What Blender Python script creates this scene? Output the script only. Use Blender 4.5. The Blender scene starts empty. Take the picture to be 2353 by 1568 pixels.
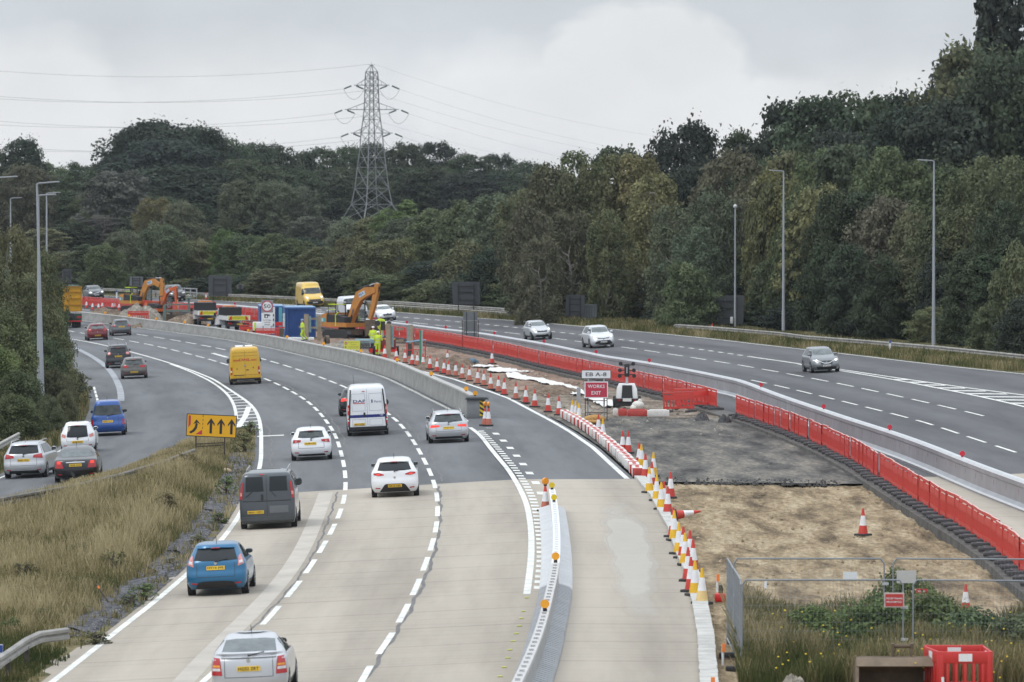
import bpy, bmesh, math, random
import numpy as np
from mathutils import Vector, Matrix, Euler
R = math.radians
S = bpy.context.scene
COL = S.collection
random.seed(7)
# ---------------------------------------------------------------- camera geometry
F, CX, CY, HZ, CAMH = 11700.0, 1176.5, 784.0, 445.0, 11.0     # focal (px of a 2353 wide frame), centre, horizon row, height
PITCH = math.atan((CY - HZ) / F)
CP, SP = math.cos(PITCH), math.sin(PITCH)
def ray(u, v):
    a, b = (u - CX) / F, -(v - CY) / F
    return np.array([a, CP + b * SP, -SP + b * CP])
def flat(u, v, z=0.0):
    d = ray(u, v); t = (z - CAMH) / d[2]
    return d[0] * t, d[1] * t
def poly_fn(pts, deg=4, z=0.0, solver=None):
    """smooth curve X(Y) through marks read off the photograph: local linear regression, straight beyond its ends"""
    P = np.array([(solver or flat)(u, v)[:2] for u, v in pts]); P = P[P[:, 1].argsort()]; Y, X = P[:, 1], P[:, 0]
    g = np.linspace(Y[0], Y[-1], 160); out = []
    gap = np.maximum(np.diff(Y, prepend=Y[0] - (Y[1] - Y[0])), np.diff(Y, append=Y[-1] + (Y[-1] - Y[-2])))
    for q in g:
        h = max(.045 * q, .62 * float(np.interp(q, Y, gap))); w = np.exp(-.5 * ((Y - q) / h) ** 2) + 1e-9; d = Y - q
        A = np.stack([np.ones_like(d), d, d * d], 1) if len(Y) > 4 else np.stack([np.ones_like(d), d], 1); c = np.linalg.lstsq(A * np.sqrt(w)[:, None], X * np.sqrt(w), rcond=None)[0]; out.append(c[0])
    out = np.array(out); n = 12; s0 = (out[n] - out[0]) / (g[n] - g[0]); s1 = (out[-1] - out[-1 - n]) / (g[-1] - g[-1 - n])
    def f(y):
        y = np.asarray(y, float); q = np.clip(y, g[0], g[-1])
        return np.interp(q, g, out) + np.where(y < g[0], (y - g[0]) * s0, 0) + np.where(y > g[-1], (y - g[-1]) * s1, 0)
    return f
def lin_fn(pts, solver=None):
    P = np.array([(solver or flat)(u, v)[:2] for u, v in pts]); P = P[P[:, 1].argsort()]
    a = (P[1] - P[0]); b = (P[-1] - P[-2]); s0, s1 = a[0] / a[1], b[0] / b[1]
    def f(y):
        y = np.asarray(y, float); q = np.clip(y, P[0, 1], P[-1, 1])
        return np.interp(q, P[:, 1], P[:, 0]) + np.where(y < P[0, 1], (y - P[0, 1]) * s0, 0) + np.where(y > P[-1, 1], (y - P[-1, 1]) * s1, 0)
    return f
PX_B = [(195,737),(305,750.5),(404,763),(425,767),(529,779),(550,785.5),(595,793),(730,823),(855,852),(969,903),(1031,931),(1092,966),(1135,1042),(1168,1080),(1207,1150),(1219,1214),(1220,1251),(1214,1336),(1208,1400),(1180,1568)]
PX_RED = [(195,708),(275,714),(414,723),(500,728),(890,782),(926,786),(990,794),(1109,816),(1294,860),(1450,896),(1656,952),(1683,960),(1752,983),(1844,1019),(1939,1064),(2036,1124),(2133,1185),(2202,1226),(2268,1269),(2353,1338)]
PX_E = [(235,680),(275,681.5),(414,688),(671,702),(905,718),(1059,729.8),(1207,738.5),(1332,751),(1504.7,767.3),(1579,772.3),(1734,791),(1846.8,803.6),(1967,816),(2039.5,827),(2164.5,839.7),(2353,860)]
xB, xRED, xE = poly_fn(PX_B, 5), poly_fn(PX_RED, 5), poly_fn(PX_E, 4)
PX_S = [(1658,903.8),(1708,917.8),(1805,958.5),(1930,1005),(2086,1060),(2242.6,1127),(2353,1171)]
_xSn = poly_fn(PX_S, 3)
def xS(y):
    y = np.asarray(y, float); w = np.clip((y - 292) / 50, 0, 1)
    return (1 - w) * _xSn(y) + w * (xRED(y) + 3.6)
TILT = 0.045
def gz(x, y):
    """height of the ground: the banked carriageways, the verge bank and the wooded rise behind"""
    y = float(y); b, s, e = float(xB(y)), float(xS(y)), float(xE(y))
    dip = float(np.interp(y, [150, 250, 350, 450, 600, 700], [0, -.35, -1.0, -1.35, -1.5, -1.5]))       # the road falls away from the bridge
    z = float(np.interp(x, [b - 60, b - 24, b, s, e, e + 9, e + 30, e + 90], [-1.3, -1.08, 0.0, -0.25, -0.25 + TILT * (e - s), -0.1 + TILT * (e - s) * .8, 1.8, 5.0])) + dip * float(np.interp(x, [b, s, e], [1, .75, .55]))
    if y > 680:
        k = min(1, (y - 680) / 240); k = k * k * (3 - 2 * k)
        z = z * (1 - k) + 6.0 * k
    return z
def gzv(X, Y):
    """gz for arrays, in bins of depth"""
    X = np.asarray(X, float); Y = np.asarray(Y, float); Z = np.zeros(len(X)); k = np.round(Y * 2).astype(int)
    for b in np.unique(k):
        m = k == b; g = np.linspace(X[m].min() - .01, X[m].max() + .01, 24); Z[m] = np.interp(X[m], g, [gz(q, b / 2) for q in g])
    return Z
def G(u, v, dz=0.0):
    z = 0.0
    for k in range(28):
        x, y = flat(u, v, z); z = z * .45 + .55 * (gz(x, y) + dz)
    x, y = flat(u, v, z); return x, y, gz(x, y) + dz
for _ in range(4):
    _f = poly_fn(PX_B, 5, solver=G), poly_fn(PX_RED, 5, solver=G), poly_fn(PX_E, 4, solver=G), poly_fn(PX_S, 3, solver=G)
    xB, xRED, xE, _xSn = _f
def at(u, v, Y):
    d = ray(u, v); t = Y / d[1]
    return d[0] * t, Y, CAMH + d[2] * t
def pxm(Y): return F / Y                       # photo pixels per metre at depth Y
# ---------------------------------------------------------------- materials
MATS = {}
def srgb(r, g, b):
    return tuple(((c / 255 + .055) / 1.055) ** 2.4 if c > 10 else c / 255 / 12.92 for c in (r, g, b))
def M(name, col=(.5, .5, .5), rough=.5, metal=0., var=.12, scale=3., coat=0., bump=0., emit=0., spec=.5, ecol=None, coords='Object', stretch=None, detail=4):
    if name in MATS: return MATS[name]
    m = bpy.data.materials.new(name); m.use_nodes = True; MATS[name] = m
    nt = m.node_tree; n = nt.nodes; l = nt.links; p = n['Principled BSDF']
    p.inputs['Roughness'].default_value = rough; p.inputs['Metallic'].default_value = metal
    p.inputs['Coat Weight'].default_value = coat; p.inputs['Specular IOR Level'].default_value = spec
    p.inputs['Coat Roughness'].default_value = .05
    p.inputs['Base Color'].default_value = (*col, 1)
    if emit:
        p.inputs['Emission Color'].default_value = (*(ecol or col), 1); p.inputs['Emission Strength'].default_value = emit
    if var or bump:
        tc = n.new('ShaderNodeTexCoord'); mp = n.new('ShaderNodeMapping'); ns = n.new('ShaderNodeTexNoise')
        l.new(tc.outputs[coords], mp.inputs['Vector']); l.new(mp.outputs['Vector'], ns.inputs['Vector'])
        if stretch: mp.inputs['Scale'].default_value = stretch
        ns.inputs['Scale'].default_value = scale; ns.inputs['Detail'].default_value = detail; ns.inputs['Roughness'].default_value = .65
        if var:
            cr = n.new('ShaderNodeValToRGB'); l.new(ns.outputs['Fac'], cr.inputs['Fac'])
            cr.color_ramp.elements[0].position = .3; cr.color_ramp.elements[1].position = .7
            cr.color_ramp.elements[0].color = (*[c * (1 - var) for c in col], 1)
            cr.color_ramp.elements[1].color = (*[min(1, c * (1 + var)) for c in col], 1)
            l.new(cr.outputs['Color'], p.inputs['Base Color'])
        if bump:
            b = n.new('ShaderNodeBump'); b.inputs['Strength'].default_value = bump; b.inputs['Distance'].default_value = .05
            l.new(ns.outputs['Fac'], b.inputs['Height']); l.new(b.outputs['Normal'], p.inputs['Normal'])
    return m
# ---------------------------------------------------------------- mesh builder
def link(o, parent=None):
    COL.objects.link(o)
    if parent is not None: o.parent = parent
    return o
_TEXT = {}
def text_geo(s):
    if s not in _TEXT:
        c = bpy.data.curves.new('lettering', 'FONT'); c.body = s; c.size = 1; c.align_x = 'CENTER'; c.align_y = 'CENTER'; c.resolution_u = 2; c.offset = .012
        o = bpy.data.objects.new('lettering', c); COL.objects.link(o)
        me = bpy.data.meshes.new_from_object(o.evaluated_get(bpy.context.evaluated_depsgraph_get()))
        v = [tuple(x.co) for x in me.vertices]; f = [tuple(p.vertices) for p in me.polygons]
        xs = [p[0] for p in v]; ys = [p[1] for p in v]; cx, cy = (min(xs) + max(xs)) / 2, (min(ys) + max(ys)) / 2
        v = [(p[0] - cx, p[1] - cy, 0) for p in v]
        bpy.data.objects.remove(o); bpy.data.meshes.remove(me); bpy.data.curves.remove(c)
        _TEXT[s] = (v, f, max(xs) - min(xs), max(ys) - min(ys))
    return _TEXT[s]
class MB:
    def __init__(s): s.v = []; s.f = []; s.mi = []; s.mats = []
    def add(s, vs, fs, mat, X=None):
        if mat not in s.mats: s.mats.append(mat)
        k = s.mats.index(mat); b = len(s.v)
        s.v += [tuple(X @ Vector(p)) for p in vs] if X is not None else [tuple(p) for p in vs]
        s.f += [tuple(i + b for i in f) for f in fs]; s.mi += [k] * len(fs); return s
    def box(s, c, d, mat, rot=None, X=None, taper=None):
        x, y, z = d[0] / 2, d[1] / 2, d[2] / 2; t = taper or (1, 1)
        vs = [(-x, -y, -z), (x, -y, -z), (x, y, -z), (-x, y, -z)] + [(a * t[0], b * t[1], z) for a, b in ((-x, -y), (x, -y), (x, y), (-x, y))]
        T = Matrix.Translation(c) @ (Euler(rot).to_matrix().to_4x4() if rot else Matrix())
        return s.add(vs, [(3, 2, 1, 0), (4, 5, 6, 7), (0, 1, 5, 4), (1, 2, 6, 5), (2, 3, 7, 6), (3, 0, 4, 7)], mat, (X @ T) if X is not None else T)
    def rbox(s, c, d, mat, bev=.03, rot=None):
        bm = bmesh.new(); bmesh.ops.create_cube(bm, size=1)
        for w in bm.verts: w.co = Vector((w.co.x * d[0], w.co.y * d[1], w.co.z * d[2]))
        bmesh.ops.bevel(bm, geom=bm.edges[:], offset=bev, segments=2, affect='EDGES', profile=.5)
        bm.verts.index_update(); T = Matrix.Translation(c) @ (Euler(rot).to_matrix().to_4x4() if rot else Matrix())
        s.add([w.co.copy() for w in bm.verts], [tuple(q.index for q in f.verts) for f in bm.faces], mat, T); bm.free(); return s
    def cyl(s, p0, p1, r, mat, n=10, r1=None, caps=True):
        p0, p1 = Vector(p0), Vector(p1); r1 = r if r1 is None else r1; d = p1 - p0
        if d.length < 1e-6: return s
        q = d.normalized().to_track_quat('Z', 'Y').to_matrix()
        vs = []
        for p, rr in ((p0, r), (p1, r1)):
            for i in range(n):
                a = 2 * math.pi * i / n; vs.append(p + q @ Vector((rr * math.cos(a), rr * math.sin(a), 0)))
        fs = [(i, (i + 1) % n, n + (i + 1) % n, n + i) for i in range(n)]
        if caps: fs += [tuple(range(n - 1, -1, -1)), tuple(range(n, 2 * n))]
        return s.add(vs, fs, mat)
    def tube(s, pts, r, mat, n=6):
        for a, b in zip(pts[:-1], pts[1:]): s.cyl(a, b, r, mat, n)
        return s
    def prism(s, poly, ax, a, b, mat, X=None):
        n = len(poly); k = 'xyz'.index(ax)
        def P(p, w):
            q = list(p); q.insert(k, w); return tuple(q)
        vs = [P(p, a) for p in poly] + [P(p, b) for p in poly]
        fs = [tuple(range(n - 1, -1, -1)), tuple(range(n, 2 * n))] + [(i, (i + 1) % n, n + (i + 1) % n, n + i) for i in range(n)]
        return s.add(vs, fs, mat, X)
    def loft(s, rings, mat, caps=True):
        n = len(rings[0]); vs = [p for r in rings for p in r]; fs = []
        for k in range(len(rings) - 1):
            for i in range(n): fs.append((k * n + i, k * n + (i + 1) % n, (k + 1) * n + (i + 1) % n, (k + 1) * n + i))
        if caps: fs += [tuple(range(n - 1, -1, -1)), tuple((len(rings) - 1) * n + i for i in range(n))]
        return s.add(vs, fs, mat)
    def ell(s, c, r, mat, nu=10, nv=7, X=None):
        vs, fs = [], []
        for j in range(nv + 1):
            t = math.pi * j / nv
            for i in range(nu):
                a = 2 * math.pi * i / nu; vs.append((c[0] + r[0] * math.sin(t) * math.cos(a), c[1] + r[1] * math.sin(t) * math.sin(a), c[2] - r[2] * math.cos(t)))
        for j in range(nv):
            for i in range(nu): fs.append((j * nu + i, j * nu + (i + 1) % nu, (j + 1) * nu + (i + 1) % nu, (j + 1) * nu + i))
        return s.add(vs, fs, mat, X)
    def text(s, txt, h, X, mat, w=None):
        """lettering centred on X's origin, in X's local xy plane; h = cap height, w = overall width"""
        v, f, tw, th = text_geo(txt); k = h / th; kx = (w / tw) if w else k
        return s.add([(p[0] * kx, p[1] * k, 0) for p in v], f, mat, X)
    def grid(s, P, mat):
        n, m = len(P), len(P[0])
        return s.add([q for r in P for q in r], [(i * m + j, i * m + j + 1, (i + 1) * m + j + 1, (i + 1) * m + j) for i in range(n - 1) for j in range(m - 1)], mat)
    def mesh(s, name, smooth=32):
        me = bpy.data.meshes.new(name); me.from_pydata(s.v, [], s.f)
        for m in s.mats: me.materials.append(m)
        me.polygons.foreach_set('material_index', s.mi)
        if smooth:
            me.polygons.foreach_set('use_smooth', [True] * len(s.f)); me.set_sharp_from_angle(angle=R(smooth))
        me.update(); return me
    def build(s, name, parent=None, smooth=32):
        return link(bpy.data.objects.new(name, s.mesh(name, smooth)), parent)
def tag(o, label=None, cat=None, group=None, kind=None):
    if label: o['label'] = label
    if cat: o['category'] = cat
    if group: o['group'] = group
    if kind: o['kind'] = kind
    return o
def thing(name, label, cat, loc=(0, 0, 0), rz=0., group=None, roll=0.):
    o = bpy.data.objects.new(name, None); COL.objects.link(o); o.empty_display_size = .3
    o.location = loc
    o.rotation_euler = (Matrix.Rotation(rz, 3, 'Z') @ Matrix.Rotation(roll, 3, 'X')).to_euler() if roll else (0, 0, rz)
    return tag(o, label, cat, group)
def dup(src, loc=None, rz=None, label=None, scale=None, group=None, color=None, rot=None):
    r = src.copy(); COL.objects.link(r)
    if loc is not None: r.location = loc
    if rz is not None: r.rotation_euler = (0, 0, rz)
    if rot is not None: r.rotation_euler = rot
    if scale is not None: r.scale = scale if hasattr(scale, '__len__') else (scale,) * 3
    if label: r['label'] = label
    if group: r['group'] = group
    if color: r.color = color
    for ch in list(src.children):
        c = ch.copy(); COL.objects.link(c); c.parent = r
        if color: c.color = color
        for g in list(ch.children):
            d = g.copy(); COL.objects.link(d); d.parent = c
    return r
def struct(o): o['kind'] = 'structure'; return o
ORD = 'first second third fourth fifth sixth seventh eighth ninth tenth eleventh twelfth thirteenth fourteenth fifteenth sixteenth seventeenth eighteenth nineteenth twentieth'.split()
def ordn(i):
    if i < 20: return ORD[i]
    t = ['twenty', 'thirty', 'forty', 'fifty', 'sixty', 'seventy', 'eighty', 'ninety']; n = i + 1
    d, u = divmod(n % 100, 10); h = 'hundred and ' if n > 100 else ''
    if n % 100 == 0: return 'hundredth' if n == 100 else 'two hundredth'
    if n % 100 <= 20: return h + ORD[n % 100 - 1]
    return h + (t[d - 2] + '-' + ORD[u - 1] if u else t[d - 2][:-1] + 'ieth')
# ---------------------------------------------------------------- camera, world, sun
cam = bpy.data.cameras.new('camera'); co = bpy.data.objects.new('camera', cam); COL.objects.link(co)
co.location = (0, 0, CAMH); co.rotation_euler = (R(90) - PITCH, 0, 0)
cam.sensor_width = 36; cam.lens = 36 * F / 2353; cam.clip_start = 1; cam.clip_end = 6000
cam.dof.use_dof = True; cam.dof.focus_distance = 205; cam.dof.aperture_fstop = 3.2
S.camera = co
S.view_settings.view_transform = 'Standard'; S.view_settings.look = 'None'; S.view_settings.exposure = 0; S.view_settings.gamma = 1
S.cycles.use_denoising = True
S.cycles.max_bounces = 6; S.cycles.diffuse_bounces = 2; S.cycles.glossy_bounces = 3; S.cycles.transparent_max_bounces = 8
SUN_EL, SUN_AZ = 50, -125          # degrees; azimuth clockwise from +Y (the view direction)
sun = bpy.data.lights.new('sun', 'SUN'); so = bpy.data.objects.new('sun', sun); COL.objects.link(so)
sun.energy = 0.9; sun.angle = R(18); sun.color = (1, .97, .92)
so.location = (-40, -40, 120)
sd = Vector((math.sin(R(SUN_AZ)) * math.cos(R(SUN_EL)), math.cos(R(SUN_AZ)) * math.cos(R(SUN_EL)), math.sin(R(SUN_EL))))
so.rotation_euler = sd.to_track_quat('Z', 'Y').to_euler()
w = bpy.data.worlds.new('World'); S.world = w; w.use_nodes = True
nt = w.node_tree; N = nt.nodes; L = nt.links; bg = N['Background']; bg.inputs['Strength'].default_value = .1
sky = N.new('ShaderNodeTexSky'); sky.sky_type = 'NISHITA'; sky.sun_disc = False; sky.sun_elevation = R(SUN_EL); sky.sun_rotation = R(SUN_AZ)
tc = N.new('ShaderNodeTexCoord'); sep = N.new('ShaderNodeSeparateXYZ'); L.new(tc.outputs['Generated'], sep.inputs[0])
def math_node(op, a, b=None, c=None, clamp=False):
    m = N.new('ShaderNodeMath'); m.operation = op; m.use_clamp = clamp
    for i, q in enumerate((a, b, c)):
        if q is None: continue
        if isinstance(q, (int, float)): m.inputs[i].default_value = q
        else: L.new(q, m.inputs[i])
    return m.outputs[0]
az, el = sep.outputs['X'], sep.outputs['Z']
# cloud cover: soft billows over azimuth and elevation, brighter edges on the big heap cloud
mp = N.new('ShaderNodeMapping'); mp.inputs['Scale'].default_value = (1, 1, 1.7); L.new(tc.outputs['Generated'], mp.inputs['Vector'])
n1 = N.new('ShaderNodeTexNoise'); n1.inputs['Scale'].default_value = 34; n1.inputs['Detail'].default_value = 7; n1.inputs['Roughness'].default_value = .5; L.new(mp.outputs[0], n1.inputs['Vector'])
n2 = N.new('ShaderNodeTexNoise'); n2.inputs['Scale'].default_value = 110; n2.inputs['Detail'].default_value = 5; L.new(mp.outputs[0], n2.inputs['Vector'])
def blob(u, v, ru, rv, soft):
    a0 = (u - CX) / F; e0 = -(v - HZ) / F
    dx = math_node('DIVIDE', math_node('SUBTRACT', az, a0), ru / F); dz = math_node('DIVIDE', math_node('SUBTRACT', el, e0), rv / F)
    d = math_node('SQRT', math_node('ADD', math_node('MULTIPLY', dx, dx), math_node('MULTIPLY', dz, dz)))
    d = math_node('ADD', d, math_node('MULTIPLY', math_node('SUBTRACT', n2.outputs['Fac'], .5), .55))
    return math_node('DIVIDE', math_node('SUBTRACT', 1.0 + soft, d), 2 * soft, clamp=True)
heap = blob(1470, 190, 260, 180, .10)
for b in (blob(1180, 240, 330, 130, .35), blob(1800, 300, 260, 130, .16), blob(90, 250, 230, 170, .25), blob(560, 260, 420, 150, .5), blob(2150, 250, 330, 110, .4)):
    heap = math_node('MAXIMUM', heap, b)
br = math_node('ADD', math_node('MULTIPLY', n1.outputs['Fac'], 1.3), -.65)                       # +-.3 billow
lum = math_node('ADD', math_node('ADD', 7.15, math_node('MULTIPLY', heap, 1.25)), math_node('MULTIPLY', br, 1.5))
low = math_node('SUBTRACT', 1, math_node('DIVIDE', el, .036), clamp=True)                         # paler towards the horizon
lum = math_node('ADD', lum, math_node('MULTIPLY', low, .55))
up = math_node('MAXIMUM', math_node('SUBTRACT', el, .04), 0)                                      # overcast: zenith about three times the horizon
lum = math_node('MULTIPLY', lum, math_node('ADD', 1, math_node('MULTIPLY', up, 1.9)))
tint = N.new('ShaderNodeMix'); tint.data_type = 'RGBA'; L.new(math_node('MAXIMUM', heap, low), tint.inputs['Factor'])
tint.inputs['A'].default_value = (.90, .965, 1.04, 1); tint.inputs['B'].default_value = (.97, .99, 1.02, 1)
vm = N.new('ShaderNodeVectorMath'); vm.operation = 'SCALE'; L.new(tint.outputs['Result'], vm.inputs[0]); L.new(lum, vm.inputs['Scale'])
mx = N.new('ShaderNodeMix'); mx.data_type = 'RGBA'; mx.inputs['Factor'].default_value = .9
L.new(sky.outputs[0], mx.inputs['A']); L.new(vm.outputs[0], mx.inputs['B']); L.new(mx.outputs['Result'], bg.inputs['Color'])
# ---------------------------------------------------------------- the setting: terrain, roads, markings
def uvmesh(name, V, Fc, mat, UV=None, parent=None, smooth=True):
    me = bpy.data.meshes.new(name); me.from_pydata(V, [], Fc); me.materials.append(mat)
    if UV is not None:
        u = me.uv_layers.new(name='UVMap'); li = np.empty(len(me.loops), int); me.loops.foreach_get('vertex_index', li)
        u.data.foreach_set('uv', np.array(UV, float)[li].ravel())
    if smooth: me.polygons.foreach_set('use_smooth', [True] * len(Fc))
    return link(bpy.data.objects.new(name, me), parent)
def strip(name, xl, xr, y0, y1, dz, mat, nx=6, step=4., y1r=None, y0r=None, bumpf=None):
    """sheet between two curves X(Y); UV = (metres from the right curve, metres along)"""
    y1r = y1 if y1r is None else y1r; y0r = y0 if y0r is None else y0r
    ny = max(2, int((max(y1, y1r) - min(y0, y0r)) / step) + 1); V, UV, Fc = [], [], []
    for j in range(ny + 1):
        for i in range(nx + 1):
            t = i / nx; a = y0 + (y0r - y0) * t; b = y1 + (y1r - y1) * t; y = a + (b - a) * j / ny
            l, r = float(xl(y)), float(xr(y)); x = l + (r - l) * t
            V.append((x, y, gz(x, y) + dz + (bumpf(x, y) if bumpf else 0))); UV.append((x - float(xB(y)), y))
    for j in range(ny):
        for i in range(nx):
            k = j * (nx + 1) + i; Fc.append((k, k + 1, k + nx + 2, k + nx + 1))
    return uvmesh(name, V, Fc, mat, UV)
def road_mat(name, base, dark, rough, track, joints=0., seed=0., patch=.5, fine=.1):
    m = bpy.data.materials.new(name); m.use_nodes = True; nt = m.node_tree; n, l = nt.nodes, nt.links; p = n['Principled BSDF']
    p.inputs['Roughness'].default_value = rough; p.inputs['Specular IOR Level'].default_value = .3
    uv = n.new('ShaderNodeUVMap')
    def noise(scale, sx, sy, detail=4, off=0):
        mp = n.new('ShaderNodeMapping'); mp.inputs['Scale'].default_value = (sx, sy, 1); mp.inputs['Location'].default_value = (off + seed, off, seed)
        l.new(uv.outputs[0], mp.inputs['Vector']); t = n.new('ShaderNodeTexNoise'); t.inputs['Scale'].default_value = scale; t.inputs['Detail'].default_value = detail
        t.inputs['Roughness'].default_value = .6; l.new(mp.outputs[0], t.inputs['Vector']); return t.outputs['Fac']
    def mth(op, a, b, cl=False):
        q = n.new('ShaderNodeMath'); q.operation = op; q.use_clamp = cl
        for i, x in enumerate((a, b)):
            if isinstance(x, (int, float)): q.inputs[i].default_value = x
            else: l.new(x, q.inputs[i])
        return q.outputs[0]
    sp = n.new('ShaderNodeSeparateXYZ'); l.new(uv.outputs[0], sp.inputs[0]); U, Vv = sp.outputs['X'], sp.outputs['Y']
    # tyre-worn bands along each lane (3.65 m), broken up by noise
    band = mth('ADD', mth('MULTIPLY', mth('COSINE', mth('MULTIPLY', U, 2 * math.pi / 3.65 ), 0), .5), .5)
    band = mth('MULTIPLY', band, mth('ADD', mth('MULTIPLY', noise(.5, 1, .05), .9), .1))
    f = mth('MULTIPLY', band, track)
    f = mth('ADD', f, mth('MULTIPLY', mth('SUBTRACT', noise(.30, 1, .12, 5, 3), .42), patch * 2.2, True))
    f = mth('ADD', f, mth('MULTIPLY', mth('SUBTRACT', noise(1.4, 1.2, .07, 5, 9), .45), patch * 1.1, True))
    f = mth('ADD', f, mth('MULTIPLY', mth('SUBTRACT', noise(9, 1, 1, 3), .5), fine), True)
    if joints:
        fr = mth('FRACT', mth('DIVIDE', mth('ADD', Vv, mth('MULTIPLY', U, -.06)), joints), 0)
        jn = mth('MULTIPLY', mth('LESS_THAN', fr, .14 / joints), .8)
        f = mth('ADD', f, mth('MULTIPLY', jn, mth('ADD', noise(.35, 1, .4), .1)), True)
        st = mth('MULTIPLY', mth('SUBTRACT', noise(.8, .05, 2.6, 5, 5), .48), .7, True); f = mth('ADD', f, st, True)
    mx = n.new('ShaderNodeMix'); mx.data_type = 'RGBA'; l.new(f, mx.inputs['Factor']); mx.inputs['A'].default_value = (*base, 1); mx.inputs['B'].default_value = (*dark, 1)
    l.new(mx.outputs['Result'], p.inputs['Base Color'])
    bp = n.new('ShaderNodeBump'); bp.inputs['Strength'].default_value = .25; bp.inputs['Distance'].default_value = .01; l.new(noise(40, 1, 1, 2), bp.inputs['Height']); l.new(bp.outputs[0], p.inputs['Normal'])
    return m
def soil_mat(name, a, b, c, scale=.5, stretch=(1, 1, 1), bump=.6):
    m = bpy.data.materials.new(name); m.use_nodes = True; nt = m.node_tree; n, l = nt.nodes, nt.links; p = n['Principled BSDF']; p.inputs['Roughness'].default_value = .95; p.inputs['Specular IOR Level'].default_value = .15
    g = n.new('ShaderNodeNewGeometry'); mp = n.new('ShaderNodeMapping'); mp.inputs['Scale'].default_value = stretch; l.new(g.outputs['Position'], mp.inputs['Vector'])
    t = n.new('ShaderNodeTexNoise'); t.inputs['Scale'].default_value = scale; t.inputs['Detail'].default_value = 8; t.inputs['Roughness'].default_value = .68; l.new(mp.outputs[0], t.inputs['Vector'])
    cr = n.new('ShaderNodeValToRGB'); l.new(t.outputs['Fac'], cr.inputs['Fac']); e = cr.color_ramp.elements
    e[0].position = .34; e[0].color = (*a, 1); e[1].position = .66; e[1].color = (*c, 1); q = e.new(.5); q.color = (*b, 1)
    t2 = n.new('ShaderNodeTexNoise'); t2.inputs['Scale'].default_value = 6; t2.inputs['Detail'].default_value = 6; mp2 = n.new('ShaderNodeMapping'); mp2.inputs['Scale'].default_value = (1, .35, 1); l.new(g.outputs['Position'], mp2.inputs['Vector']); l.new(mp2.outputs[0], t2.inputs['Vector'])
    mu = n.new('ShaderNodeMix'); mu.data_type = 'RGBA'; mu.blend_type = 'OVERLAY'; mu.inputs['Factor'].default_value = .75
    l.new(cr.outputs['Color'], mu.inputs['A']); l.new(t2.outputs['Fac'], mu.inputs['B']); l.new(mu.outputs['Result'], p.inputs['Base Color'])
    bp = n.new('ShaderNodeBump'); bp.inputs['Strength'].default_value = bump; bp.inputs['Distance'].default_value = .15; l.new(t2.outputs['Fac'], bp.inputs['Height']); l.new(bp.outputs[0], p.inputs['Normal'])
    return m
asph_L = road_mat('worn_asphalt', (.152, .156, .162), (.062, .064, .070), .8, .55, seed=2, patch=.9, fine=.2)
asph_R = road_mat('dark_asphalt', (.122, .122, .127), (.052, .052, .056), .82, .65, seed=5, patch=.85, fine=.18)
conc = road_mat('worn_concrete', (.435, .388, .325), (.235, .208, .172), .9, .55, joints=5.2, seed=1, patch=.62, fine=.25)
old_asph = soil_mat('broken_old_asphalt', (.045, .044, .043), (.125, .118, .108), (.25, .225, .185), .8, (1, .16, 1), .8)
sand = soil_mat('sandy_soil', (.10, .074, .048), (.29, .22, .135), (.46, .375, .255), 1.0, (1, .16, 1), 1.5)
red_soil = soil_mat('brown_subsoil', (.13, .085, .062), (.235, .165, .125), (.30, .225, .175), .7, (1, .18, 1), .8)
grav = soil_mat('grey_gravel', (.045, .046, .050), (.10, .10, .108), (.21, .205, .21), 4.5, (1, 1, 1), 1.2)
dry_ground = soil_mat('dry_grass_ground', (.075, .075, .035), (.14, .12, .06), (.2, .165, .09), .5)
verge_gr = soil_mat('verge_grass', (.05, .055, .022), (.085, .08, .035), (.15, .12, .06), .5, (1, .4, 1))
wood_floor = soil_mat('woodland_floor', (.018, .022, .012), (.03, .035, .016), (.05, .05, .025), .3)
# terrain: one sheet to the horizon
xs = np.concatenate([np.linspace(-900, -120, 12), np.linspace(-100, 100, 41), np.linspace(120, 900, 12)]); ys = np.concatenate([np.linspace(60, 700, 81), np.linspace(720, 1500, 20), np.linspace(1700, 5000, 8)])
V = [(x, y, gz(x, y) - .55) for y in ys for x in xs]; nx = len(xs)
struct(uvmesh('terrain', V, [(j * nx + i, j * nx + i + 1, (j + 1) * nx + i + 1, (j + 1) * nx + i) for j in range(len(ys) - 1) for i in range(nx - 1)], wood_floor))
# curves
xEL = poly_fn([(120,1568),(270,1450),(425,1325),(530,1215),(572,1140),(598,1070),(600,1027),(600,1000),(598.6,980),(592,954),(575,929),(542,906),(515,888),(475,864),(440,853),(391,835),(329,817),(223,790),(160,779)], 7, solver=G)
xG1 = poly_fn([(545,990),(543,962),(541,945),(538,932),(518,902),(500,888),(475.6,872),(440,856),(391,837)], 5, solver=G)
xSL = lin_fn([(-300,1215),(0,1090),(70,1060),(137,1027),(175,992),(195,967),(204,944),(207,920),(200,890),(186,865),(160,835),(110,800),(40,770),(-200,720)], solver=G)
xSR = lin_fn([(-300,1225),(0,1158),(100,1132),(265,1090),(340,1057),(430,1018),(500,992),(548,985)], solver=G)
xK = lin_fn([(660,772),(870,826),(960,849),(1050,871),(1130,898),(1180,916),(1225.7,939.8),(1278,967),(1325,994),(1378,1030),(1428,1075),(1463,1106),(1493,1143),(1512,1180),(1533,1216),(1552,1277),(1573,1321),(1590,1394),(1602,1464),(1607,1566),(1609,1700)], solver=G)
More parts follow.
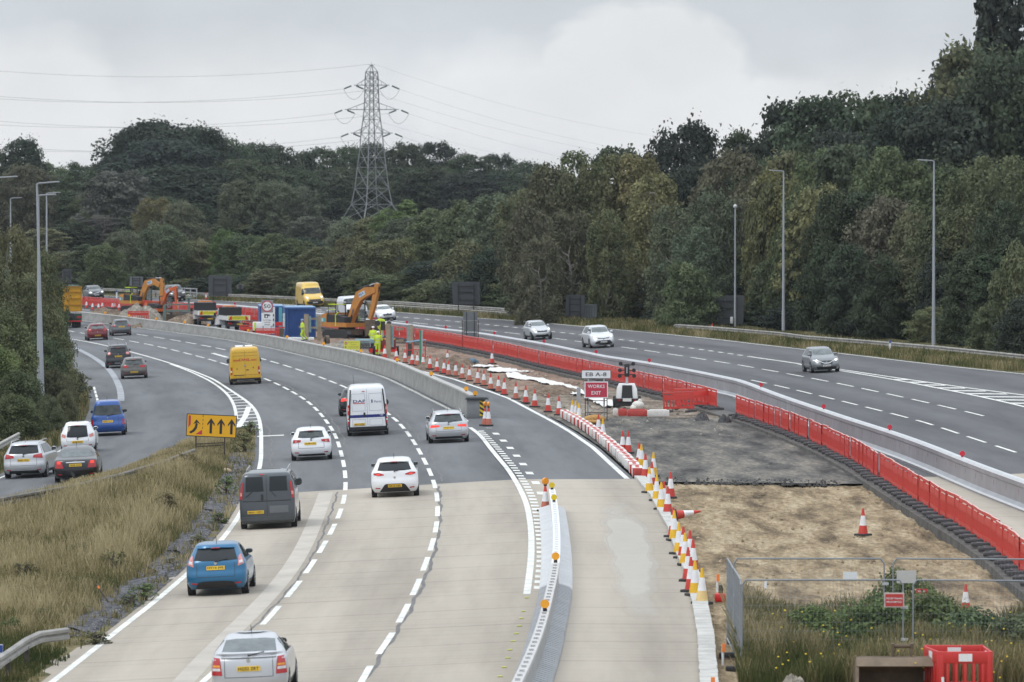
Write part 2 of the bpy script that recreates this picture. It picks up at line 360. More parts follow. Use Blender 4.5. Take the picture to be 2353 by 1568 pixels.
xA = poly_fn([(475,1559),(597.6,1443),(639.4,1395),(687,1339),(723,1287),(750,1242),(771,1202),(785.8,1165),(793,1132),(793.8,1102),(790.8,1074),(785.5,1048),(778,1023),(770.5,1000),(759,982),(747,964.6),(733.7,948.6),(718.7,933.3),(702,919.6),(681,906.3),(659,894.3),(637,883),(613.6,872.3),(487,827.5),(458,820.6),(406,806.8),(346,793),(285,781.3),(187.7,766)], 7, solver=G)
xC2 = poly_fn([(856.4,1521.5),(908.9,1444),(942.6,1379),(967,1325),(985,1275),(1000,1225),(1004.6,1191),(1005.3,1155),(1000.3,1121),(990.8,1092.5),(978.3,1065),(964.5,1039.5),(950.7,1015.4),(935.7,994.4),(918.9,975),(901.4,957.4),(787.5,887.8),(763.3,878.3),(736.2,867.7),(708.7,857.7),(679.4,848),(651,839),(622.3,831),(502.8,801.3),(440.7,789.3),(376,778),(311.6,768),(195,751)], 7, solver=G)
xSol = poly_fn([(1080.5,983.3),(1103,1000),(1135.5,1042.5),(1168,1080),(1190.6,1117.6),(1207,1150),(1215.6,1185),(1220,1217.7),(1221,1251.5),(1219,1301.5),(1214,1336.5),(1210.5,1366.5)], 5, solver=G)
xFine = poly_fn([(1104,990),(1118,1003.6),(1134.5,1020),(1150.5,1038.7),(1164.3,1055),(1178,1071),(1189.5,1085),(1199.4,1101),(1213,1122.5),(1223,1142.6),(1229.4,1162.6),(1234,1187.6),(1238,1215),(1243,1245),(1243.5,1272.7),(1243,1304),(1239,1336.5),(1238,1354)], 5, solver=G)
xSp = poly_fn([(1123.5,984.4),(1146,1002.4),(1169.6,1027),(1190,1051.7),(1208.6,1077),(1228.7,1105),(1244.4,1137)], 3, solver=G)
xR1 = poly_fn([(2303.5,1030),(2232.6,1007),(2166,985),(2101,963.8),(2038.5,948.5),(1976,932.8),(1916,917.8),(1861,904.4),(1807.6,891.9),(1755,879.7),(1704.5,869.4),(1653.5,859.4),(1600,848.7),(1549,838.6)], 3, solver=G)
xR2 = poly_fn([(2333,977),(2268.5,958.5),(2199,941),(2131.7,926.6),(2067.6,911.6),(2005,898),(1946,885.7),(1889,874.4),(1834,863.7),(1779,853.7),(1723,843.6),(1667.8,834.4),(1614,825.6),(1562.7,817.9),(1511,809.8),(1462,802.8),(1422,796.6),(1317,783.6),(1185.6,767.3),(1104,758),(1008,748),(964,743.5)], 4, solver=G)
xR3 = poly_fn([(926.5,729.8),(1059,739.8),(1104,745.5),(1199,754),(1269.4,763.5),(1334.5,768.6),(1413.7,780.6),(1504.7,789),(1729,821),(1839,837),(1931.7,851)], 3, solver=G)
xH1 = poly_fn([(1839,836),(1931.7,849),(2086,872.5),(2353,908.5)], 2, solver=G)
xH2 = poly_fn([(1839,838),(1931.7,852.5),(2086,878.8),(2242.6,910),(2353,935)], 3, solver=G)
YBL, YBR = G(555, 1140)[1], G(1455, 1101)[1]      # seam between the asphalt and the older concrete
off = lambda f, d: (lambda y: f(y) + d)
# carriageways
struct(strip('left_carriageway_asphalt', xSL, xK, YBL - 2.5, 690, 0, asph_L, nx=14, y1r=690, y0r=YBR - 2.5))
struct(strip('left_carriageway_concrete', off(xEL, -.8), off(xK, .4), 96, YBL, .004, conc, nx=10, y1r=YBR, y0r=96))
struct(strip('slip_road', xSL, off(xSR, .3), 120, YBL, .0, asph_L, nx=5))
YS = G(2115, 1096)[1]
struct(strip('right_carriageway_asphalt', off(xRED, -.2), off(xE, .25), YS - 2, 690, 0, asph_R, nx=12))
struct(strip('right_carriageway_concrete', off(xRED, -.2), off(xE, .25), 96, YS, .004, conc, nx=12))
# median works
def lump(k, s, seed=0):
    from mathutils import noise as NZ
    return lambda x, y: k * (NZ.noise(Vector((x * s, y * s * .5, seed))) + .5 * NZ.noise(Vector((x * s * 3, y * s * 1.5, seed + 4))))
struct(strip('brown_earthworks', off(xK, .1), off(xRED, -.5), 305, 690, -.05, red_soil, nx=26, step=1.2, bumpf=lump(.10, .5, 3)))
struct(strip('stony_strip', off(xK, .1), off(xRED, -.5), G(1400, 960)[1], 306, -.06, soil_mat('stony_soil', (.09, .07, .055), (.2, .165, .13), (.33, .29, .24), .6, (1, .6, 1), .9), nx=22, step=1., bumpf=lump(.12, .7, 8)))
struct(strip('broken_asphalt_area', off(xK, .15), off(xRED, -.5), G(1700, 1108)[1], G(1400, 957)[1], -.02, old_asph, nx=24, step=.8, bumpf=lambda x, y: lump(.025, .6, 5)(x, y) + lump(.012, 3, 2)(x, y)))
struct(strip('sandy_earthworks', off(xK, .15), off(xRED, -.5), 104, G(1700, 1106)[1] + 4, -.14, sand, nx=44, step=.4, bumpf=lambda x, y: lump(.11, .6, 1)(x, y) + lump(.035, 2.6, 9)(x, y)))
# island between slip and main line, verges
yA = G(560, 985)[1]
struct(strip('grass_island', lambda y: np.minimum(off(xSR, .0)(y), off(xEL, -.6)(y)), off(xEL, -.28), 96, yA, .05, dry_ground, nx=14, step=1.5, bumpf=lambda x, y: lump(.05, .4, 2)(x, y) - .045 * min(1, max(0, (x - float(xEL(y)) + 1.0) / .6))))
struct(strip('gravel_margin', lambda y: float(xEL(y)) - 1.6 - .6 * math.sin(y * .23) - .5 * math.sin(y * .61), off(xEL, -.27), G(212, 1468)[1], G(560, 1045)[1], .10, grav, nx=8, step=.8, bumpf=lambda x, y: lump(.05, 2.2, 6)(x, y) - .088 * min(1, max(0, (x - float(xEL(y)) + 1.0) / .6))))
struct(strip('left_verge', lambda y: xSL(y) - 60, off(xSL, .1), 100, 690, -.04, verge_gr, nx=12))
struct(strip('right_verge', off(xE, .2), lambda y: xE(y) + 12, 250, 690, .01, verge_gr, nx=12, bumpf=lump(.05, .6, 3)))
# ---------------------------------------------------------------- painted lines
white = M('road_paint', (.66, .66, .62), .8, var=.28, scale=1.6, detail=8)
wornw = M('worn_road_paint', (.30, .31, .33), .85, var=.25, scale=1.5)
def line(name, f, y0, y1, w=.15, dash=None, mat=None, dz=.009, step=3., phase=0.):
    mb = MB(); segs = []
    if dash:
        on, gap = dash; y = y0 + phase
        while y < y1: segs.append((y, min(y + on, y1))); y += on + gap
    else: segs = [(y0, y1)]
    for a, b in segs:
        n = max(1, int(math.ceil((b - a) / step))); P = []
        for j in range(n + 1):
            y = a + (b - a) * j / n; x = float(f(y)); P.append([(x + q, y, gz(x + q, y) + dz) for q in (-w / 2, w / 2)])
        mb.grid(P, mat or white)
    return struct(mb.build(name, None, 0))
Yp = lambda u, v: G(u, v)[1]
line('edge_line', xEL, 96, 690, .19)
line('deflection_arrow', lin_fn([(572, 935), (564, 957), (545, 985)], solver=G), Yp(545, 985), Yp(572, 935), .32, dz=.014)
line('cross_mark', lambda y: float(G(622, 1002)[0]), Yp(622, 1003), Yp(622, 1001), 1.3)
line('lane_arrow', lin_fn([(523, 822), (488, 812)], solver=G), Yp(523, 822), Yp(488, 812), .3)
line('edge_line', off(xG1, 0), Yp(543, 962), Yp(391, 837), .18)
line('lane_line', xA, 100, 600, .17, (6, 3), phase=Yp(611, 1436) - 100 - 9 * 2 )
line('lane_line', xC2, 100, 600, .17, (6, 3), phase=5)
line('edge_line', xSol, Yp(1210, 1366), Yp(1080, 983), .2)
line('block_line', xFine, Yp(1238, 1354), Yp(1104, 990), .28, (1.05, 1.0))
line('block_line', xSp, Yp(1244, 1137), Yp(1123, 984), .3, (2.0, 5.2))
line('lane_line', xR1, 200, 318, .15, (6, 3), phase=2)
line('lane_line', xR2, 250, 600, .15, (6, 3), phase=4)
line('block_line', xR3, Yp(1729, 821), 600, .2, (1.8, 1.8))
line('edge_line', xR3, Yp(1839, 837), Yp(1729, 821), .2)
line('edge_line', xH1, 200, Yp(1839, 837), .2); line('edge_line', xH2, 200, Yp(1839, 837), .2)
line('edge_line', xE, 200, 690, .2)
line('edge_line', off(xK, -.28), YBR, Yp(900, 833), .22)
line('edge_line', off(xSL, .45), 120, Yp(200, 890), .14, (6, 1.5))
line('edge_line', off(xSR, -.35), 120, Yp(265, 1088), .14)
line('worn_line', poly_fn([(278,922),(271.6,884),(262,865),(250,849),(215,822),(170,799),(120,780)], 4, solver=G), Yp(278, 922), Yp(170, 799), .42, mat=wornw)
# hatched noses
def hatch(name, f1, f2, y0, y1, n, w, skew, cut=None):
    mb = MB()
    for i in range(n):
        y = y0 + (y1 - y0) * (i + .5) / n; a, b = float(f1(y)), float(f2(y)); sk = skew * (b - a); P = []
        for t in (0, .5, 1):
            x = a + (b - a) * t; yy = y + sk * t; P.append([(x, yy, gz(x, yy) + .011), (x, yy + w, gz(x, yy + w) + .011)])
        mb.grid(P, white)
    return struct(mb.build(name, None, 0))
yb = Yp(560, 992)
hatch('gore_hatching', lambda y: xG1(y) if y > Yp(545, 985) else xG1(Yp(545, 985)), xEL, yb, Yp(530, 900), 13, 1.0, .5)
hatch('gore_hatching', xH2, xH1, 225, Yp(2050, 870), 17, 1.3, -1.6)
for f, u0, v0, u1, v1 in ((off(xA, -1.9), 360, 822, 352, 818),): pass
# carriageway joints: tar-sealed seams in the concrete
tar = M('tar_seal', (.13, .125, .12), .8, var=.35, scale=2)
xJ1 = poly_fn([(464,1568),(560,1463),(620,1405),(688,1325),(730,1255),(754,1195),(776,1131)], 4, solver=G)
xJ2 = poly_fn([(836,1568),(905,1462),(948,1392),(990,1295),(1006,1230),(1011,1180),(1008,1118)], 4, solver=G)
line('tar_seam', lambda y: xJ1(y) + .03 * math.sin(y * .9) + .015 * math.sin(y * 2.3), 96, Yp(776, 1131), .07, mat=tar, dz=.007, step=.7)
line('tar_seam', lambda y: xJ2(y) + .04 * math.sin(y * .8) + .02 * math.sin(y * 2.1), 96, Yp(1008, 1118), .11, mat=tar, dz=.007, step=.7)
line('concrete_seam', off(xJ1, -.45), 96, Yp(776, 1131), .55, mat=M('pale_concrete_seam', (.43, .395, .345), .9, var=.12, scale=.8), dz=.006)
# kerb of pale blocks on the works side of the near carriageway
pale = M('pale_kerb_concrete', (.46, .45, .42), .85, var=.22, scale=1.4)
mb = MB(); y = 98.0
while y < YBR:
    x = float(xK(y)) + .02; hd = math.atan2(float(xK(y + 1) - xK(y)), 1); wd = .42
    mb.box((x + wd / 2 + random.uniform(-.01, .01), y + .45, gz(x, y) + .02), (wd, .88, .16), pale, rot=(0, 0, -hd)); y += .91
tag(mb.build('kerb'), kind='structure')
# sealed seams in the asphalt between lanes
for f, d, y1 in ((xA, .32, 330), (xC2, .34, 330), (xA, -3.1, 262)): line('tar_seam', (lambda f, d: lambda y: f(y) + d + .05 * math.sin(y * .5) + .03 * math.sin(y * 1.7))(f, d), YBL + 4, y1, .08, mat=tar, dz=.006, step=1.)
# ---------------------------------------------------------------- trees: real leaf clumps on limbs, tinted per tree through the object colour
def leaf_mat(name, rough=.75, var=.55):
    m = bpy.data.materials.new(name); m.use_nodes = True; nt = m.node_tree; n, l = nt.nodes, nt.links
    p = n['Principled BSDF']; p.inputs['Roughness'].default_value = rough; p.inputs['Specular IOR Level'].default_value = .12
    oi = n.new('ShaderNodeObjectInfo'); at_ = n.new('ShaderNodeAttribute'); at_.attribute_name = 'leafv'
    hs = n.new('ShaderNodeHueSaturation'); l.new(oi.outputs['Color'], hs.inputs['Color'])
    v = n.new('ShaderNodeMapRange'); v.inputs['To Min'].default_value = 1 - var; v.inputs['To Max'].default_value = 1 + var; l.new(at_.outputs['Fac'], v.inputs['Value']); l.new(v.outputs[0], hs.inputs['Value'])
    h = n.new('ShaderNodeMapRange'); h.inputs['To Min'].default_value = .51; h.inputs['To Max'].default_value = .488; l.new(at_.outputs['Fac'], h.inputs['Value']); l.new(h.outputs[0], hs.inputs['Hue'])
    l.new(hs.outputs[0], p.inputs['Base Color'])
    tr = n.new('ShaderNodeBsdfTranslucent'); l.new(hs.outputs[0], tr.inputs['Color']); mx = n.new('ShaderNodeMixShader'); mx.inputs[0].default_value = .25
    l.new(p.outputs[0], mx.inputs[1]); l.new(tr.outputs[0], mx.inputs[2]); l.new(mx.outputs[0], n['Material Output'].inputs[0]); return m
LEAF = leaf_mat('leaves'); BARK = M('bark', (.085, .07, .055), .95, var=.35, scale=3, stretch=(1, 1, .2)); PALEBARK = M('birch_bark', (.30, .28, .25), .9, var=.4, scale=3)
def leaf_mesh(name, P, Nn, size, tint, rng, flat=.5, aspect=.75):
    """one quad per leaf clump point: P centres, Nn preferred normals"""
    n = len(P); nr = Nn + rng.normal(0, flat, (n, 3)); nr /= np.linalg.norm(nr, axis=1)[:, None] + 1e-9
    a = rng.normal(0, 1, (n, 3)); t = np.cross(nr, a); t /= np.linalg.norm(t, axis=1)[:, None] + 1e-9; b = np.cross(nr, t)
    s = (size * rng.uniform(.6, 1.35, n))[:, None]
    q = np.stack([P - t * s, P - b * s * aspect + t * s * .1, P + t * s, P + b * s * aspect + t * s * .1], 1).reshape(-1, 3)
    me = bpy.data.meshes.new(name); me.vertices.add(4 * n); me.vertices.foreach_set('co', q.ravel().astype(np.float32))
    me.loops.add(4 * n); me.loops.foreach_set('vertex_index', np.arange(4 * n, dtype=np.int32)); me.polygons.add(n)
    me.polygons.foreach_set('loop_start', np.arange(0, 4 * n, 4, dtype=np.int32))
    me.update(calc_edges=True); me.materials.append(LEAF)
    at_ = me.attributes.new('leafv', 'FLOAT', 'POINT'); at_.data.foreach_set('value', np.repeat(np.clip(tint, 0, 1), 4).astype(np.float32)); return me
def crown_points(rng, H, W, form, nc, nl):
    """clump centres filling the crown outline, then leaves on the outer side of each clump"""
    C, Rd = [], []
    lobes = [(rng.uniform(0, 6.28), rng.uniform(.15, .95), rng.uniform(.12, .30)) for _ in range(7)]
    while len(C) < nc:
        t = rng.uniform(0, 1); a = rng.uniform(0, 2 * math.pi)
        if form == 'oak': prof = math.sqrt(max(0, 1 - (abs(t - .40) / (.42 if t < .4 else .61)) ** 2.6)) * .97 + .03
        elif form == 'birch': prof = math.sqrt(max(0, 1 - (abs(t - .38) / (.58 if t < .38 else .625)) ** 2.7))
        elif form == 'bush': prof = math.sqrt(max(0, 1 - t ** 2.2))
        elif form == 'poplar': prof = min(1, 3 * t + .35) * (1 - t ** 3.5) ** .8
        else: prof = (1 - t) ** .8
        if rng.uniform(0, 1) > prof ** 1.1 + .05: continue
        prof = max(prof, .05) * (.88 + .16 * math.sin(3 * a + 5 * t + lobes[0][0]) + .12 * math.sin(5 * a - 11 * t + lobes[1][0]))
        for la, lt, lr in lobes: prof += lr * .5 * math.exp(-((t - lt) / .16) ** 2 - (((a - la + math.pi) % (2 * math.pi) - math.pi) / .6) ** 2)
        r = W / 2 * prof * rng.uniform(.22, 1) ** .45 * .93
        rc = W * rng.uniform(.07, .135) * (.8 if form in ('birch', 'poplar') else 1)
        C.append((r * math.cos(a), r * math.sin(a), t * H)); Rd.append(rc)
    C = np.array(C); Rd = np.array(Rd); k = np.repeat(np.arange(nc), nl)
    d = rng.normal(0, 1, (nc * nl, 3)); d[:, 2] = np.where(d[:, 2] < -.35, -d[:, 2] * .6, d[:, 2]); d /= np.linalg.norm(d, axis=1)[:, None]
    rad = Rd[k] * rng.uniform(.35, 1.1, len(k)) ** .55
    st = np.array([1.0, 1.0, {'oak': .85, 'birch': 1.25, 'bush': .95, 'poplar': 1.9}.get(form, .6)])
    P = C[k] + d * rad[:, None] * st
    if form == 'birch': P[:, 2] -= rng.exponential(.32, len(k)) * (rng.uniform(0, 1, len(k)) < .5)
    wisps = rng.uniform(0, 1, len(k)) < .06; P[wisps] += d[wisps] * (Rd[k][wisps] * .5)[:, None]
    tint = .5 + rng.normal(0, .14, nc)[k] + rng.normal(0, .07, len(k))
    return C, Rd, P, d, tint
def make_tree_meshes(seed, H, W, form, nc, nl, ls, bare=.12):
    """crown fills H*bare..H; returns (trunk mesh, crown mesh)"""
    rng = np.random.default_rng(seed); z0 = H * bare
    C, Rd, P, d, tint = crown_points(rng, H - z0 - W * .05, W, form, nc, nl); P[:, 2] += z0; C[:, 2] += z0; P[:, 2] = np.maximum(P[:, 2], .05)
    crown = leaf_mesh('crown', P, d * .8 + np.array([0, 0, .35]), ls, tint, rng)
    mb = MB(); m = PALEBARK if form == 'birch' else BARK; r0 = max(.08, H * .02)
    pts = [Vector((0, 0, -.6))]; k = 6
    for i in range(1, k + 1): pts.append(Vector((rng.normal(0, .02) * H, rng.normal(0, .02) * H, H * .86 * i / k)))
    for i in range(k): mb.cyl(pts[i], pts[i + 1], r0 * (1 - i / (k + .5)), m, 7, r1=r0 * (1 - (i + 1) / (k + .5)), caps=False)
    for i in rng.choice(len(C), min(len(C), 22), replace=False):
        c = Vector(C[i]); z = max(H * .08, c.z - (abs(c.x) + abs(c.y)) * .6); j = min(k - 1, int(z / (H * .86) * k)); s = pts[j].lerp(pts[j + 1], min(1, max(0, z / (H * .86) * k - j)))
        mid = s.lerp(c, .5) + Vector((0, 0, -.04 * H)); rr = r0 * .4
        mb.cyl(s, mid, rr, m, 5, r1=rr * .6, caps=False); mb.cyl(mid, c, rr * .6, m, 5, r1=rr * .15, caps=False)
    return mb.mesh('trunk', 60), crown
TP = {}
def proto(key, variants):
    TP[key] = [(make_tree_meshes(*a), a[1], a[2]) for a in variants]
proto('oak', [(s, 16, 16, 'oak', 280, 90, .24, .0) for s in (1, 2, 3)])
proto('birch', [(s, 14, 10, 'birch', 210, 85, .165, .0) for s in (11, 12, 13)])
proto('bush', [(s, 7, 8, 'bush', 150, 95, .14, .0) for s in (21, 22, 23)])
proto('round', [(s, 11, 9, 'oak', 180, 90, .165, .0) for s in (31, 32, 33)])
proto('poplar', [(41, 20, 5.5, 'poplar', 200, 90, .21, .04)])
proto('pine', [(51, 13, 6, 'cone', 170, 80, .2, .03)])
proto('nearbush', [(s, 6.5, 7, 'bush', 260, 150, .085, .0) for s in (61, 62)])
proto('neartree', [(s, 10, 8, 'birch', 280, 150, .09, .0) for s in (71, 72)])
TINTS = {  # leaf base colours
 'dark green': (0.067, 0.087, 0.053), 'blackish green': (0.048, 0.062, 0.047), 'mid green': (0.112, 0.139, 0.074), 'olive': (0.143, 0.152, 0.083), 'yellowish': (0.193, 0.190, 0.096),
 'grey green': (0.130, 0.152, 0.101), 'brownish': (0.132, 0.132, 0.087), 'bright green': (0.121, 0.166, 0.069), 'purplish grey': (0.121, 0.124, 0.105), 'golden': (0.199, 0.184, 0.085)}
LM = [(-60, 'left photo edge'), (60, 'left lamp columns'), (165, 'yellow tipper lorry'), (330, 'orange digger'), (500, 'wide dark sign back'), (620, 'fifty speed sign'), (707, 'oncoming yellow van'), (852, 'electricity pylon'), (960, 'far guardrail bend'),
 (1070, 'square sign back'), (1236, 'silver oncoming hatchback'), (1335, 'grey roadside cabinet'), (1440, 'lighting trailer'), (1560, 'ramped guardrail end'), (1660, 'large slanted sign back'), (1800, 'middle lamp column'), (1886, 'gunmetal crossover'), (2000, 'lamp column gap'), (2143, 'rightmost lamp column'), (2250, 'far right guardrail'), (2350, 'right photo edge')]
SEEN = {}
FORM_WORD = {'oak': 'broad round-headed tree', 'birch': 'feathery birch', 'bush': 'rounded bush', 'round': 'bushy tree', 'poplar': 'columnar poplar', 'pine': 'pointed conifer', 'nearbush': 'leafy bush', 'neartree': 'feathery tree'}
NM = {'oak': 'broadleaf_tree', 'birch': 'birch_tree', 'bush': 'bush', 'round': 'broadleaf_tree', 'poplar': 'poplar_tree', 'pine': 'conifer_tree', 'nearbush': 'bush', 'neartree': 'broadleaf_tree'}
trng = random.Random(5)
def tree(u, vtop, Y, wpx, form, tint, row, base=None, group=None):
    """a tree standing at depth Y; its top shows at row vtop, its crown spans wpx"""
    x, _, zt = at(u, vtop, Y); zb = gz(x, Y) - .1 if base is None else base
    (tm, cm), h0, w0 = trng.choice(TP[form]); H = max(1.5, zt - zb); Wd = wpx / pxm(Y)
    if form in ('oak', 'birch', 'round'): Wd = max(Wd, H * (.5 if form == 'birch' else .6))
    lm = min(LM, key=lambda q: abs(q[0] - u))[1]; base_l = f'{tint} {FORM_WORD[form]} in the {row}, above the {lm}' if 'verge' not in row else f'{tint} {FORM_WORD[form]} in the {row}, by the {lm}'
    base_l = base_l.replace('broad round-headed', 'round-headed')
    n = SEEN.get(base_l, 0); SEEN[base_l] = n + 1
    lab = base_l if n == 0 else base_l.replace(FORM_WORD[form], ['', 'smaller ', 'third ', 'fourth ', 'fifth '][min(n, 4)] + FORM_WORD[form], 1)
    t = thing(NM[form], lab, 'bush' if 'bush' in form else 'tree', (x, Y, zb), trng.uniform(0, 6.28), group or 'trees of the roadside wood')
    t.scale = (Wd / w0, Wd / w0, H / h0)
    k = trng.uniform(.85, 1.15); col = (*[c * k * trng.uniform(.95, 1.05) for c in TINTS[tint]], 1)
    for nm, me in (('trunk', tm), ('crown', cm)):
        o = bpy.data.objects.new(nm, me); link(o, t); o.color = col
    return t
def row(name, pts, Yf, step, wmul, forms, tints, group=None, jit=12, u0=None):
    us = [p[0] for p in pts]; vs = [p[1] for p in pts]; u = us[0] if u0 is None else u0
    while u <= us[-1]:
        v = float(np.interp(u, us, vs)) + trng.uniform(-jit * .5, jit); w_ = step * wmul * 1.2 * trng.uniform(.85, 1.25)
        tree(u, v, Yf(u) + trng.uniform(-6, 6), w_, trng.choice(forms), trng.choice(tints), name, group=group); u += step * trng.uniform(.8, 1.2)
verge = lambda u: G(u, float(np.interp(u, [100, 500, 700, 1000, 1270, 1500, 1700, 1900, 2143, 2353], [668, 674, 686, 703, 719, 737, 752, 772, 793, 820])))[1]
# skyline wood far behind
far = lambda u: float(np.interp(u, [0, 400, 850, 1250], [850, 900, 1010, 1010]))
row('skyline wood', [(120, 372), (240, 372)], far, 60, 1.5, ['oak', 'round'], ['dark green', 'mid green'], jit=5)
row('skyline wood', [(585, 330), (640, 326), (680, 345), (740, 333), (790, 338), (840, 328), (900, 330), (960, 334), (1000, 328), (1060, 344), (1110, 352), (1160, 350), (1215, 372), (1280, 390)], far, 62, 1.6, ['oak', 'round'], ['blackish green', 'dark green', 'dark green'], jit=9)
row('lower skyline wood', [(130, 400), (260, 385), (560, 385), (700, 380), (900, 378), (1100, 385), (1280, 405)], lambda u: far(u) - 22, 64, 1.9, ['oak', 'round'], ['blackish green', 'dark green'], jit=16)
tree(385, 277, 880, 330, 'oak', 'blackish green', 'skyline wood'); tree(318, 296, 872, 190, 'oak', 'blackish green', 'skyline wood'); tree(455, 292, 874, 200, 'oak', 'blackish green', 'skyline wood'); tree(390, 320, 862, 300, 'oak', 'blackish green', 'lower skyline wood'); tree(505, 318, 890, 190, 'oak', 'dark green', 'skyline wood'); tree(290, 330, 870, 130, 'oak', 'blackish green', 'skyline wood')
tree(50, 318, 800, 135, 'oak', 'blackish green', 'skyline wood'); tree(-40, 335, 790, 120, 'oak', 'dark green', 'skyline wood'); tree(60, 378, 760, 150, 'oak', 'brownish', 'skyline wood'); tree(400, 380, 850, 330, 'oak', 'blackish green', 'lower skyline wood'); tree(560, 365, 860, 200, 'oak', 'dark green', 'lower skyline wood')
# middle woods on the left
row('upper middle wood', [(-20, 430), (60, 455), (130, 440), (200, 430), (300, 445), (360, 445), (440, 460)], lambda u: 790, 62, 1.7, ['round', 'birch', 'oak'], ['dark green', 'mid green', 'dark green'])
tree(268, 392, 760, 170, 'round', 'purplish grey', 'upper middle wood'); tree(355, 452, 720, 110, 'birch', 'yellowish', 'upper middle wood'); tree(420, 462, 715, 120, 'birch', 'brownish', 'upper middle wood')
for q in ((545, 412, 110), (590, 420, 100), (640, 415, 105), (700, 428, 90)): tree(q[0], q[1], 740, q[2], 'birch', 'grey green', 'upper middle wood')
row('middle wood', [(100, 520), (240, 500), (400, 500), (480, 505), (560, 510), (700, 500), (790, 495)], lambda u: 735, 68, 1.7, ['round', 'birch', 'bush'], ['dark green', 'brownish', 'olive', 'mid green', 'purplish grey'])
row('middle wood', [(800, 505), (900, 500), (960, 495), (1050, 470), (1130, 440), (1200, 430), (1260, 425)], lambda u: float(np.interp(u, [800, 1260], [660, 545])), 66, 1.7, ['round', 'bush', 'birch'], ['mid green', 'bright green', 'grey green', 'olive'])
tree(935, 455, 640, 105, 'pine', 'bright green', 'middle wood'); tree(895, 480, 640, 100, 'round', 'bright green', 'middle wood')
# verge wood on the left
row('verge wood', [(110, 590), (200, 560), (290, 525), (360, 520), (430, 545), (520, 540), (580, 520), (640, 545), (720, 560), (800, 545), (870, 555), (960, 545)], lambda u: verge(u) + 26, 58, 1.75, ['round', 'birch', 'birch'], ['olive', 'mid green', 'grey green', 'dark green', 'olive'])
row('front verge scrub', [(110, 640), (300, 625), (420, 640), (560, 620), (700, 625), (860, 620), (980, 620)], lambda u: verge(u) + 7, 52, 1.7, ['bush', 'round'], ['dark green', 'mid green', 'olive', 'blackish green'])
tree(600, 505, 598, 130, 'pine', 'blackish green', 'verge wood'); tree(515, 528, 596, 80, 'round', 'bright green', 'verge wood'); tree(240, 560, 596, 120, 'birch', 'mid green', 'verge wood'); tree(370, 510, 600, 130, 'birch', 'grey green', 'verge wood')
tree(690, 545, 590, 150, 'round', 'blackish green', 'verge wood'); tree(800, 575, 560, 130, 'bush', 'brownish', 'verge wood')
# the birches at the middle
for q in ((1265, 372, 468, 150, 'birch', 'brownish'), (1215, 470, 462, 110, 'birch', 'brownish'), (1330, 345, 480, 130, 'birch', 'mid green'), (1385, 352, 470, 170, 'birch', 'olive'), (1460, 350, 470, 190, 'birch', 'yellowish'), (1420, 335, 500, 140, 'round', 'dark green'), (1240, 540, 446, 120, 'birch', 'brownish'), (1310, 480, 455, 150, 'birch', 'brownish'),
          (1395, 480, 452, 130, 'birch', 'olive'), (1500, 395, 460, 150, 'birch', 'yellowish'), (1545, 470, 445, 130, 'birch', 'grey green'), (1640, 430, 440, 140, 'birch', 'grey green'), (1690, 345, 450, 130, 'round', 'brownish'), (1600, 520, 432, 150, 'birch', 'grey green'), (1290, 580, 466, 165, 'bush', 'yellowish'), (1580, 600, 420, 150, 'bush', 'mid green')):
    tree(*q[:5], q[5], 'middle birch stand')
row('front verge scrub', [(1000, 590), (1060, 560), (1150, 575), (1200, 610), (1280, 640), (1380, 600), (1450, 590), (1540, 620), (1640, 610), (1720, 600), (1820, 580), (1950, 560), (2060, 600), (2160, 570), (2260, 590), (2360, 560)], lambda u: verge(u) + 9, 62, 1.75, ['bush', 'round'], ['mid green', 'dark green', 'olive', 'dark green', 'blackish green'])
row('low verge scrub', [(860, 650), (1000, 640), (1150, 650), (1400, 665), (1560, 670), (1720, 690), (1900, 690), (2060, 700), (2200, 700), (2370, 690)], lambda u: verge(u) + 6, 66, 1.6, ['bush'], ['dark green', 'olive', 'mid green', 'blackish green'])
row('verge wood', [(1560, 500), (1650, 480), (1720, 430), (1780, 400), (1850, 430), (1920, 430), (2000, 440), (2100, 470), (2200, 470), (2290, 450), (2370, 450)], lambda u: verge(u) + 22, 66, 1.8, ['round', 'birch', 'bush'], ['olive', 'mid green', 'dark green', 'brownish', 'olive'])
row('upper verge wood', [(1740, 370), (1800, 340), (1870, 345), (1960, 330), (2040, 330), (2120, 370), (2200, 370), (2280, 350), (2370, 350)], lambda u: verge(u) + 40, 72, 1.8, ['birch', 'round'], ['mid green', 'olive', 'dark green', 'grey green'])
tree(1790, 388, verge(1790) + 20, 120, 'birch', 'golden', 'verge wood'); tree(1890, 425, verge(1890) + 20, 150, 'round', 'yellowish', 'verge wood')
tree(1935, 330, verge(1930) + 38, 150, 'birch', 'mid green', 'upper verge wood')
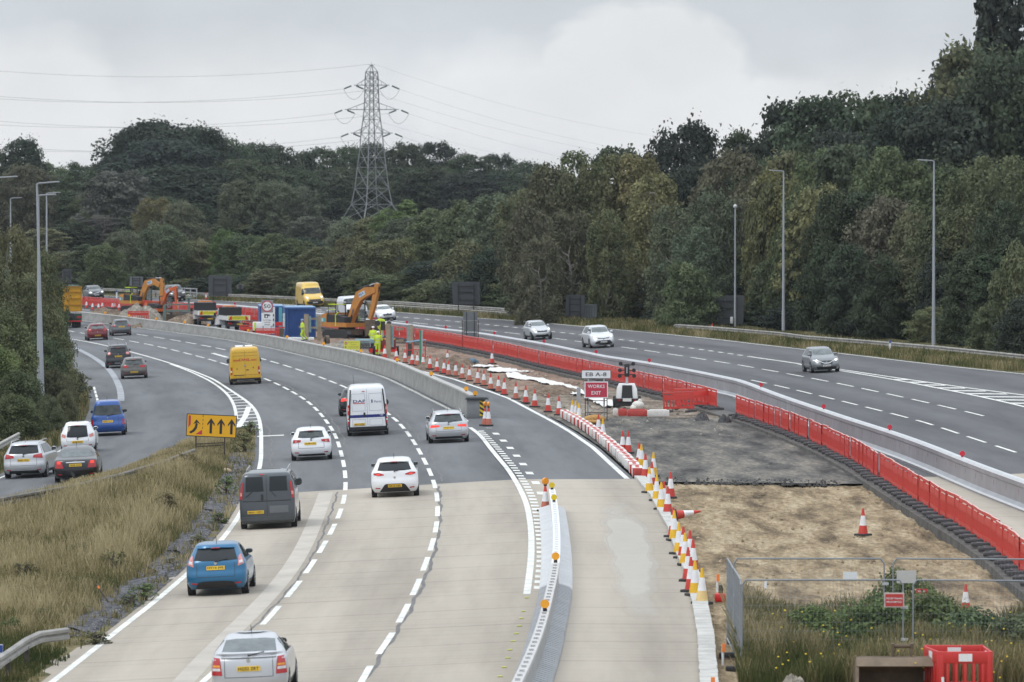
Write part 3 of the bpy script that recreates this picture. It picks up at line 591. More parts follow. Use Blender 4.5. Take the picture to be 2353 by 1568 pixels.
# tall dark trees at the back on the right
row('right skyline wood', [(1730, 322), (1780, 260), (1840, 212), (1920, 214), (1990, 208), (2060, 214), (2120, 200), (2180, 150), (2235, 108)], lambda u: 500, 74, 1.8, ['oak', 'round'], ['blackish green', 'dark green', 'dark green'], jit=8)
row('right skyline wood', [(2100, 250), (2200, 220), (2300, 190), (2380, 180)], lambda u: 470, 76, 1.9, ['oak', 'round'], ['blackish green', 'dark green'], jit=12)
row('right skyline wood', [(1760, 350), (1850, 330), (1960, 300), (2060, 290)], lambda u: 480, 80, 1.9, ['oak'], ['blackish green', 'dark green'], jit=12)
tree(1575, 280, 540, 215, 'oak', 'blackish green', 'right skyline wood'); tree(1590, 380, 520, 200, 'oak', 'blackish green', 'right skyline wood'); tree(1715, 300, 545, 70, 'round', 'dark green', 'right skyline wood')
tree(2300, -210, 486, 150, 'poplar', 'blackish green', 'right skyline wood'); tree(2240, 100, 480, 130, 'round', 'olive', 'right skyline wood'); tree(2290, 100, 470, 130, 'birch', 'dark green', 'right skyline wood'); tree(2350, 110, 480, 110, 'round', 'dark green', 'right skyline wood')
# thicket on the left bank beside the slip road (near)
for q in ((20, 520, 292, 190, 'neartree', 'olive'), (-40, 555, 285, 170, 'neartree', 'olive'), (72, 560, 300, 170, 'neartree', 'olive'), (118, 640, 306, 100, 'neartree', 'mid green'), (35, 620, 284, 190, 'neartree', 'olive'), (100, 690, 292, 150, 'nearbush', 'olive'), (125, 740, 296, 100, 'nearbush', 'mid green'),
          (10, 720, 270, 190, 'nearbush', 'olive'), (92, 770, 280, 150, 'nearbush', 'mid green'), (-20, 790, 258, 180, 'nearbush', 'bright green'), (45, 850, 256, 150, 'nearbush', 'mid green'), (125, 850, 272, 110, 'nearbush', 'olive'), (30, 905, 246, 150, 'nearbush', 'mid green'), (150, 895, 264, 60, 'nearbush', 'olive'), (112, 910, 254, 80, 'nearbush', 'mid green')):
    tree(*q[:5], q[5], 'slip road thicket', group='thicket on the left bank')
# ---------------------------------------------------------------- vehicles: lofted bodies with every panel, lamp and pane laid on the body's own surface
def pchip(pts):
    x = np.array([p[0] for p in pts], float); y = np.array([p[1] for p in pts], float); h = np.diff(x); d = np.diff(y) / h; m = np.zeros(len(x)); m[0], m[-1] = d[0], d[-1]
    for i in range(1, len(x) - 1):
        if d[i - 1] * d[i] > 0: w1, w2 = 2 * h[i] + h[i - 1], h[i] + 2 * h[i - 1]; m[i] = (w1 + w2) / (w1 / d[i - 1] + w2 / d[i])
    def f(q):
        q = min(max(q, x[0]), x[-1]); k = min(len(x) - 2, max(0, int(np.searchsorted(x, q) - 1))); t = (q - x[k]) / h[k]
        return float((2 * t**3 - 3 * t**2 + 1) * y[k] + (t**3 - 2 * t**2 + t) * h[k] * m[k] + (-2 * t**3 + 3 * t**2) * y[k + 1] + (t**3 - t**2) * h[k] * m[k + 1])
    return f
class Shape:
    def __init__(s, rear, front, wid, rr=.45, nr=2.8, rf=.7, nf=2.4):
        s.x0, s.x1, s.w = pchip(rear), pchip(front), pchip(wid); s.zb, s.H = rear[0][0], rear[-1][0]; s.rr, s.nr, s.rf, s.nf = rr, nr, rf, nf
    def ends(s, z):
        L = s.x1(z) - s.x0(z); k = min(1, L * .95 / (s.rr + s.rf)); return s.rr * k, s.rf * k
    def rear(s, y, z, o=0.):
        r, _ = s.ends(z); w_ = s.w(z); a = min(abs(y) / w_, .9999); return Vector((s.x0(z) + r * (1 - (1 - a ** s.nr) ** (1 / s.nr)) - o, y, z))
    def front(s, y, z, o=0.):
        _, r = s.ends(z); w_ = s.w(z); a = min(abs(y) / w_, .9999); return Vector((s.x1(z) - r * (1 - (1 - a ** s.nf) ** (1 / s.nf)) + o, y, z))
    def side(s, x, z, sg, o=0.):
        r, q = s.ends(z); w_ = s.w(z); a, b = x - s.x0(z), s.x1(z) - x
        if a < r: w_ *= max(0, 1 - max(0, min(1, 1 - a / r)) ** s.nr) ** (1 / s.nr)
        elif b < q: w_ *= max(0, 1 - max(0, min(1, 1 - b / q)) ** s.nf) ** (1 / s.nf)
        return Vector((x, sg * (w_ + o), z))
    def ring(s, z, n=9):
        r, q = s.ends(z); w_ = s.w(z); a, b = s.x0(z), s.x1(z); P = []
        T = [math.pi / 2 * i / n for i in range(n + 1)]
        for t in T: P.append((a + r * (1 - max(0, math.cos(t)) ** (2 / s.nr)), w_ * math.sin(t) ** (2 / s.nr), z))
        m = 7
        for i in range(1, m): P.append((a + r + (b - q - a - r) * i / m, w_, z))
        for t in T[::-1]: P.append((b - q * (1 - max(0, math.cos(t)) ** (2 / s.nf)), w_ * math.sin(t) ** (2 / s.nf), z))
        return P + [(x, -y, z) for x, y, z in P[-2:0:-1]]
    def body(s, mb, mat, nz=30):
        zs = sorted(set([s.zb + (s.H - s.zb) * i / nz for i in range(nz)] + [s.H - q for q in (.07, .045, .025, .012, .004, 0)]))
        return mb.loft([s.ring(z) for z in zs], mat)
def resample(pl, n):
    pl = [Vector(p) for p in pl]; d = [0]
    for a, b in zip(pl[:-1], pl[1:]): d.append(d[-1] + (b - a).length)
    out = []
    for i in range(n + 1):
        t = d[-1] * i / n; k = 0
        while k < len(pl) - 2 and t > d[k + 1]: k += 1
        q = (t - d[k]) / max(1e-9, d[k + 1] - d[k]); out.append(pl[k].lerp(pl[k + 1], q))
    return out
def patch(mb, fn, bot, top, mat, o=.008, nu=10, nv=4, skirt=.03):
    """panel between two polylines in (a, z), laid on surface fn(a, z, offset) and returned to the body at its rim"""
    B, T = resample(bot, nu), resample(top, nu); g = [[fn(*(b.lerp(t, j / nv)), o) for b, t in zip(B, T)] for j in range(nv + 1)]
    mb.grid(g, mat)
    rim = [(B[i], 0, i) for i in range(nu + 1)] + [(B[nu].lerp(T[nu], j / nv), j, nu) for j in range(1, nv + 1)] + [(T[i], nv, i) for i in range(nu - 1, -1, -1)] + [(B[0].lerp(T[0], j / nv), j, 0) for j in range(nv - 1, 0, -1)]
    a = [g[j][i] for _, j, i in rim]; b = [fn(*p, -skirt) for p, _, _ in rim]; n = len(a)
    mb.add(a + b, [(i, (i + 1) % n, n + (i + 1) % n, n + i) for i in range(n)], mat); return mb
GLASS = M('tinted_glass', (.020, .025, .028), .06, var=0, spec=.3); PGLASS = M('pale_glass', (.12, .14, .145), .10, var=.35, scale=2.2, spec=.5)  # PGLASS is opaque, its base lightened to stand for daylight seen through the cabin
MGLASS = M('grey_glass', (.050, .060, .062), .08, var=.45, scale=2.5, spec=.4)
BLACKP = M('black_plastic', (.018, .018, .02), .55, var=.15); TYRE = M('tyre_rubber', (.02, .02, .021), .85, var=.2, scale=6); RIM = M('alloy_rim', (.45, .46, .48), .3, metal=.8, var=.1); STEELRIM = M('dark_rim', (.06, .06, .065), .5, metal=.5, var=.1)
REDL = M('red_lamp', (.42, .015, .018), .15, var=.15, scale=9, coat=.6); WHITEL = M('clear_lamp', (.62, .60, .60), .15, var=.15, scale=9, coat=.6); PINKL = M('pink_clear_lamp', (.62, .22, .20), .2, var=.3, scale=7, coat=.6); AMBL = M('amber_lamp', (.75, .28, .02), .25, var=.1, coat=.4)
LITRED = M('lit_brake_lamp', (.9, .05, .03), .3, var=0, emit=.55, ecol=(1, .06, .03)); LITWHITE = M('lit_headlamp', (.9, .9, .85), .2, var=0, emit=2.2, ecol=(1, .95, .85))
YPLATE = M('yellow_plate', (.72, .46, .03), .5, var=.06); WPLATE = M('white_plate', (.72, .72, .7), .5, var=.06); INK = M('plate_ink', (.02, .02, .02), .6, var=0)
CHROME = M('chrome', (.6, .6, .62), .18, metal=1, var=0); DARKIN = M('dark_trim', (.03, .03, .032), .5, var=.1)
def paint(name, col, metal=.25, rough=.32): return M(name, col, rough, metal, var=.05, scale=.7, coat=.7)
def plate_mb(sh, txt, y, z, w=.52, h=.11, mat=None, front=False, o=.02, nu=6):
    mb = MB(); fn = sh.front if front else sh.rear
    patch(mb, fn, [(y - w / 2, z - h / 2), (y + w / 2, z - h / 2)], [(y - w / 2, z + h / 2), (y + w / 2, z + h / 2)], mat or YPLATE, o=o, nu=nu, nv=2, skirt=.005)
    p = fn(y, z, o + .008)
    X = Matrix.Translation(p) @ (Matrix(((0, 0, 1, 0), (1, 0, 0, 0), (0, 1, 0, 0), (0, 0, 0, 1))) if front else Matrix(((0, 0, -1, 0), (-1, 0, 0, 0), (0, 1, 0, 0), (0, 0, 0, 1))))
    if front: mb.text(txt, h * .66, X, INK, w * .88)
    else: mb.text(txt, h * .66, X, INK, w * .88)
    return mb
REARX = Matrix(((0, 0, -1, 0), (-1, 0, 0, 0), (0, 1, 0, 0), (0, 0, 0, 1)))
def heading(f, y, back=False):
    d = (float(f(y + 4)) - float(f(y - 4))) / 8; a = math.atan2(1, d); return a + math.pi if back else a
def carspec(L, W, H, kind='hatch', belt=.95, **k):
    """rear and front outlines (z, x) and half widths (z, y) for the common body kinds"""
    h = W / 2; zb = k.get('zb', .2); rs = k.get('rs', .42); bw = k.get('bonnet', 1.0)
    if kind in ('hatch', 'suv', 'estate'):
        rear = [(zb, .16), (zb + .12, .05), (.5, .0), (.62, .015), (.72, .05), (belt, .10), (belt + .03, .115), (H - .12, rs), (H - .07, rs + .03), (H - .03, rs + .22), (H, rs + .75)]
        zc = belt + .04; front = [(zb, L - .12), (.35, L - .02), (.5, L), (.64, L - .05), (zc - .2, L - .25), (zc - .08, L - .55), (zc, L - bw), (zc + .03, L - bw - .09), (H - .12, L - bw - .78), (H - .05, L - bw - 1.08), (H - .02, L - bw - 1.3), (H, L - bw - 1.6)]
        wid = [(zb, h * .9), (.4, h * .985), (.62, h), (belt - .06, h * .985), (belt + .03, h * .93), (H - .14, h * .735), (H - .07, h * .69), (H - .03, h * .62), (H, h * .42)]
    elif kind == 'saloon':
        dk = k.get('deck', belt); dl = k.get('decklen', .62)
        rear = [(zb, .16), (.32, .04), (.5, .0), (.65, .01), (dk - .06, .06), (dk - .01, .10), (dk + .025, .25), (dk + .05, dl), (dk + .09, dl + .12), (H - .14, dl + .66), (H - .06, dl + .95), (H - .025, dl + 1.15), (H, dl + 1.6)]
        zc = belt + .05; front = [(zb, L - .12), (.35, L - .02), (.5, L), (.62, L - .05), (zc - .18, L - .3), (zc - .07, L - .6), (zc, L - 1.2), (zc + .03, L - 1.3), (H - .1, L - 2.1), (H - .02, L - 2.5), (H, L - 2.7)]
        wid = [(zb, h * .9), (.4, h * .985), (.62, h), (dk - .06, h * .975), (dk + .04, h * .93), (H - .14, h * .73), (H - .06, h * .66), (H - .025, h * .6), (H, h * .4)]
    else:  # van
        rear = [(zb, .10), (zb + .12, .0), (.5, .0), (1.0, .03), (H - .3, .10), (H - .12, .15), (H - .05, .22), (H, .6)]
        zc = 1.25; front = [(zb, L - .1), (.35, L), (.6, L), (.8, L - .08), (1.05, L - .35), (zc, L - .85), (zc + .05, L - .95), (1.95, L - 1.55), (min(2.05, H - .12), L - 1.75), (H - .04, L - 2.2), (H, L - 2.6)]
        wid = [(zb, h * .94), (.45, h), (1.2, h * .995), (1.6, h * .965), (H - .25, h * .90), (H - .1, h * .85), (H - .03, h * .74), (H, h * .55)]
    d = dict(van=(.22, 3.6, .7, 2.8), hatch=(.42, 2.7, .8, 2.3), suv=(.36, 3.0, .7, 2.5), estate=(.40, 2.8, .8, 2.3), saloon=(.42, 2.6, .8, 2.3))[kind]
    return Shape(rear, front, wid, *d)
def vehicle(name, label, cat, u, v, hd, paintm, L, W, H, wb, kind='hatch', facing='away', glass=None, roll=None, group=None, ro=.78, wr=.31, rim=None, loc=None, **k):
    """u, v: the point of the photograph midway between the tyres that face us (rear pair, or front pair when oncoming)"""
    x, y, z = loc or G(u, v); sh = carspec(L, W, H, kind, **k); h = W / 2; glass = glass or GLASS
    hx, hy = math.cos(hd), math.sin(hd)
    if facing == 'on': x, y = x - hx * wb, y - hy * wb
    e = .8; sl = (gz(x - hy * e, y + hx * e) - gz(x + hy * e, y - hx * e)) / (2 * e)        # cross fall under the axle (left minus right)
    z = gz(x, y)
    t = thing(name, label, cat, (x, y, z + .004), hd, group, roll=math.atan(sl) if roll is None else roll)
    X = lambda fn: (lambda a, z_, o=0.: fn(a, z_, o) - Vector((ro, 0, 0)))
    sh2 = sh; rear, front = X(sh.rear), X(sh.front); side = lambda sg: (lambda a, z_, o=0.: sh.side(a, z_, sg, o) - Vector((ro, 0, 0)))
    mb = MB(); sh.body(mb, paintm); mb.v = [(p[0] - ro, p[1], p[2]) for p in mb.v]
    for sg in (1, -1):                                                       # wheel housings and sills in black
        for cx in (ro, ro + wb):
            arc = [(cx - wr * 1.17 * math.cos(q), max(sh.zb + .005, wr + wr * 1.17 * math.sin(q))) for q in [math.pi * i / 12 for i in range(13)]]
            patch(mb, side(sg), [(cx - wr * 1.17, sh.zb), (cx + wr * 1.17, sh.zb)], arc, BLACKP, .004, 12, 3, .02)
        patch(mb, side(sg), [(ro + wr * 1.3, sh.zb), (ro + wb - wr * 1.3, sh.zb)], [(ro + wr * 1.3, sh.zb + .13), (ro + wb - wr * 1.3, sh.zb + .13)], BLACKP, .006, 8, 1, .02)
    body = mb.build('body', t, 40); belt = k.get('belt', .95)
    class Q: pass
    q = Q(); q.t, q.sh, q.rear, q.front, q.side, q.h, q.ro = t, sh, rear, front, side, h, ro
    q.proxy = type('P', (), {'rear': staticmethod(rear), 'front': staticmethod(front)})
    # wheels
    wm = MB(); wm.cyl((0, -.1, 0), (0, .1, 0), wr, TYRE, 22); wme = wm.mesh('wheel', 50)
    rm = MB(); rm.cyl((0, -.104, 0), (0, .104, 0), wr * .66, rim or RIM, 18)
    for i in range(5): rm.box((0, 0, 0), (wr * .12, .212, wr * 1.15), STEELRIM, rot=(0, math.pi * i / 5 + .3, 0))
    rme = rm.mesh('rim', 50)
    for cx in (0, wb):
        for sg in (1, -1):
            yy = sh.side(cx + ro, min(.5, sh.zb + .25), 1)[1] - .09
            o = link(bpy.data.objects.new('wheel', wme), t); o.location = (cx, sg * yy, wr)
            link(bpy.data.objects.new('rim', rme), o)
    # side glass, mirrors, windscreen, lamps at the end we do not look at
    if kind != 'van':
        for sg in (1, -1):
            m = MB(); xa, xb_ = ro + k.get('sg0', -.05), L - k.get('bonnet', 1.0) - .22; zt = H - .13; mid = ro + wb * .48
            patch(m, side(sg), [(xa, belt + .05), (mid - .03, belt + .03)], [(xa + .30, zt), (mid - .03, zt + .02)], glass if glass is not PGLASS else MGLASS, .006, 8, 3); m.build('side_window', t)
            m = MB(); patch(m, side(sg), [(mid + .03, belt + .03), (xb_ - .1, belt + .04)], [(mid + .03, zt + .02), (xb_ - .75, zt)], glass if glass is not PGLASS else MGLASS, .006, 8, 3); m.build('side_window', t)
        wz0, wz1, wa, wb_ = belt + .09, H - .11, h * .80, h * .64
    else:
        for sg in (1, -1):
            m = MB(); patch(m, side(sg), [(L - 2.0, 1.25), (L - 1.2, 1.22)], [(L - 2.0, 1.85), (L - 1.65, 1.85)], GLASS, .006, 6, 3); m.build('side_window', t)
        wz0, wz1, wa, wb_ = 1.33, min(1.95, H - .15), h * .86, h * .76
    m = MB(); patch(m, front, [(-wa, wz0 + .03), (0, wz0 - .01), (wa, wz0 + .03)], [(-wb_, wz1 - .02), (0, wz1), (wb_, wz1 - .02)], k.get('screen', MGLASS), .008, 12, 6); m.build('windscreen', t)
    mx = L - (1.35 if kind != 'van' else 1.3) - (k.get('bonnet', 1.0) - 1.0); mz = belt + .06 if kind != 'van' else 1.35
    for sg in (1, -1):
        p = side(sg)(mx, mz, 0); m = MB(); ms = (1, 1, 1) if kind != 'van' else (1.1, 1., 1.9)
        m.ell((p[0], p[1] + sg * .13, p[2] + .06), (.06 * ms[0], .115 * ms[1], .075 * ms[2]), k.get('mirror', paintm), 10, 7); m.cyl((p[0], p[1] - sg * .03, p[2]), (p[0], p[1] + sg * .08, p[2] + .04), .025, BLACKP, 6)
        m.box((p[0] - .055 * ms[0], p[1] + sg * .13, p[2] + .06), (.012, .17, .10 * ms[2]), MGLASS); m.build('wing_mirror', t)
    return q
def panel(q, name, fn, bot, top, mat, o=.01, nu=10, nv=4, mirror=False, extra=None, skirt=.03):
    for sg in ((1, -1) if mirror else (1,)):
        m = MB(); B = [(sg * a, z) for a, z in bot]; T = [(sg * a, z) for a, z in top]
        patch(m, fn, B, T, mat, o, nu, nv, skirt)
        for b, t_, mm in (extra or []): patch(m, fn, [(sg * a, z) for a, z in b], [(sg * a, z) for a, z in t_], mm, o + .006, 6, 2, .01)
        m.build(name, q.t)
def rear_kit(q, win, lamps, plate, txt, insert=None, glass=None, lampmat=None, lampextra=None, spoiler=True, wiper=True, reflect=True, aerial=True, paintm=None, badge=True):
    (bw, bz, tw, tz) = win
    panel(q, 'rear_window', q.rear, [(-bw, bz + .02), (-bw * .6, bz), (bw * .6, bz), (bw, bz + .02)], [(-tw, tz - .025), (-tw * .6, tz), (tw * .6, tz), (tw, tz - .025)], glass or GLASS, .008, 14, 5)
    panel(q, 'tail_light', q.rear, lamps[0], lamps[1], lampmat or REDL, .012, 8, 4, True, lampextra)
    y, z = plate[:2]; w_ = plate[2] if len(plate) > 2 else .52
    plate_mb(q.proxy, txt, y, z, w_).build('number_plate', q.t, 0)
    if insert: panel(q, 'bumper_insert', q.rear, insert[0], insert[1], BLACKP, .012, 12, 3)
    if reflect: panel(q, 'reflector', q.rear, [(q.h * .62, .335), (q.h * .82, .345)], [(q.h * .62, .375), (q.h * .82, .385)], REDL, .012, 4, 1, True)
    if z > .5:
        m = MB(); w0 = q.h * .62
        for B, T in (([(-w0, .545), (w0, .545)], [(-w0, .557), (w0, .557)]), ([(-w0 - .012, .55), (-w0, .55)], [(-w0 - .012, bz - .06), (-w0, bz - .06)]), ([(w0, .55), (w0 + .012, .55)], [(w0, bz - .06), (w0 + .012, bz - .06)])): patch(m, q.rear, B, T, DARKIN, .004, 8, 4, .005)
        m.build('tailgate_seam', q.t)
    if wiper:
        m = MB(); a, b = q.rear(0, bz - .02, .03), q.rear(-bw * .55, bz + .05, .03); m.cyl(a, b, .012, BLACKP, 5); m.cyl(q.rear(0, bz - .02, 0), q.rear(0, bz - .02, .045), .025, BLACKP, 6); m.build('wiper', q.t)
    if badge:
        m = MB(); p = q.rear(0, (bz + z) / 2 + .03, .005); m.cyl(p, p + Vector((-.012, 0, 0)), .045, CHROME, 12); m.build('badge', q.t)
    if spoiler:
        m = MB(); patch(m, q.rear, [(-tw * 1.02, tz + .012), (0, tz + .035), (tw * 1.02, tz + .012)], [(-tw * .98, tz + .035), (0, tz + .062), (tw * .98, tz + .035)], paintm or BLACKP, .07, 10, 1, .08); m.build('spoiler', q.t)
        m = MB(); patch(m, q.rear, [(-.13, tz + .013), (.13, tz + .013)], [(-.13, tz + .03), (.13, tz + .03)], REDL, .085, 4, 1, .02); m.build('brake_light', q.t)
    if aerial:
        m = MB(); x = q.sh.x0(q.sh.H - .03) - q.ro + .15; m.cyl((x, 0, q.sh.H - .05), (x - .12, 0, q.sh.H + .17), .008, BLACKP, 5); m.build('aerial', q.t)
def front_kit(q, txt, lamp, grille, lower, lit=True, bar=None):
    panel(q, 'headlight', q.front, lamp[0], lamp[1], WHITEL, .012, 8, 4, True)
    if lit:
        for sg in (1, -1):
            a = sum(p[0] for p in lamp[0] + lamp[1]) / len(lamp[0] + lamp[1]); z = sum(p[1] for p in lamp[0] + lamp[1]) / len(lamp[0] + lamp[1]); p = q.front(sg * a * .97, z, .012); m = MB(); m.ell(tuple(p), (.03, .085, .06), LITWHITE, 10, 6); m.build('headlight_bulb', q.t)
    panel(q, 'grille', q.front, *grille, DARKIN, .010, 12, 3)
    panel(q, 'bumper_insert', q.front, *lower, BLACKP, .010, 12, 3)
    if bar: panel(q, 'grille_bar', q.front, *bar, CHROME, .02, 10, 1)
    plate_mb(q.proxy, txt, 0, .47, .5, .11, WPLATE, True).build('number_plate', q.t, 0)
    m = MB(); p = q.front(0, .70, .015); m.cyl(p, p + Vector((.012, 0, 0)), .06, CHROME, 12); m.build('badge', q.t)
tanM = lambda y, back=False: heading(xA, y, back)
CT = 'traffic leaving on the near carriageway'; SR = 'traffic on the slip road'; ON = 'oncoming traffic on the far carriageway'
silver = paint('silver_paint', (.50, .51, .53), .45); whitep = paint('white_paint', (.74, .75, .77), .0); bluep = paint('bright_blue_paint', (.012, .13, .27), .3); greyp = paint('charcoal_paint', (.065, .075, .085), .35)
yellowp = paint('delivery_yellow_paint', (.62, .36, .012), .0); brownp = paint('bronze_grey_paint', (.105, .098, .092), .4); blackp = paint('black_paint', (.012, .012, .016), .2); redp = paint('deep_red_paint', (.13, .006, .012), .3); slatep = paint('slate_grey_paint', (.10, .11, .12), .4)
midblue = paint('mid_blue_paint', (.022, .09, .33), .2); qgrey = paint('gunmetal_paint', (.17, .18, .19), .45)
hy = lambda u, v: G(u, v)[1]
# --- the near carriageway
q = vehicle('hatchback_car', 'silver saloon-backed hatchback with amber and red tail lights, cut by the bottom edge', 'car', 580, 1606, heading(xA, 116) + .02, silver, 4.1, 1.71, 1.43, 2.6, 'saloon', glass=PGLASS, group=CT, belt=.98, deck=1.0, decklen=.22, mirror=BLACKP)
rear_kit(q, (.62, 1.03, .55, 1.33), ([(.60, .60), (.84, .60)], [(.64, .98), (.79, .99)]), (0, .74), 'HG52 ZRT', None, PGLASS, REDL, [([(.63, .70), (.82, .70)], [(.64, .76), (.815, .76)], WHITEL), ([(.635, .78), (.81, .78)], [(.64, .83), (.80, .83)], AMBL)], spoiler=False)
panel(q, 'boot_spoiler', q.rear, [(-.62, .985), (.62, .985)], [(-.60, 1.0), (.60, 1.0)], silver, .05, 10, 1, .06)
q = vehicle('hatchback_car', 'bright blue hatchback with pink and clear tail lights beside the gravel margin', 'car', 503, 1366, heading(xA, 142), bluep, 3.95, 1.72, 1.49, 2.49, glass=GLASS, group=CT, belt=.97, mirror=M('mirror_grey', (.2, .21, .22), .3, var=0))
rear_kit(q, (.62, 1.0, .53, 1.33), ([(.625, .83), (.80, .90)], [(.655, 1.12), (.70, 1.16)]), (0, .80), 'HY16 JVE', ([(-.60, .21), (.60, .21)], [(-.50, .40), (-.3, .43), (.3, .43), (.50, .40)]), GLASS, PINKL, [([(.66, .90), (.77, .93)], [(.665, .98), (.745, 1.0)], WHITEL)], paintm=bluep)
q = vehicle('minibus', 'charcoal grey van with two rear windows straddling the end of the asphalt', 'van', 619, 1213, heading(xA, 172), greyp, 4.8, 1.90, 1.97, 3.1, 'van', group=CT, ro=.9, wr=.33, rim=STEELRIM)
for sg, y in ((1, .41), (-1, -.41)): panel(q, 'rear_window', q.rear, [(y - .31, 1.30), (y + .31, 1.30)], [(y - .29, 1.80), (y + .29, 1.80)], GLASS, .01, 8, 4)
panel(q, 'tail_light', q.rear, [(.845, 1.05), (.935, 1.05)], [(.80, 1.62), (.86, 1.62)], REDL, .014, 4, 6, True, [([(.85, 1.16), (.925, 1.16)], [(.845, 1.28), (.915, 1.28)], PINKL)])
panel(q, 'door_seam', q.rear, [(-.008, .45), (.008, .45)], [(-.008, 1.85), (.008, 1.85)], BLACKP, .006, 1, 10)
panel(q, 'crease_shade', q.rear, [(-.84, .955), (.84, .955)], [(-.84, .985), (.84, .985)], BLACKP, .004, 12, 1)  # black strip paints the shade of the pressed door crease
panel(q, 'blank_panel', q.rear, [(-.72, .56), (-.08, .56)], [(-.72, .80), (-.08, .80)], M('satin_grey', (.12, .13, .14), .5, var=.05), .01, 6, 2)
panel(q, 'rear_bumper', q.rear, [(-.90, .24), (.90, .24)], [(-.90, .44), (.90, .44)], M('grey_plastic', (.06, .065, .07), .5, var=.1), .05, 14, 3, skirt=.05)
panel(q, 'door_handle', q.rear, [(.12, 1.0), (.20, 1.0)], [(.12, 1.2), (.20, 1.2)], BLACKP, .03, 2, 2)
panel(q, 'brake_light', q.rear, [(.06, 1.86), (.22, 1.86)], [(.06, 1.89), (.22, 1.89)], REDL, .02, 3, 1)
for a, b in ((.5, .72), (-.15, -.32)):
    m = MB(); m.cyl(q.rear(b, 1.12, .03), q.rear(a, 1.3, .03), .012, BLACKP, 5); m.build('wiper', q.t)
plate_mb(q.proxy, 'HN11 OZO', .40, .60, .56).build('number_plate', q.t, 0)
for sg in (1, -1):
    m = MB(); patch(m, q.side(sg), [(2.3, 1.27), (3.0, 1.25)], [(2.3, 1.78), (3.0, 1.78)], GLASS, .006, 6, 3); patch(m, q.side(sg), [(.8, 1.3), (2.1, 1.27)], [(.85, 1.78), (2.1, 1.78)], GLASS, .006, 6, 3); m.build('side_window', q.t)
    m = MB(); m.cyl((.2, sg * .70, 2.0), (2.6, sg * .70, 2.02), .022, silver, 6)
    for xx in (.25, 1.4, 2.5): m.cyl((xx, sg * .70, 1.9), (xx, sg * .70, 2.01), .02, silver, 5)
    m.build('roof_rail', q.t)
q = vehicle('hatchback_car', 'white rounded hatchback with its number plate low in a black bumper panel', 'car', 909, 1141, heading(xC2, 186), whitep, 4.3, 1.77, 1.455, 2.58, group=CT, belt=.97, mirror=M('mirror_grey'))
rear_kit(q, (.63, 1.0, .54, 1.30), ([(.40, .84), (.6, .82), (.79, .86)], [(.40, .88), (.6, .94), (.78, .92)]), (0, .44), 'DK10 OEL', ([(-.58, .21), (.58, .21)], [(-.40, .47), (-.33, .52), (.33, .52), (.40, .47)]), GLASS, REDL, [([(.55, .845), (.68, .85)], [(.56, .89), (.66, .89)], LITRED)], paintm=whitep)
q = vehicle('hatchback_car', 'white three-door hatchback in the lane nearest the hatched nose', 'car', 717, 1057, heading(xA, 207), whitep, 4.2, 1.765, 1.42, 2.58, group=CT, belt=.95)
rear_kit(q, (.57, .99, .50, 1.27), ([(.46, .82), (.81, .77)], [(.44, .91), (.77, .92)]), (.04, .745), 'OU08 AZG', ([(-.62, .2), (.62, .2)], [(-.55, .29), (.55, .29)]), MGLASS, REDL, [([(.62, .81), (.70, .80)], [(.61, .88), (.69, .88)], PINKL)], paintm=whitep)
q = vehicle('estate_car', 'silver estate car with red lamps beside the end of the concrete barrier', 'car', 1031, 1017, heading(xC2, 214) + .01, silver, 4.7, 1.83, 1.44, 2.81, 'estate', group=CT, belt=.93, sg0=-.45)
rear_kit(q, (.66, .97, .56, 1.29), ([(.42, .76), (.83, .72)], [(.40, .83), (.80, .84)]), (0, .70), 'OU62 YUT', ([(-.62, .2), (.62, .2)], [(-.62, .30), (.62, .30)]), MGLASS, LITRED, None, paintm=silver)
for sg in (1, -1):
    m = MB(); m.tube([(-.15, sg * .60, 1.38), (.1, sg * .61, 1.455), (1.9, sg * .60, 1.47), (2.1, sg * .60, 1.42)], .018, CHROME, 6); m.build('roof_rail', q.t)
q = vehicle('high_roof_van', 'white high-roof van with blue band, blue and grey lettering on its rear doors', 'van', 846, 1000, heading(xC2, 222), whitep, 5.4, 1.93, 2.42, 3.4, 'van', group=CT, ro=.95, wr=.34, rim=STEELRIM, mirror=BLACKP)
DBLUE = M('navy_vinyl', (.012, .022, .16), .4, var=0); VRED = M('red_vinyl', (.55, .02, .02), .4, var=0); VGREY = M('grey_vinyl', (.25, .27, .34), .4, var=0)
panel(q, 'corner_trim', q.rear, [(.86, .45), (.955, .45)], [(.74, 2.22), (.80, 2.22)], BLACKP, .014, 3, 14, True)
panel(q, 'tail_light', q.rear, [(.87, 1.02), (.95, 1.02)], [(.86, 1.50), (.93, 1.50)], REDL, .024, 3, 6, True, [([(.87, 1.22), (.945, 1.22)], [(.865, 1.36), (.94, 1.36)], PINKL)])
panel(q, 'lower_lamp', q.rear, [(.885, .58), (.955, .58)], [(.88, .85), (.95, .85)], REDL, .024, 3, 3, True, [([(.885, .72), (.95, .72)], [(.885, .80), (.95, .80)], WHITEL)])
panel(q, 'blue_band', q.rear, [(-.85, .88), (.85, .88)], [(-.85, 1.02), (.85, 1.02)], DBLUE, .008, 14, 1)
panel(q, 'door_seam', q.rear, [(-.007, .5), (.007, .5)], [(-.007, 2.25), (.007, 2.25)], VGREY, .006, 1, 12)
panel(q, 'rear_bumper', q.rear, [(-.93, .22), (.93, .22)], [(-.93, .45), (.93, .45)], BLACKP, .06, 14, 3, skirt=.06)
panel(q, 'door_handle', q.rear, [(.10, .93), (.19, .93)], [(.10, 1.12), (.19, 1.12)], BLACKP, .03, 2, 2)
panel(q, 'brake_light', q.rear, [(.09, 2.12), (.22, 2.12)], [(.09, 2.15), (.22, 2.15)], REDL, .02, 3, 1)
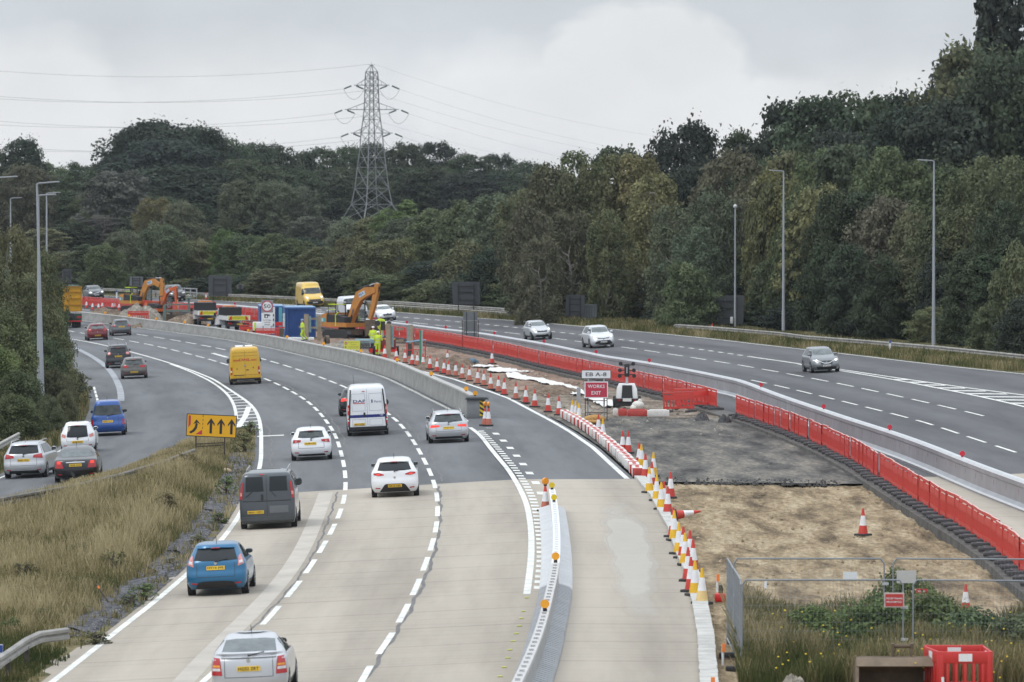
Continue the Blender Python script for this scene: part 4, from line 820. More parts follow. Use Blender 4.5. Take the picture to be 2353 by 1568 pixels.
m = MB(); m.text('DAF', .13, Matrix.Translation(q.rear(.37, 1.67, .012)) @ REARX, DBLUE, .58); patch(m, q.rear, [(.09, 1.555), (.66, 1.555)], [(.09, 1.585), (.66, 1.585)], VRED, .010, 6, 1, .01); m.text('Parts', .10, Matrix.Translation(q.rear(-.52, 1.63, .012)) @ REARX, VGREY, .34); patch(m, q.rear, [(-.27, 1.58), (-.21, 1.58)], [(-.27, 1.73), (-.21, 1.73)], DBLUE, .010, 2, 1, .01)
m.text('DAF', .06, Matrix.Translation(q.rear(-.66, .97, .014)) @ REARX, whitep, .18); m.build('door_lettering', q.t, 0)
for y0, y1 in ((.1, .72), (-.72, -.1)):
    for z0, z1 in ((1.20, 2.02), (.50, .80)):
        m = MB()
        for (a, b), (c, d) in (((y0, z0), (y1, z0)), ((y1, z0), (y1, z1)), ((y1, z1), (y0, z1)), ((y0, z1), (y0, z0))): m.tube([q.rear(a + (c - a) * i / 6, b + (d - b) * i / 6, .002) for i in range(7)], .006, VGREY, 4)
        m.build('door_pressing', q.t)
plate_mb(q.proxy, 'HV17 UZA', .40, .57, .52).build('number_plate', q.t, 0)
m = MB(); m.cyl((2.2, .55, 2.38), (1.9, .58, 2.85), .008, BLACKP, 4); m.build('aerial', q.t)
q = vehicle('hatchback_car', 'black hatchback with a lit brake light mostly hidden behind the white high-roof van', 'car', 819, 955, heading(xA, 240), blackp, 4.2, 1.77, 1.46, 2.6, group=CT, belt=.95)
rear_kit(q, (.6, 1.0, .52, 1.28), ([(.48, .80), (.80, .78)], [(.46, .93), (.76, .95)]), (0, .6), 'GU13 OKA', None, MGLASS, LITRED, None, paintm=blackp)
q = vehicle('delivery_van', 'tall yellow delivery van with red DHL lettering on its rear doors', 'van', 564.6, 883, heading(xA, 268), yellowp, 5.9, 1.99, 2.42, 3.66, 'van', group=CT, ro=1.0, wr=.34, rim=STEELRIM, mirror=BLACKP)
m = MB(); X = Matrix.Translation(q.rear(0, 1.60, .012)) @ REARX @ Matrix(((1, .35, 0, 0), (0, 1, 0, 0), (0, 0, 1, 0), (0, 0, 0, 1))); m.text('DHL', .17, X, VRED, .74)
for y in (.58, -.58):
    for dz in (.0, .035, .07): patch(m, q.rear, [(y - .17, 1.525 + dz), (y + .17, 1.525 + dz)], [(y - .17, 1.54 + dz), (y + .17, 1.54 + dz)], VRED, .010, 3, 1, .01)
m.build('door_lettering', q.t, 0)
panel(q, 'tail_light', q.rear, [(.84, .64), (.955, .64)], [(.82, 1.14), (.93, 1.14)], REDL, .016, 3, 6, True, [([(.85, .80), (.945, .80)], [(.845, .92), (.94, .92)], WHITEL)])
panel(q, 'door_seam', q.rear, [(-.007, .45), (.007, .45)], [(-.007, 2.2), (.007, 2.2)], M('yellow_shadow_gap', (.25, .14, .01), .6, var=0), .006, 1, 12)
panel(q, 'rear_bumper', q.rear, [(-.96, .22), (.96, .22)], [(-.96, .42), (.96, .42)], BLACKP, .07, 14, 3, skirt=.07)
panel(q, 'step_plate', q.rear, [(-.55, .24), (.55, .24)], [(-.55, .33), (.55, .33)], M('alloy_tread', (.4, .4, .41), .4, metal=.6, var=.2), .12, 6, 1, .06)
panel(q, 'plate_recess', q.rear, [(.08, .60), (.72, .60)], [(.08, .64), (.72, .64)], BLACKP, .012, 6, 1)
for y, z in ((.52, 1.0), (-.52, 1.05)): panel(q, 'door_handle', q.rear, [(y - .03, z), (y + .03, z)], [(y - .03, z + .06), (y + .03, z + .06)], BLACKP, .02, 2, 1)
panel(q, 'door_handle', q.rear, [(-.22, .92), (-.05, .92)], [(-.22, .97), (-.05, .97)], BLACKP, .02, 2, 1)
for z in (1.85, 2.05, .62): panel(q, 'door_crease', q.rear, [(-.8, z), (.8, z)], [(-.8, z + .02), (.8, z + .02)], M('yellow_shadow_gap'), .004, 12, 1)
plate_mb(q.proxy, 'FJ14 XOC', .42, .52, .52).build('number_plate', q.t, 0)
m = MB(); m.cyl(q.rear(0, 1.22, .0), q.rear(0, 1.22, .02), .06, CHROME, 12); m.build('badge', q.t)
m = MB(); m.rbox((.55, 0, 2.42), (.3, .16, .12), BLACKP, .03); m.build('roof_vent', q.t)
m = MB(); patch(m, lambda a, z, o=0: Vector((a, z, 2.425 + o)), [(.2, -.55), (2.8, -.55)], [(.2, .55), (2.8, .55)], M('white_roof', (.75, .75, .74), .5, var=.05), .004, 4, 4, .03); m.build('roof_skin', q.t)
q = vehicle('hatchback_car', 'bronze grey hatchback just behind the black off-roader on the slip lane', 'car', 309, 870, heading(xEL, 292) , brownp, 4.25, 1.79, 1.46, 2.62, group=SR, belt=.95)
rear_kit(q, (.64, .97, .54, 1.28), ([(.40, .78), (.76, .76)], [(.40, .92), (.74, .93)]), (0, .46), 'WO14 XPV', ([(-.6, .2), (.6, .2)], [(-.6, .3), (.6, .3)]), MGLASS, REDL, None, paintm=brownp)
q = vehicle('suv_car', 'black off-roader with roof rails ahead of the bronze hatchback', 'car', 273, 845.5, heading(xEL, 306), blackp, 4.45, 1.84, 1.70, 2.69, 'suv', group=SR, belt=1.08, wr=.35)
rear_kit(q, (.62, 1.12, .53, 1.45), ([(.56, .98), (.80, .97)], [(.56, 1.16), (.76, 1.17)]), (0, .86), 'SE60 UPM', ([(-.7, .2), (.7, .2)], [(-.7, .5), (.7, .5)]), GLASS, PINKL, None, paintm=blackp)
panel(q, 'skid_plate', q.rear, [(-.3, .3), (.3, .3)], [(-.3, .42), (.3, .42)], RIM, .03, 6, 1)
for sg in (1, -1):
    m = MB(); m.tube([(-.1, sg * .62, 1.64), (.15, sg * .63, 1.74), (1.7, sg * .62, 1.75), (1.9, sg * .62, 1.68)], .022, RIM, 6); m.build('roof_rail', q.t)
q = vehicle('hatchback_car', 'deep red hatchback beside the slate grey one near the bend', 'car', 224, 782, heading(xA, 372), redp, 4.25, 1.79, 1.45, 2.65, group=CT, belt=.95)
rear_kit(q, (.6, 1.0, .52, 1.27), ([(.50, .80), (.82, .82)], [(.52, .96), (.76, .99)]), (0, .42), 'RV61 VVL', ([(-.6, .2), (.6, .2)], [(-.6, .28), (.6, .28)]), PGLASS, REDL, None, paintm=redp)
q = vehicle('hatchback_car', 'slate grey hatchback close to the concrete barrier near the bend', 'car', 279, 771.5, heading(xC2, 380), slatep, 3.97, 1.74, 1.46, 2.54, group=CT, belt=.95)
rear_kit(q, (.58, 1.0, .5, 1.28), ([(.60, .80), (.80, .84)], [(.58, .98), (.74, 1.0)]), (0, .80), 'LC63 EKG', ([(-.6, .2), (.6, .2)], [(-.6, .3), (.6, .3)]), MGLASS, REDL, None, paintm=slatep)
# --- the slip road
slh = lambda y: heading(xSL, y)
q = vehicle('small_mpv', 'mid blue boxy people carrier on the slip road', 'car', 250, 1001, R(93), midblue, 4.1, 1.72, 1.80, 2.69, 'suv', group=SR, belt=1.02, rs=.25, glass=MGLASS, mirror=BLACKP, sg0=-.5)
rear_kit(q, (.70, 1.05, .62, 1.55), ([(.74, .56), (.855, .56)], [(.74, .84), (.83, .84)]), (0, .74), 'HW05 OUY', None, MGLASS, REDL, None, spoiler=False, reflect=False)
panel(q, 'rear_bumper', q.rear, [(-.84, .26), (.84, .26)], [(-.84, .48), (.84, .48)], midblue, .05, 12, 3, skirt=.06)
q = vehicle('hatchback_car', 'small white city car with a black glass tailgate behind the black saloon', 'car', 182, 1040, R(91), whitep, 3.43, 1.63, 1.46, 2.34, group=SR, belt=.95, rs=.3)
rear_kit(q, (.50, .74, .44, 1.27), ([(.58, .72), (.76, .78)], [(.54, .84), (.72, .92)]), (0, .53), 'GX63 ROT', None, GLASS, PINKL, None, paintm=whitep)
q = vehicle('estate_car', 'silver estate car at the left edge of the photo on the slip road', 'car', 62, 1098, R(86), silver, 4.7, 1.81, 1.535, 2.69, 'estate', group=SR, belt=1.0, sg0=-.45)
rear_kit(q, (.65, 1.05, .57, 1.38), ([(.40, .88), (.82, .84)], [(.44, .99), (.78, 1.05)]), (0, .78), 'BN60 OHX', ([(-.66, .2), (.66, .2)], [(-.62, .33), (.62, .33)]), GLASS, REDL, None, paintm=silver)
for sg in (1, -1):
    m = MB(); m.tube([(-.1, sg * .60, 1.48), (.15, sg * .61, 1.56), (1.9, sg * .60, 1.57), (2.1, sg * .60, 1.52)], .018, CHROME, 6); m.build('roof_rail', q.t)
q = vehicle('saloon_car', 'black saloon with bright brake lights behind the long grass', 'car', 178, 1107, R(92), blackp, 5.0, 1.83, 1.45, 2.93, 'saloon', group=SR, belt=.94, deck=.96, decklen=.55, glass=PGLASS, ro=1.05)
rear_kit(q, (.68, 1.06, .56, 1.30), ([(.50, .62), (.86, .62)], [(.58, .90), (.82, .92)]), (0, .74), 'FW05 OCH', None, PGLASS, REDL, [([(.62, .80), (.76, .80)], [(.63, .91), (.75, .91)], LITRED)], spoiler=False, wiper=False)
panel(q, 'chrome_strip', q.rear, [(-.4, .84), (.4, .84)], [(-.38, .875), (0, .885), (.38, .875)], CHROME, .015, 8, 1)
# --- oncoming
onh = lambda y: heading(xR2, y, True)
def on(name, label, u, v, p, L, W, H, wb, kind, txt, belt=.98, **k):
    q = vehicle(name, label, 'car', u, v, onh(hy(u, v)) + k.pop('dh', 0), p, L, W, H, wb, kind, 'on', group=ON, belt=belt, **k); return q
q = on('crossover_car', 'gunmetal crossover with lit headlights nearest on the far carriageway', 1895, 856, qgrey, 4.38, 1.81, 1.59, 2.65, 'suv', '', 1.03, screen=PGLASS, wr=.35)
front_kit(q, 'HJ67 NZD', ([(.44, .72), (.83, .78)], [(.46, .80), (.80, .88)]), ([(-.36, .55), (-.2, .52), (.2, .52), (.36, .55)], [(-.42, .78), (.42, .78)]), ([(-.6, .22), (.6, .22)], [(-.62, .40), (.62, .40)]), bar=([(-.42, .74), (-.15, .60), (.15, .60), (.42, .74)], [(-.44, .78), (-.15, .64), (.15, .64), (.44, .78)]))
q = on('suv_car', 'silver-white off-roader with black lower bumper on the far carriageway', 1382, 799, paint('pale_silver_paint', (.62, .63, .65), .3), 4.6, 1.85, 1.68, 2.66, 'suv', '', 1.08, screen=PGLASS, wr=.36)
front_kit(q, 'RE66 OUF', ([(.42, .80), (.84, .88)], [(.44, .88), (.80, .98)]), ([(-.42, .72), (.42, .72)], [(-.45, .80), (0, .76), (.45, .80)]), ([(-.78, .24), (.78, .24)], [(-.5, .60), (.5, .60)]))
q = on('hatchback_car', 'silver hatchback with lit headlights beyond the red fence on the far carriageway', 1243.6, 780.5, silver, 4.0, 1.70, 1.52, 2.53, 'hatch', '', 1.0, screen=PGLASS)
front_kit(q, 'GK16 ZPT', ([(.42, .74), (.80, .80)], [(.44, .82), (.76, .94)]), ([(-.4, .62), (.4, .62)], [(-.42, .76), (0, .70), (.42, .76)]), ([(-.6, .22), (.6, .22)], [(-.5, .42), (.5, .42)]))
q = on('saloon_car', 'white car just beyond the right hand excavator on the far carriageway', 887, 737.5, whitep, 4.4, 1.82, 1.47, 2.65, 'hatch', '', .98, screen=PGLASS)
front_kit(q, 'EN16 KDO', ([(.5, .66), (.84, .76)], [(.5, .74), (.80, .86)]), ([(-.38, .50), (.38, .50)], [(-.44, .68), (.44, .68)]), ([(-.55, .2), (.55, .2)], [(-.6, .34), (.6, .34)]), lit=False)
q = on('estate_car', 'dark green-grey car with lit headlights beside the yellow tipper lorry', 220, 687.5, paint('dark_pine_paint', (.05, .06, .065), .3), 4.7, 1.86, 1.5, 2.75, 'estate', '', 1.0, screen=MGLASS)
front_kit(q, 'WN55 XCB', ([(.5, .66), (.84, .70)], [(.5, .80), (.8, .86)]), ([(-.38, .58), (.38, .58)], [(-.42, .78), (.42, .78)]), ([(-.6, .2), (.6, .2)], [(-.6, .38), (.6, .38)]), bar=([(-.4, .56), (.4, .76)], [(-.4, .60), (.4, .80)]))
q = on('suv_car', 'black off-roader behind the orange digger on the far carriageway', 406, 692.5, blackp, 4.7, 1.9, 1.75, 2.7, 'suv', '', 1.1, screen=MGLASS, wr=.37)
front_kit(q, 'LD64 KHU', ([(.5, .80), (.86, .84)], [(.5, .92), (.82, .96)]), ([(-.42, .66), (.42, .66)], [(-.46, .90), (.46, .90)]), ([(-.6, .22), (.6, .22)], [(-.6, .44), (.6, .44)]), lit=False)
def on_van(name, label, u, v, p, txt, lit, H=2.45):
    q = vehicle(name, label, 'van', u, v, onh(hy(u, v)), p, 5.4, 2.03, H, 3.45, 'van', 'on', group=ON, ro=1.0, wr=.34, rim=STEELRIM, mirror=BLACKP, screen=MGLASS)
    front_kit(q, txt, ([(.62, .86), (.92, .92)], [(.62, 1.02), (.86, 1.14)]), ([(-.6, .62), (.6, .62)], [(-.62, .80), (.62, .80)]), ([(-1.0, .24), (1.0, .24)], [(-1.0, .60), (1.0, .60)]), lit)
    return q
on_van('delivery_van', 'plain yellow high-roof van with black bumper on the far carriageway', 721, 706.5, paint('oncoming_van_yellow', (.66, .42, .04), 0), 'KO57 NUT', True, 2.5)
q = on_van('panel_van', 'white van half hidden behind the raised boom of the right hand excavator', 820, 731, whitep, 'VX65 FGR', False, 2.05)
# ---------------------------------------------------------------- barriers, cones and fences
def proj(x, y, z):
    dz = z - CAMH; f = y * CP - dz * SP; up = y * SP + dz * CP
    return CX + F * x / f, CY - F * up / f
def along(fn, u, h, y0, y1):
    """depth at which a point h above the ground on curve fn shows at column u"""
    g = lambda y: proj(float(fn(y)), y, gz(float(fn(y)), y) + h)[0] - u
    a, b = y0, y1; ga = g(a)
    for _ in range(50):
        m = (a + b) / 2
        if (g(m) > 0) == (ga > 0): a = m
        else: b = m
    return a
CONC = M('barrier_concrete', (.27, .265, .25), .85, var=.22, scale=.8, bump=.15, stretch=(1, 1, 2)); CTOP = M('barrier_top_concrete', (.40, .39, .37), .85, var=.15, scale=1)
AMBER = M('amber_reflector', (.85, .36, .01), .35, var=.05, coat=.5); REDREF = M('red_reflector', (.55, .01, .03), .35, var=.05, coat=.5)
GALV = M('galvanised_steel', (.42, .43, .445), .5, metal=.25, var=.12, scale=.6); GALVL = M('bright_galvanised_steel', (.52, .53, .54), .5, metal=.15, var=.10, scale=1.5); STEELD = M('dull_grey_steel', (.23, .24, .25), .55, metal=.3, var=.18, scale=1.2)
OLDRAIL = M('weathered_guardrail', (.30, .29, .27), .75, metal=.1, var=.3, scale=1.2)
def path_loft(mb, fn, y0, y1, prof, mat, step=2., side=1, zof=0., sc=lambda y: 1):
    """sweep a (across, up) profile along curve fn"""
    n = max(1, int(round((y1 - y0) / step))); rings = []
    for j in range(n + 1):
        y = y0 + (y1 - y0) * j / n; d = (float(fn(y + .5)) - float(fn(y - .5))); l = math.hypot(1, d); cx, cy = 1 / l, -d / l; x = float(fn(y)); z = gz(x, y)
        rings.append([(x + a * cx, y + a * cy, z + b * sc(y) + zof) for a, b in prof])
    mb.loft(rings, mat)
marks = sorted(along(xB, u, 1.05, 230, 560) for u in (1059, 979.6, 902.5, 820, 735, 651.5, 562.6, 471, 417, 352, 290, 235))
edges = [marks[0] - 6] + [(a + b) / 2 for a, b in zip(marks[:-1], marks[1:])] + [marks[-1] + 14]
hsc = lambda y: float(np.interp(y, [330, 430], [1, .76]))
CP_ = [(0, -.1), (.62, -.1), (.60, .12), (.50, .34), (.45, .97), (.10, .97), (.06, .34), (0, .12)]
for i, (a, b) in enumerate(zip(edges[:-1], edges[1:])):
    ym = (a + b) / 2; o = Vector((float(xB(ym)), ym, gz(float(xB(ym)), ym)))
    t = thing('concrete_barrier', f'long grey concrete barrier length, {ordn(i)} counted back from the black and yellow hazard end', 'barrier', tuple(o), group='concrete barrier lengths beside the near carriageway')
    m = MB(); path_loft(m, xB, a + .02, b - .02, CP_, CONC, sc=hsc); m.v = [(p[0] - o.x, p[1] - o.y, p[2] - o.z) for p in m.v]; m.build('wall', t, 30)
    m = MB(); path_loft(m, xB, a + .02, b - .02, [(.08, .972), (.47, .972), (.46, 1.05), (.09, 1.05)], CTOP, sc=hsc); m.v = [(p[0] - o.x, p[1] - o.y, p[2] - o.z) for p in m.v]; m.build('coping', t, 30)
    y = marks[i]; x = float(xB(y)) + .28; m = MB(); p = (x - o.x, y - o.y, gz(x, y) - o.z - 1.05 * (1 - hsc(y))); m.cyl((p[0], p[1], p[2] + 1.04), (p[0], p[1], p[2] + 1.1), .05, BLACKP, 8); m.cyl((p[0], p[1] - .03, p[2] + 1.19), (p[0], p[1] + .03, p[2] + 1.19), .12, AMBER, 14); m.build('reflector', t)
# studded line at the foot of the barrier
m = MB(); y = marks[0] - 14
while y < 520:
    x = float(xB(y)) - .42; z = gz(x, y); m.box((x, y, z + .02), (.16, .22, .05), white); y += .62 if y < 330 else .9
tag(m.build('raised_rib_line', None, 0), kind='structure')
# hazard end of the concrete barrier
y = marks[0] - 8.3; x = float(xB(y)) + .35; z = gz(x, y); t = thing('barrier_end_block', 'grey steel end block with black and yellow striped board closing the concrete barrier', 'barrier end', (x, y, z), -heading(xB, y) * 0)
m = MB(); m.rbox((-.05, 0, .46), (.95, 2.2, .96), STEELD, .05); m.build('housing', t)
m = MB(); m.prism([(-.62, .95), (.62, .95), (.50, 1.06), (-.50, 1.06)], 'y', -1.25, 1.15, M('dark_rubber_lid', (.05, .055, .06), .6)); m.build('lid', t)
YB = M('hazard_yellow', (.60, .42, .02), .5, var=.08); m = MB(); m.box((.28, -1.12, .50), (.28, .03, .82), YB)
for k in range(-1, 5):
    z0 = .08 + k * .24; pl = [(.145, max(.1, z0 + .16)), (.145, max(.1, min(.9, z0 + .28))), (.415, max(.1, min(.9, z0 + .12))), (.415, max(.1, min(.9, z0)))]
    m.prism([(a, min(.9, b)) for a, b in pl], 'y', -1.14, -1.137, BLACKP)
m.build('hazard_board', t)
m = MB(); m.cyl((-.1, .5, 1.05), (-.1, .5, 1.12), .05, BLACKP, 8); m.cyl((-.1, .47, 1.2), (-.1, .53, 1.2), .12, AMBER, 14); m.build('reflector', t)
# cones
CRED = M('cone_red', (.52, .045, .03), .5, var=.12, scale=3); CFADE = M('cone_faded_red', (.44, .13, .085), .6, var=.15, scale=3); CYEL = M('cone_yellow', (.72, .42, .02), .5, var=.10, scale=3); CPALE = M('cone_faded_yellow', (.72, .52, .22), .6, var=.1, scale=3); SLEEVE = M('reflective_sleeve', (.72, .72, .73), .45, var=.10, scale=5); RUB = M('black_rubber', (.03, .03, .032), .8, var=.2)
def cone_proto(col, tip):
    a = MB(); a.rbox((0, 0, .04), (.46, .46, .08), RUB, .02)
    def fr(z0, z1, mm): m = MB(); R_ = lambda z: .185 - .155 * z; m.cyl((0, 0, z0), (0, 0, z1), R_(z0), mm, 16, r1=R_(z1)); return m
    return a.mesh('base'), [('lower_band', fr(.07, .38, col).mesh('lower_band', 40)), ('sleeve', fr(.38, .74, SLEEVE).mesh('sleeve', 40)), ('tip', fr(.74, 1.0, tip).mesh('tip', 40))]
CPR = {'red': cone_proto(CRED, CRED), 'faded red': cone_proto(CFADE, CRED), 'yellow': cone_proto(CYEL, CYEL), 'pale yellow': cone_proto(CPALE, CYEL)}
def cone(kind, label, u=None, v=None, h=1., group='traffic cones along the works', loc=None, rot=None, dz=0.):
    p = loc or G(u, v); t = thing('traffic_cone', label, 'cone', (p[0], p[1], (p[2] if loc else p[2]) + dz), random.uniform(0, 1.5), group)
    if rot: t.rotation_euler = rot
    t.scale = (h * (1 if h > .9 else 1.05),) * 2 + (h,)
    b, parts = CPR[kind]; link(bpy.data.objects.new('base', b), t)
    for nm, me in parts: link(bpy.data.objects.new(nm, me), t)
    return t
z2 = lambda a, b: (404.4 + .2503 * a, 551.5 + .2503 * b); z3 = lambda a, b: (919 + .2503 * a, 643.4 + .2503 * b); z2b = lambda a, b: (1103 + .2503 * a, 827.2 + .2503 * b); z6b = lambda a, b: (1433.8 + .17586 * a, 974.3 + .17586 * b); z8 = lambda a, b: (1103 + .25 * a, 1176.5 + .25 * b); z5 = lambda a, b: (.2503 * a, 882.4 + .2503 * b); z4 = lambda a, b: (1378.7 + .2503 * a, 643.4 + .2503 * b); z5f = lambda a, b: (128.7 + .1407 * a, 588.2 + .1407 * b); z6f = lambda a, b: (441.2 + .1407 * a, 606.6 + .1407 * b); z7f = lambda a, b: (698.5 + .1407 * a, 625 + .1407 * b); z3c = lambda a, b: (1617.6 + .3125 * a, 827.2 + .3125 * b); zr = lambda a, b: (1562.5 + .336 * a, 1176.5 + .336 * b)
line_cones = [z2(1915, 1090), z2(2022, 1117), z3(47, 765), z3(113, 783), z3(160, 790), z3(212, 806), z3(275, 822), z3(340, 850), z3(404, 865), z3(446, 880), z3(512, 888), z3(571, 912), z3(638, 930), z3(714, 957), z3(770, 975), z3(833, 1010), z3(904, 1033), z3(958, 1060), z3(1064, 1100), z3(1155, 1135), z3(1238, 1170), z3(1360, 1215), z3(1460, 1245)]
fad = {2, 4, 9, 10, 11, 12, 13, 14, 15, 16, 18}
for i, p in enumerate(line_cones):
    k = 'faded red' if i in fad else 'red'
    cone(k, f'{k} and white cone, {ordn(i)} from the two workers along the kerb row' if i != 19 else 'cone wrapped in blue plastic in the kerb row', *p, 1.0)
near = [('yellow', z2b(848, 545), 'yellow and white cone behind the head of the block row, leftmost of three'), ('yellow', z2b(882, 552), 'yellow and white cone behind the block row, middle of three'), ('yellow', z2b(908, 575), 'yellow and white cone behind the block row, nearest of three'),
 ('red', z2b(1087, 690), 'red and white cone in front of the WORKS EXIT sign legs'), ('yellow', z2b(1128, 735), 'yellow and white cone just in front of the red one below the WORKS EXIT sign'), ('red', z2b(1310, 858), 'left of two red cones side by side behind the block row'), ('red', z2b(1362, 860), 'right of two red cones side by side behind the block row'),
 ('red', z6b(200, 555), 'red cone hidden behind a yellow cone near the end of the block row'), ('yellow', z6b(228, 578), 'yellow and white cone hiding a red one near the end of the block row'), ('red', z6b(280, 712), 'red and white cone beside the last kerb block'), ('yellow', z6b(385, 690), 'yellow and white cone furthest right beside the broken asphalt'), ('red', z6b(365, 828), 'red cone peeping out behind a wide yellow cone'), ('yellow', z6b(332, 905), 'wide yellow and white cone on the pale kerb corner'),
 ('yellow', z6b(428, 1012), 'yellow and white cone second along the pale kerb'), ('yellow', z6b(487, 1122), 'yellow and white cone third along the pale kerb'), ('red', z6b(520, 1108), 'red cone behind the third yellow kerb cone'), ('red', z6b(610, 975), 'red and white cone standing off on the sandy soil edge'), ('red', z6b(572, 1185), 'big red and white cone on the pale kerb'),
 ('red', z8(1775, 235), 'red cone just behind the yellow one above the fallen cone'), ('yellow', z8(1785, 268), 'yellow and white cone beside the fallen cone'), ('yellow', z8(1828, 392), 'yellow and white cone nearer than the fallen cone'), ('yellow', z8(1884, 495), 'yellow and white cone with dark foot, halfway down the near cluster'), ('red', z8(1868, 430), 'red cone behind the halfway yellow cone'), ('red', z8(1930, 470), 'red and white cone at the right of the near cluster'),
 ('red', z8(1912, 640), 'slim view of a red cone among the last cones'), ('red', z8(1938, 738), 'red and white cone third from the near end'), ('yellow', z8(1976, 775), 'yellow and white cone second from the near end'), ('pale yellow', z8(2040, 850), 'dirty faded yellow cone at the near end of the cluster'), ('red', z8(1958, 560), 'red cone behind the last yellow cones')]
for k, p, lb in near: cone(k, lb, *p, .98, 'cones clustered on the pale kerb')
p = G(*z6b(640, 1262)); cone('red', 'red and white cone lying on its side', loc=(p[0], p[1], p[2] + .16), rot=(R(8), R(82), R(25)), group='cones clustered on the pale kerb')
cone('red', 'lone red and white cone standing on the sandy soil', 1983, 1223, .9, dz=-.12); p = G(2219, 1396); cone('red', 'red and white cone among weeds near the red fence', 2219, 1398, .8, dz=-.15)
cone('red', 'red cone hung with white sheet beyond the blue heap', *z3(845, 772), 1.0); cone('red', 'red cone behind the kerb row by the rubble heap', *z3(437, 770), 1.0)
cone('red', 'small cone by the double guardrail on the far verge', *z3(345, 297), .62, 'cones on the far verge'); cone('red', 'small cone by the ramped guardrail on the far verge', *z4(1030, 502), .9, 'cones on the far verge'); cone('red', 'small cone below the wide dark sign back on the far verge', *z2(278, 552), .8, 'cones on the far verge')
for i, p in enumerate([(500, 855), (597, 885), (695, 890), (757, 872), (820, 868), (925, 878), (958, 880), (1032, 893)]): cone('red', f'distant red and white cone by the soil heaps, {ordn(i)} from the yellow lorry', *z5f(p[0], p[1] + 8), 1.0, 'distant cones by the soil heaps')
cone('red', 'red and white cone in front of the blue container', *z6f(1655, 1190), 1.0); cone('red', 'red and white cone with a reflective top at the foot of the shoring post', *z7f(1322, 1420), 1.0)
for i, p in enumerate(((1150, 974), (1158, 975.5))): # the pair carrying lamps at the barrier end
    pass
LAMPM = M('amber_lamp_lens', (.70, .26, .01), .3, var=.15, coat=.5)
def lamp_cone(label, u, v):
    t = cone('faded red', label, u, v, .95, 'cones carrying amber lamps'); m = MB(); m.rbox((0, 0, 1.0), (.10, .10, .12), BLACKP, .02); m.cyl((0, -.05, 1.12), (0, .05, 1.12), .13, LAMPM, 16); m.build('warning_lamp', t); return t
z51 = lambda a, b: ((1120 + a * 140 / 1829) / 1.088, (960 + b * 140 / 1829) / 1.088)
lamp_cone('left cone with an amber lamp in front of the hazard board', *z51(1210, 1372)); lamp_cone('right cone with an amber lamp in front of the hazard board', *z51(1325, 1378)); lamp_cone('cone with an amber lamp at the tip of the white steel barrier', 1253, 1176)
# red plastic fence
FRED = M('fence_red', (.56, .040, .028), .5, var=.10, scale=1.2); FWHITE = M('fence_white_band', (.66, .40, .37), .5, var=.15, scale=4)
def fence_meshes(L=2.0):
    a = MB()
    a.box((0, 0, 1.03), (L, .045, .10), FRED); a.box((0, 0, .80), (L, .03, .26), FRED); a.box((0, 0, .26), (L, .045, .12), FRED); a.box((0, .0, 1.083), (L, .05, .010), FWHITE)
    for s in (-1, 1): a.box((s * (L / 2 - .04), 0, .62), (.08, .047, .90), FRED)
    for i in range(1, 9): a.box((-L / 2 + L * i / 9, 0, .5), (.085, .038, .50), FRED)
    for s in (-1, 1): a.box((s * (L / 2 - .2), 0, .13), (.10, .04, .20), FRED)
    f = MB(); f.rbox((0, 0, .06), (.20, .86, .12), M('grey_recycled_rubber', (.06, .06, .064), .75, var=.45, scale=2.5, coords='Generated'), .03); f.box((0, 0, .125), (.12, .5, .02), M('rubber_highlight', (.17, .17, .175), .8, var=.3))  # paler strip on top paints the foot's highlight into its colour
    return a.mesh('panel', 0), f.mesh('foot', 30)
FP, FF = fence_meshes()
def fence_panel(label, x, y, z, rz, group='red plastic fence along the median', name='plastic_fence_panel', tilt=0.):
    t = thing(name, label, 'fence panel', (x, y, z), rz, group)
    if tilt: t.rotation_euler = (tilt, 0, rz)
    link(bpy.data.objects.new('panel', FP), t)
    for s in (-.78, .78): o = link(bpy.data.objects.new('foot', FF), t); o.location = (s, 0, 0)
    return t
yg0, yg1 = along(xRED, 1683, .5, 200, 320), along(xRED, 1656, .5, 200, 320); y = 128.0; i = 0; lim = 580
while y < lim:
    if not (yg0 - 1.0 < y < yg1 + 1.0):
        h = heading(xRED, y) + random.uniform(-.035, .035); x = float(xRED(y)) + random.uniform(-.05, .05)
        fence_panel(f'red plastic fence panel, {ordn(i)} from the near end of the median row', x, y, gz(x, y) + .13 + random.uniform(0, .03), h); i += 1
    y += 2.03 / math.sqrt(1 + (float(xRED(y + .5)) - float(xRED(y - .5))) ** 2)
p = G(1600, 944); fence_panel('tilted red fence panel swung open beside the fence gap', p[0] - .2, p[1], p[2] + .12, R(24), tilt=R(-12)); p = G(1575, 952); fence_panel('red fence panel leaning behind the open one', p[0] - .3, p[1] + .8, p[2] + .05, R(35), tilt=R(-6))
# channel under the fence
m = MB(); DCONC = M('stained_kerb_concrete', (.085, .08, .072), .9, var=.5, scale=1.6)
path_loft(m, xRED, 100, 590, [(-.62, -.5), (-.58, .10), (.46, .12), (.5, -.4)], DCONC, 3.); tag(m.build('concrete_channel', None, 25), kind='structure')
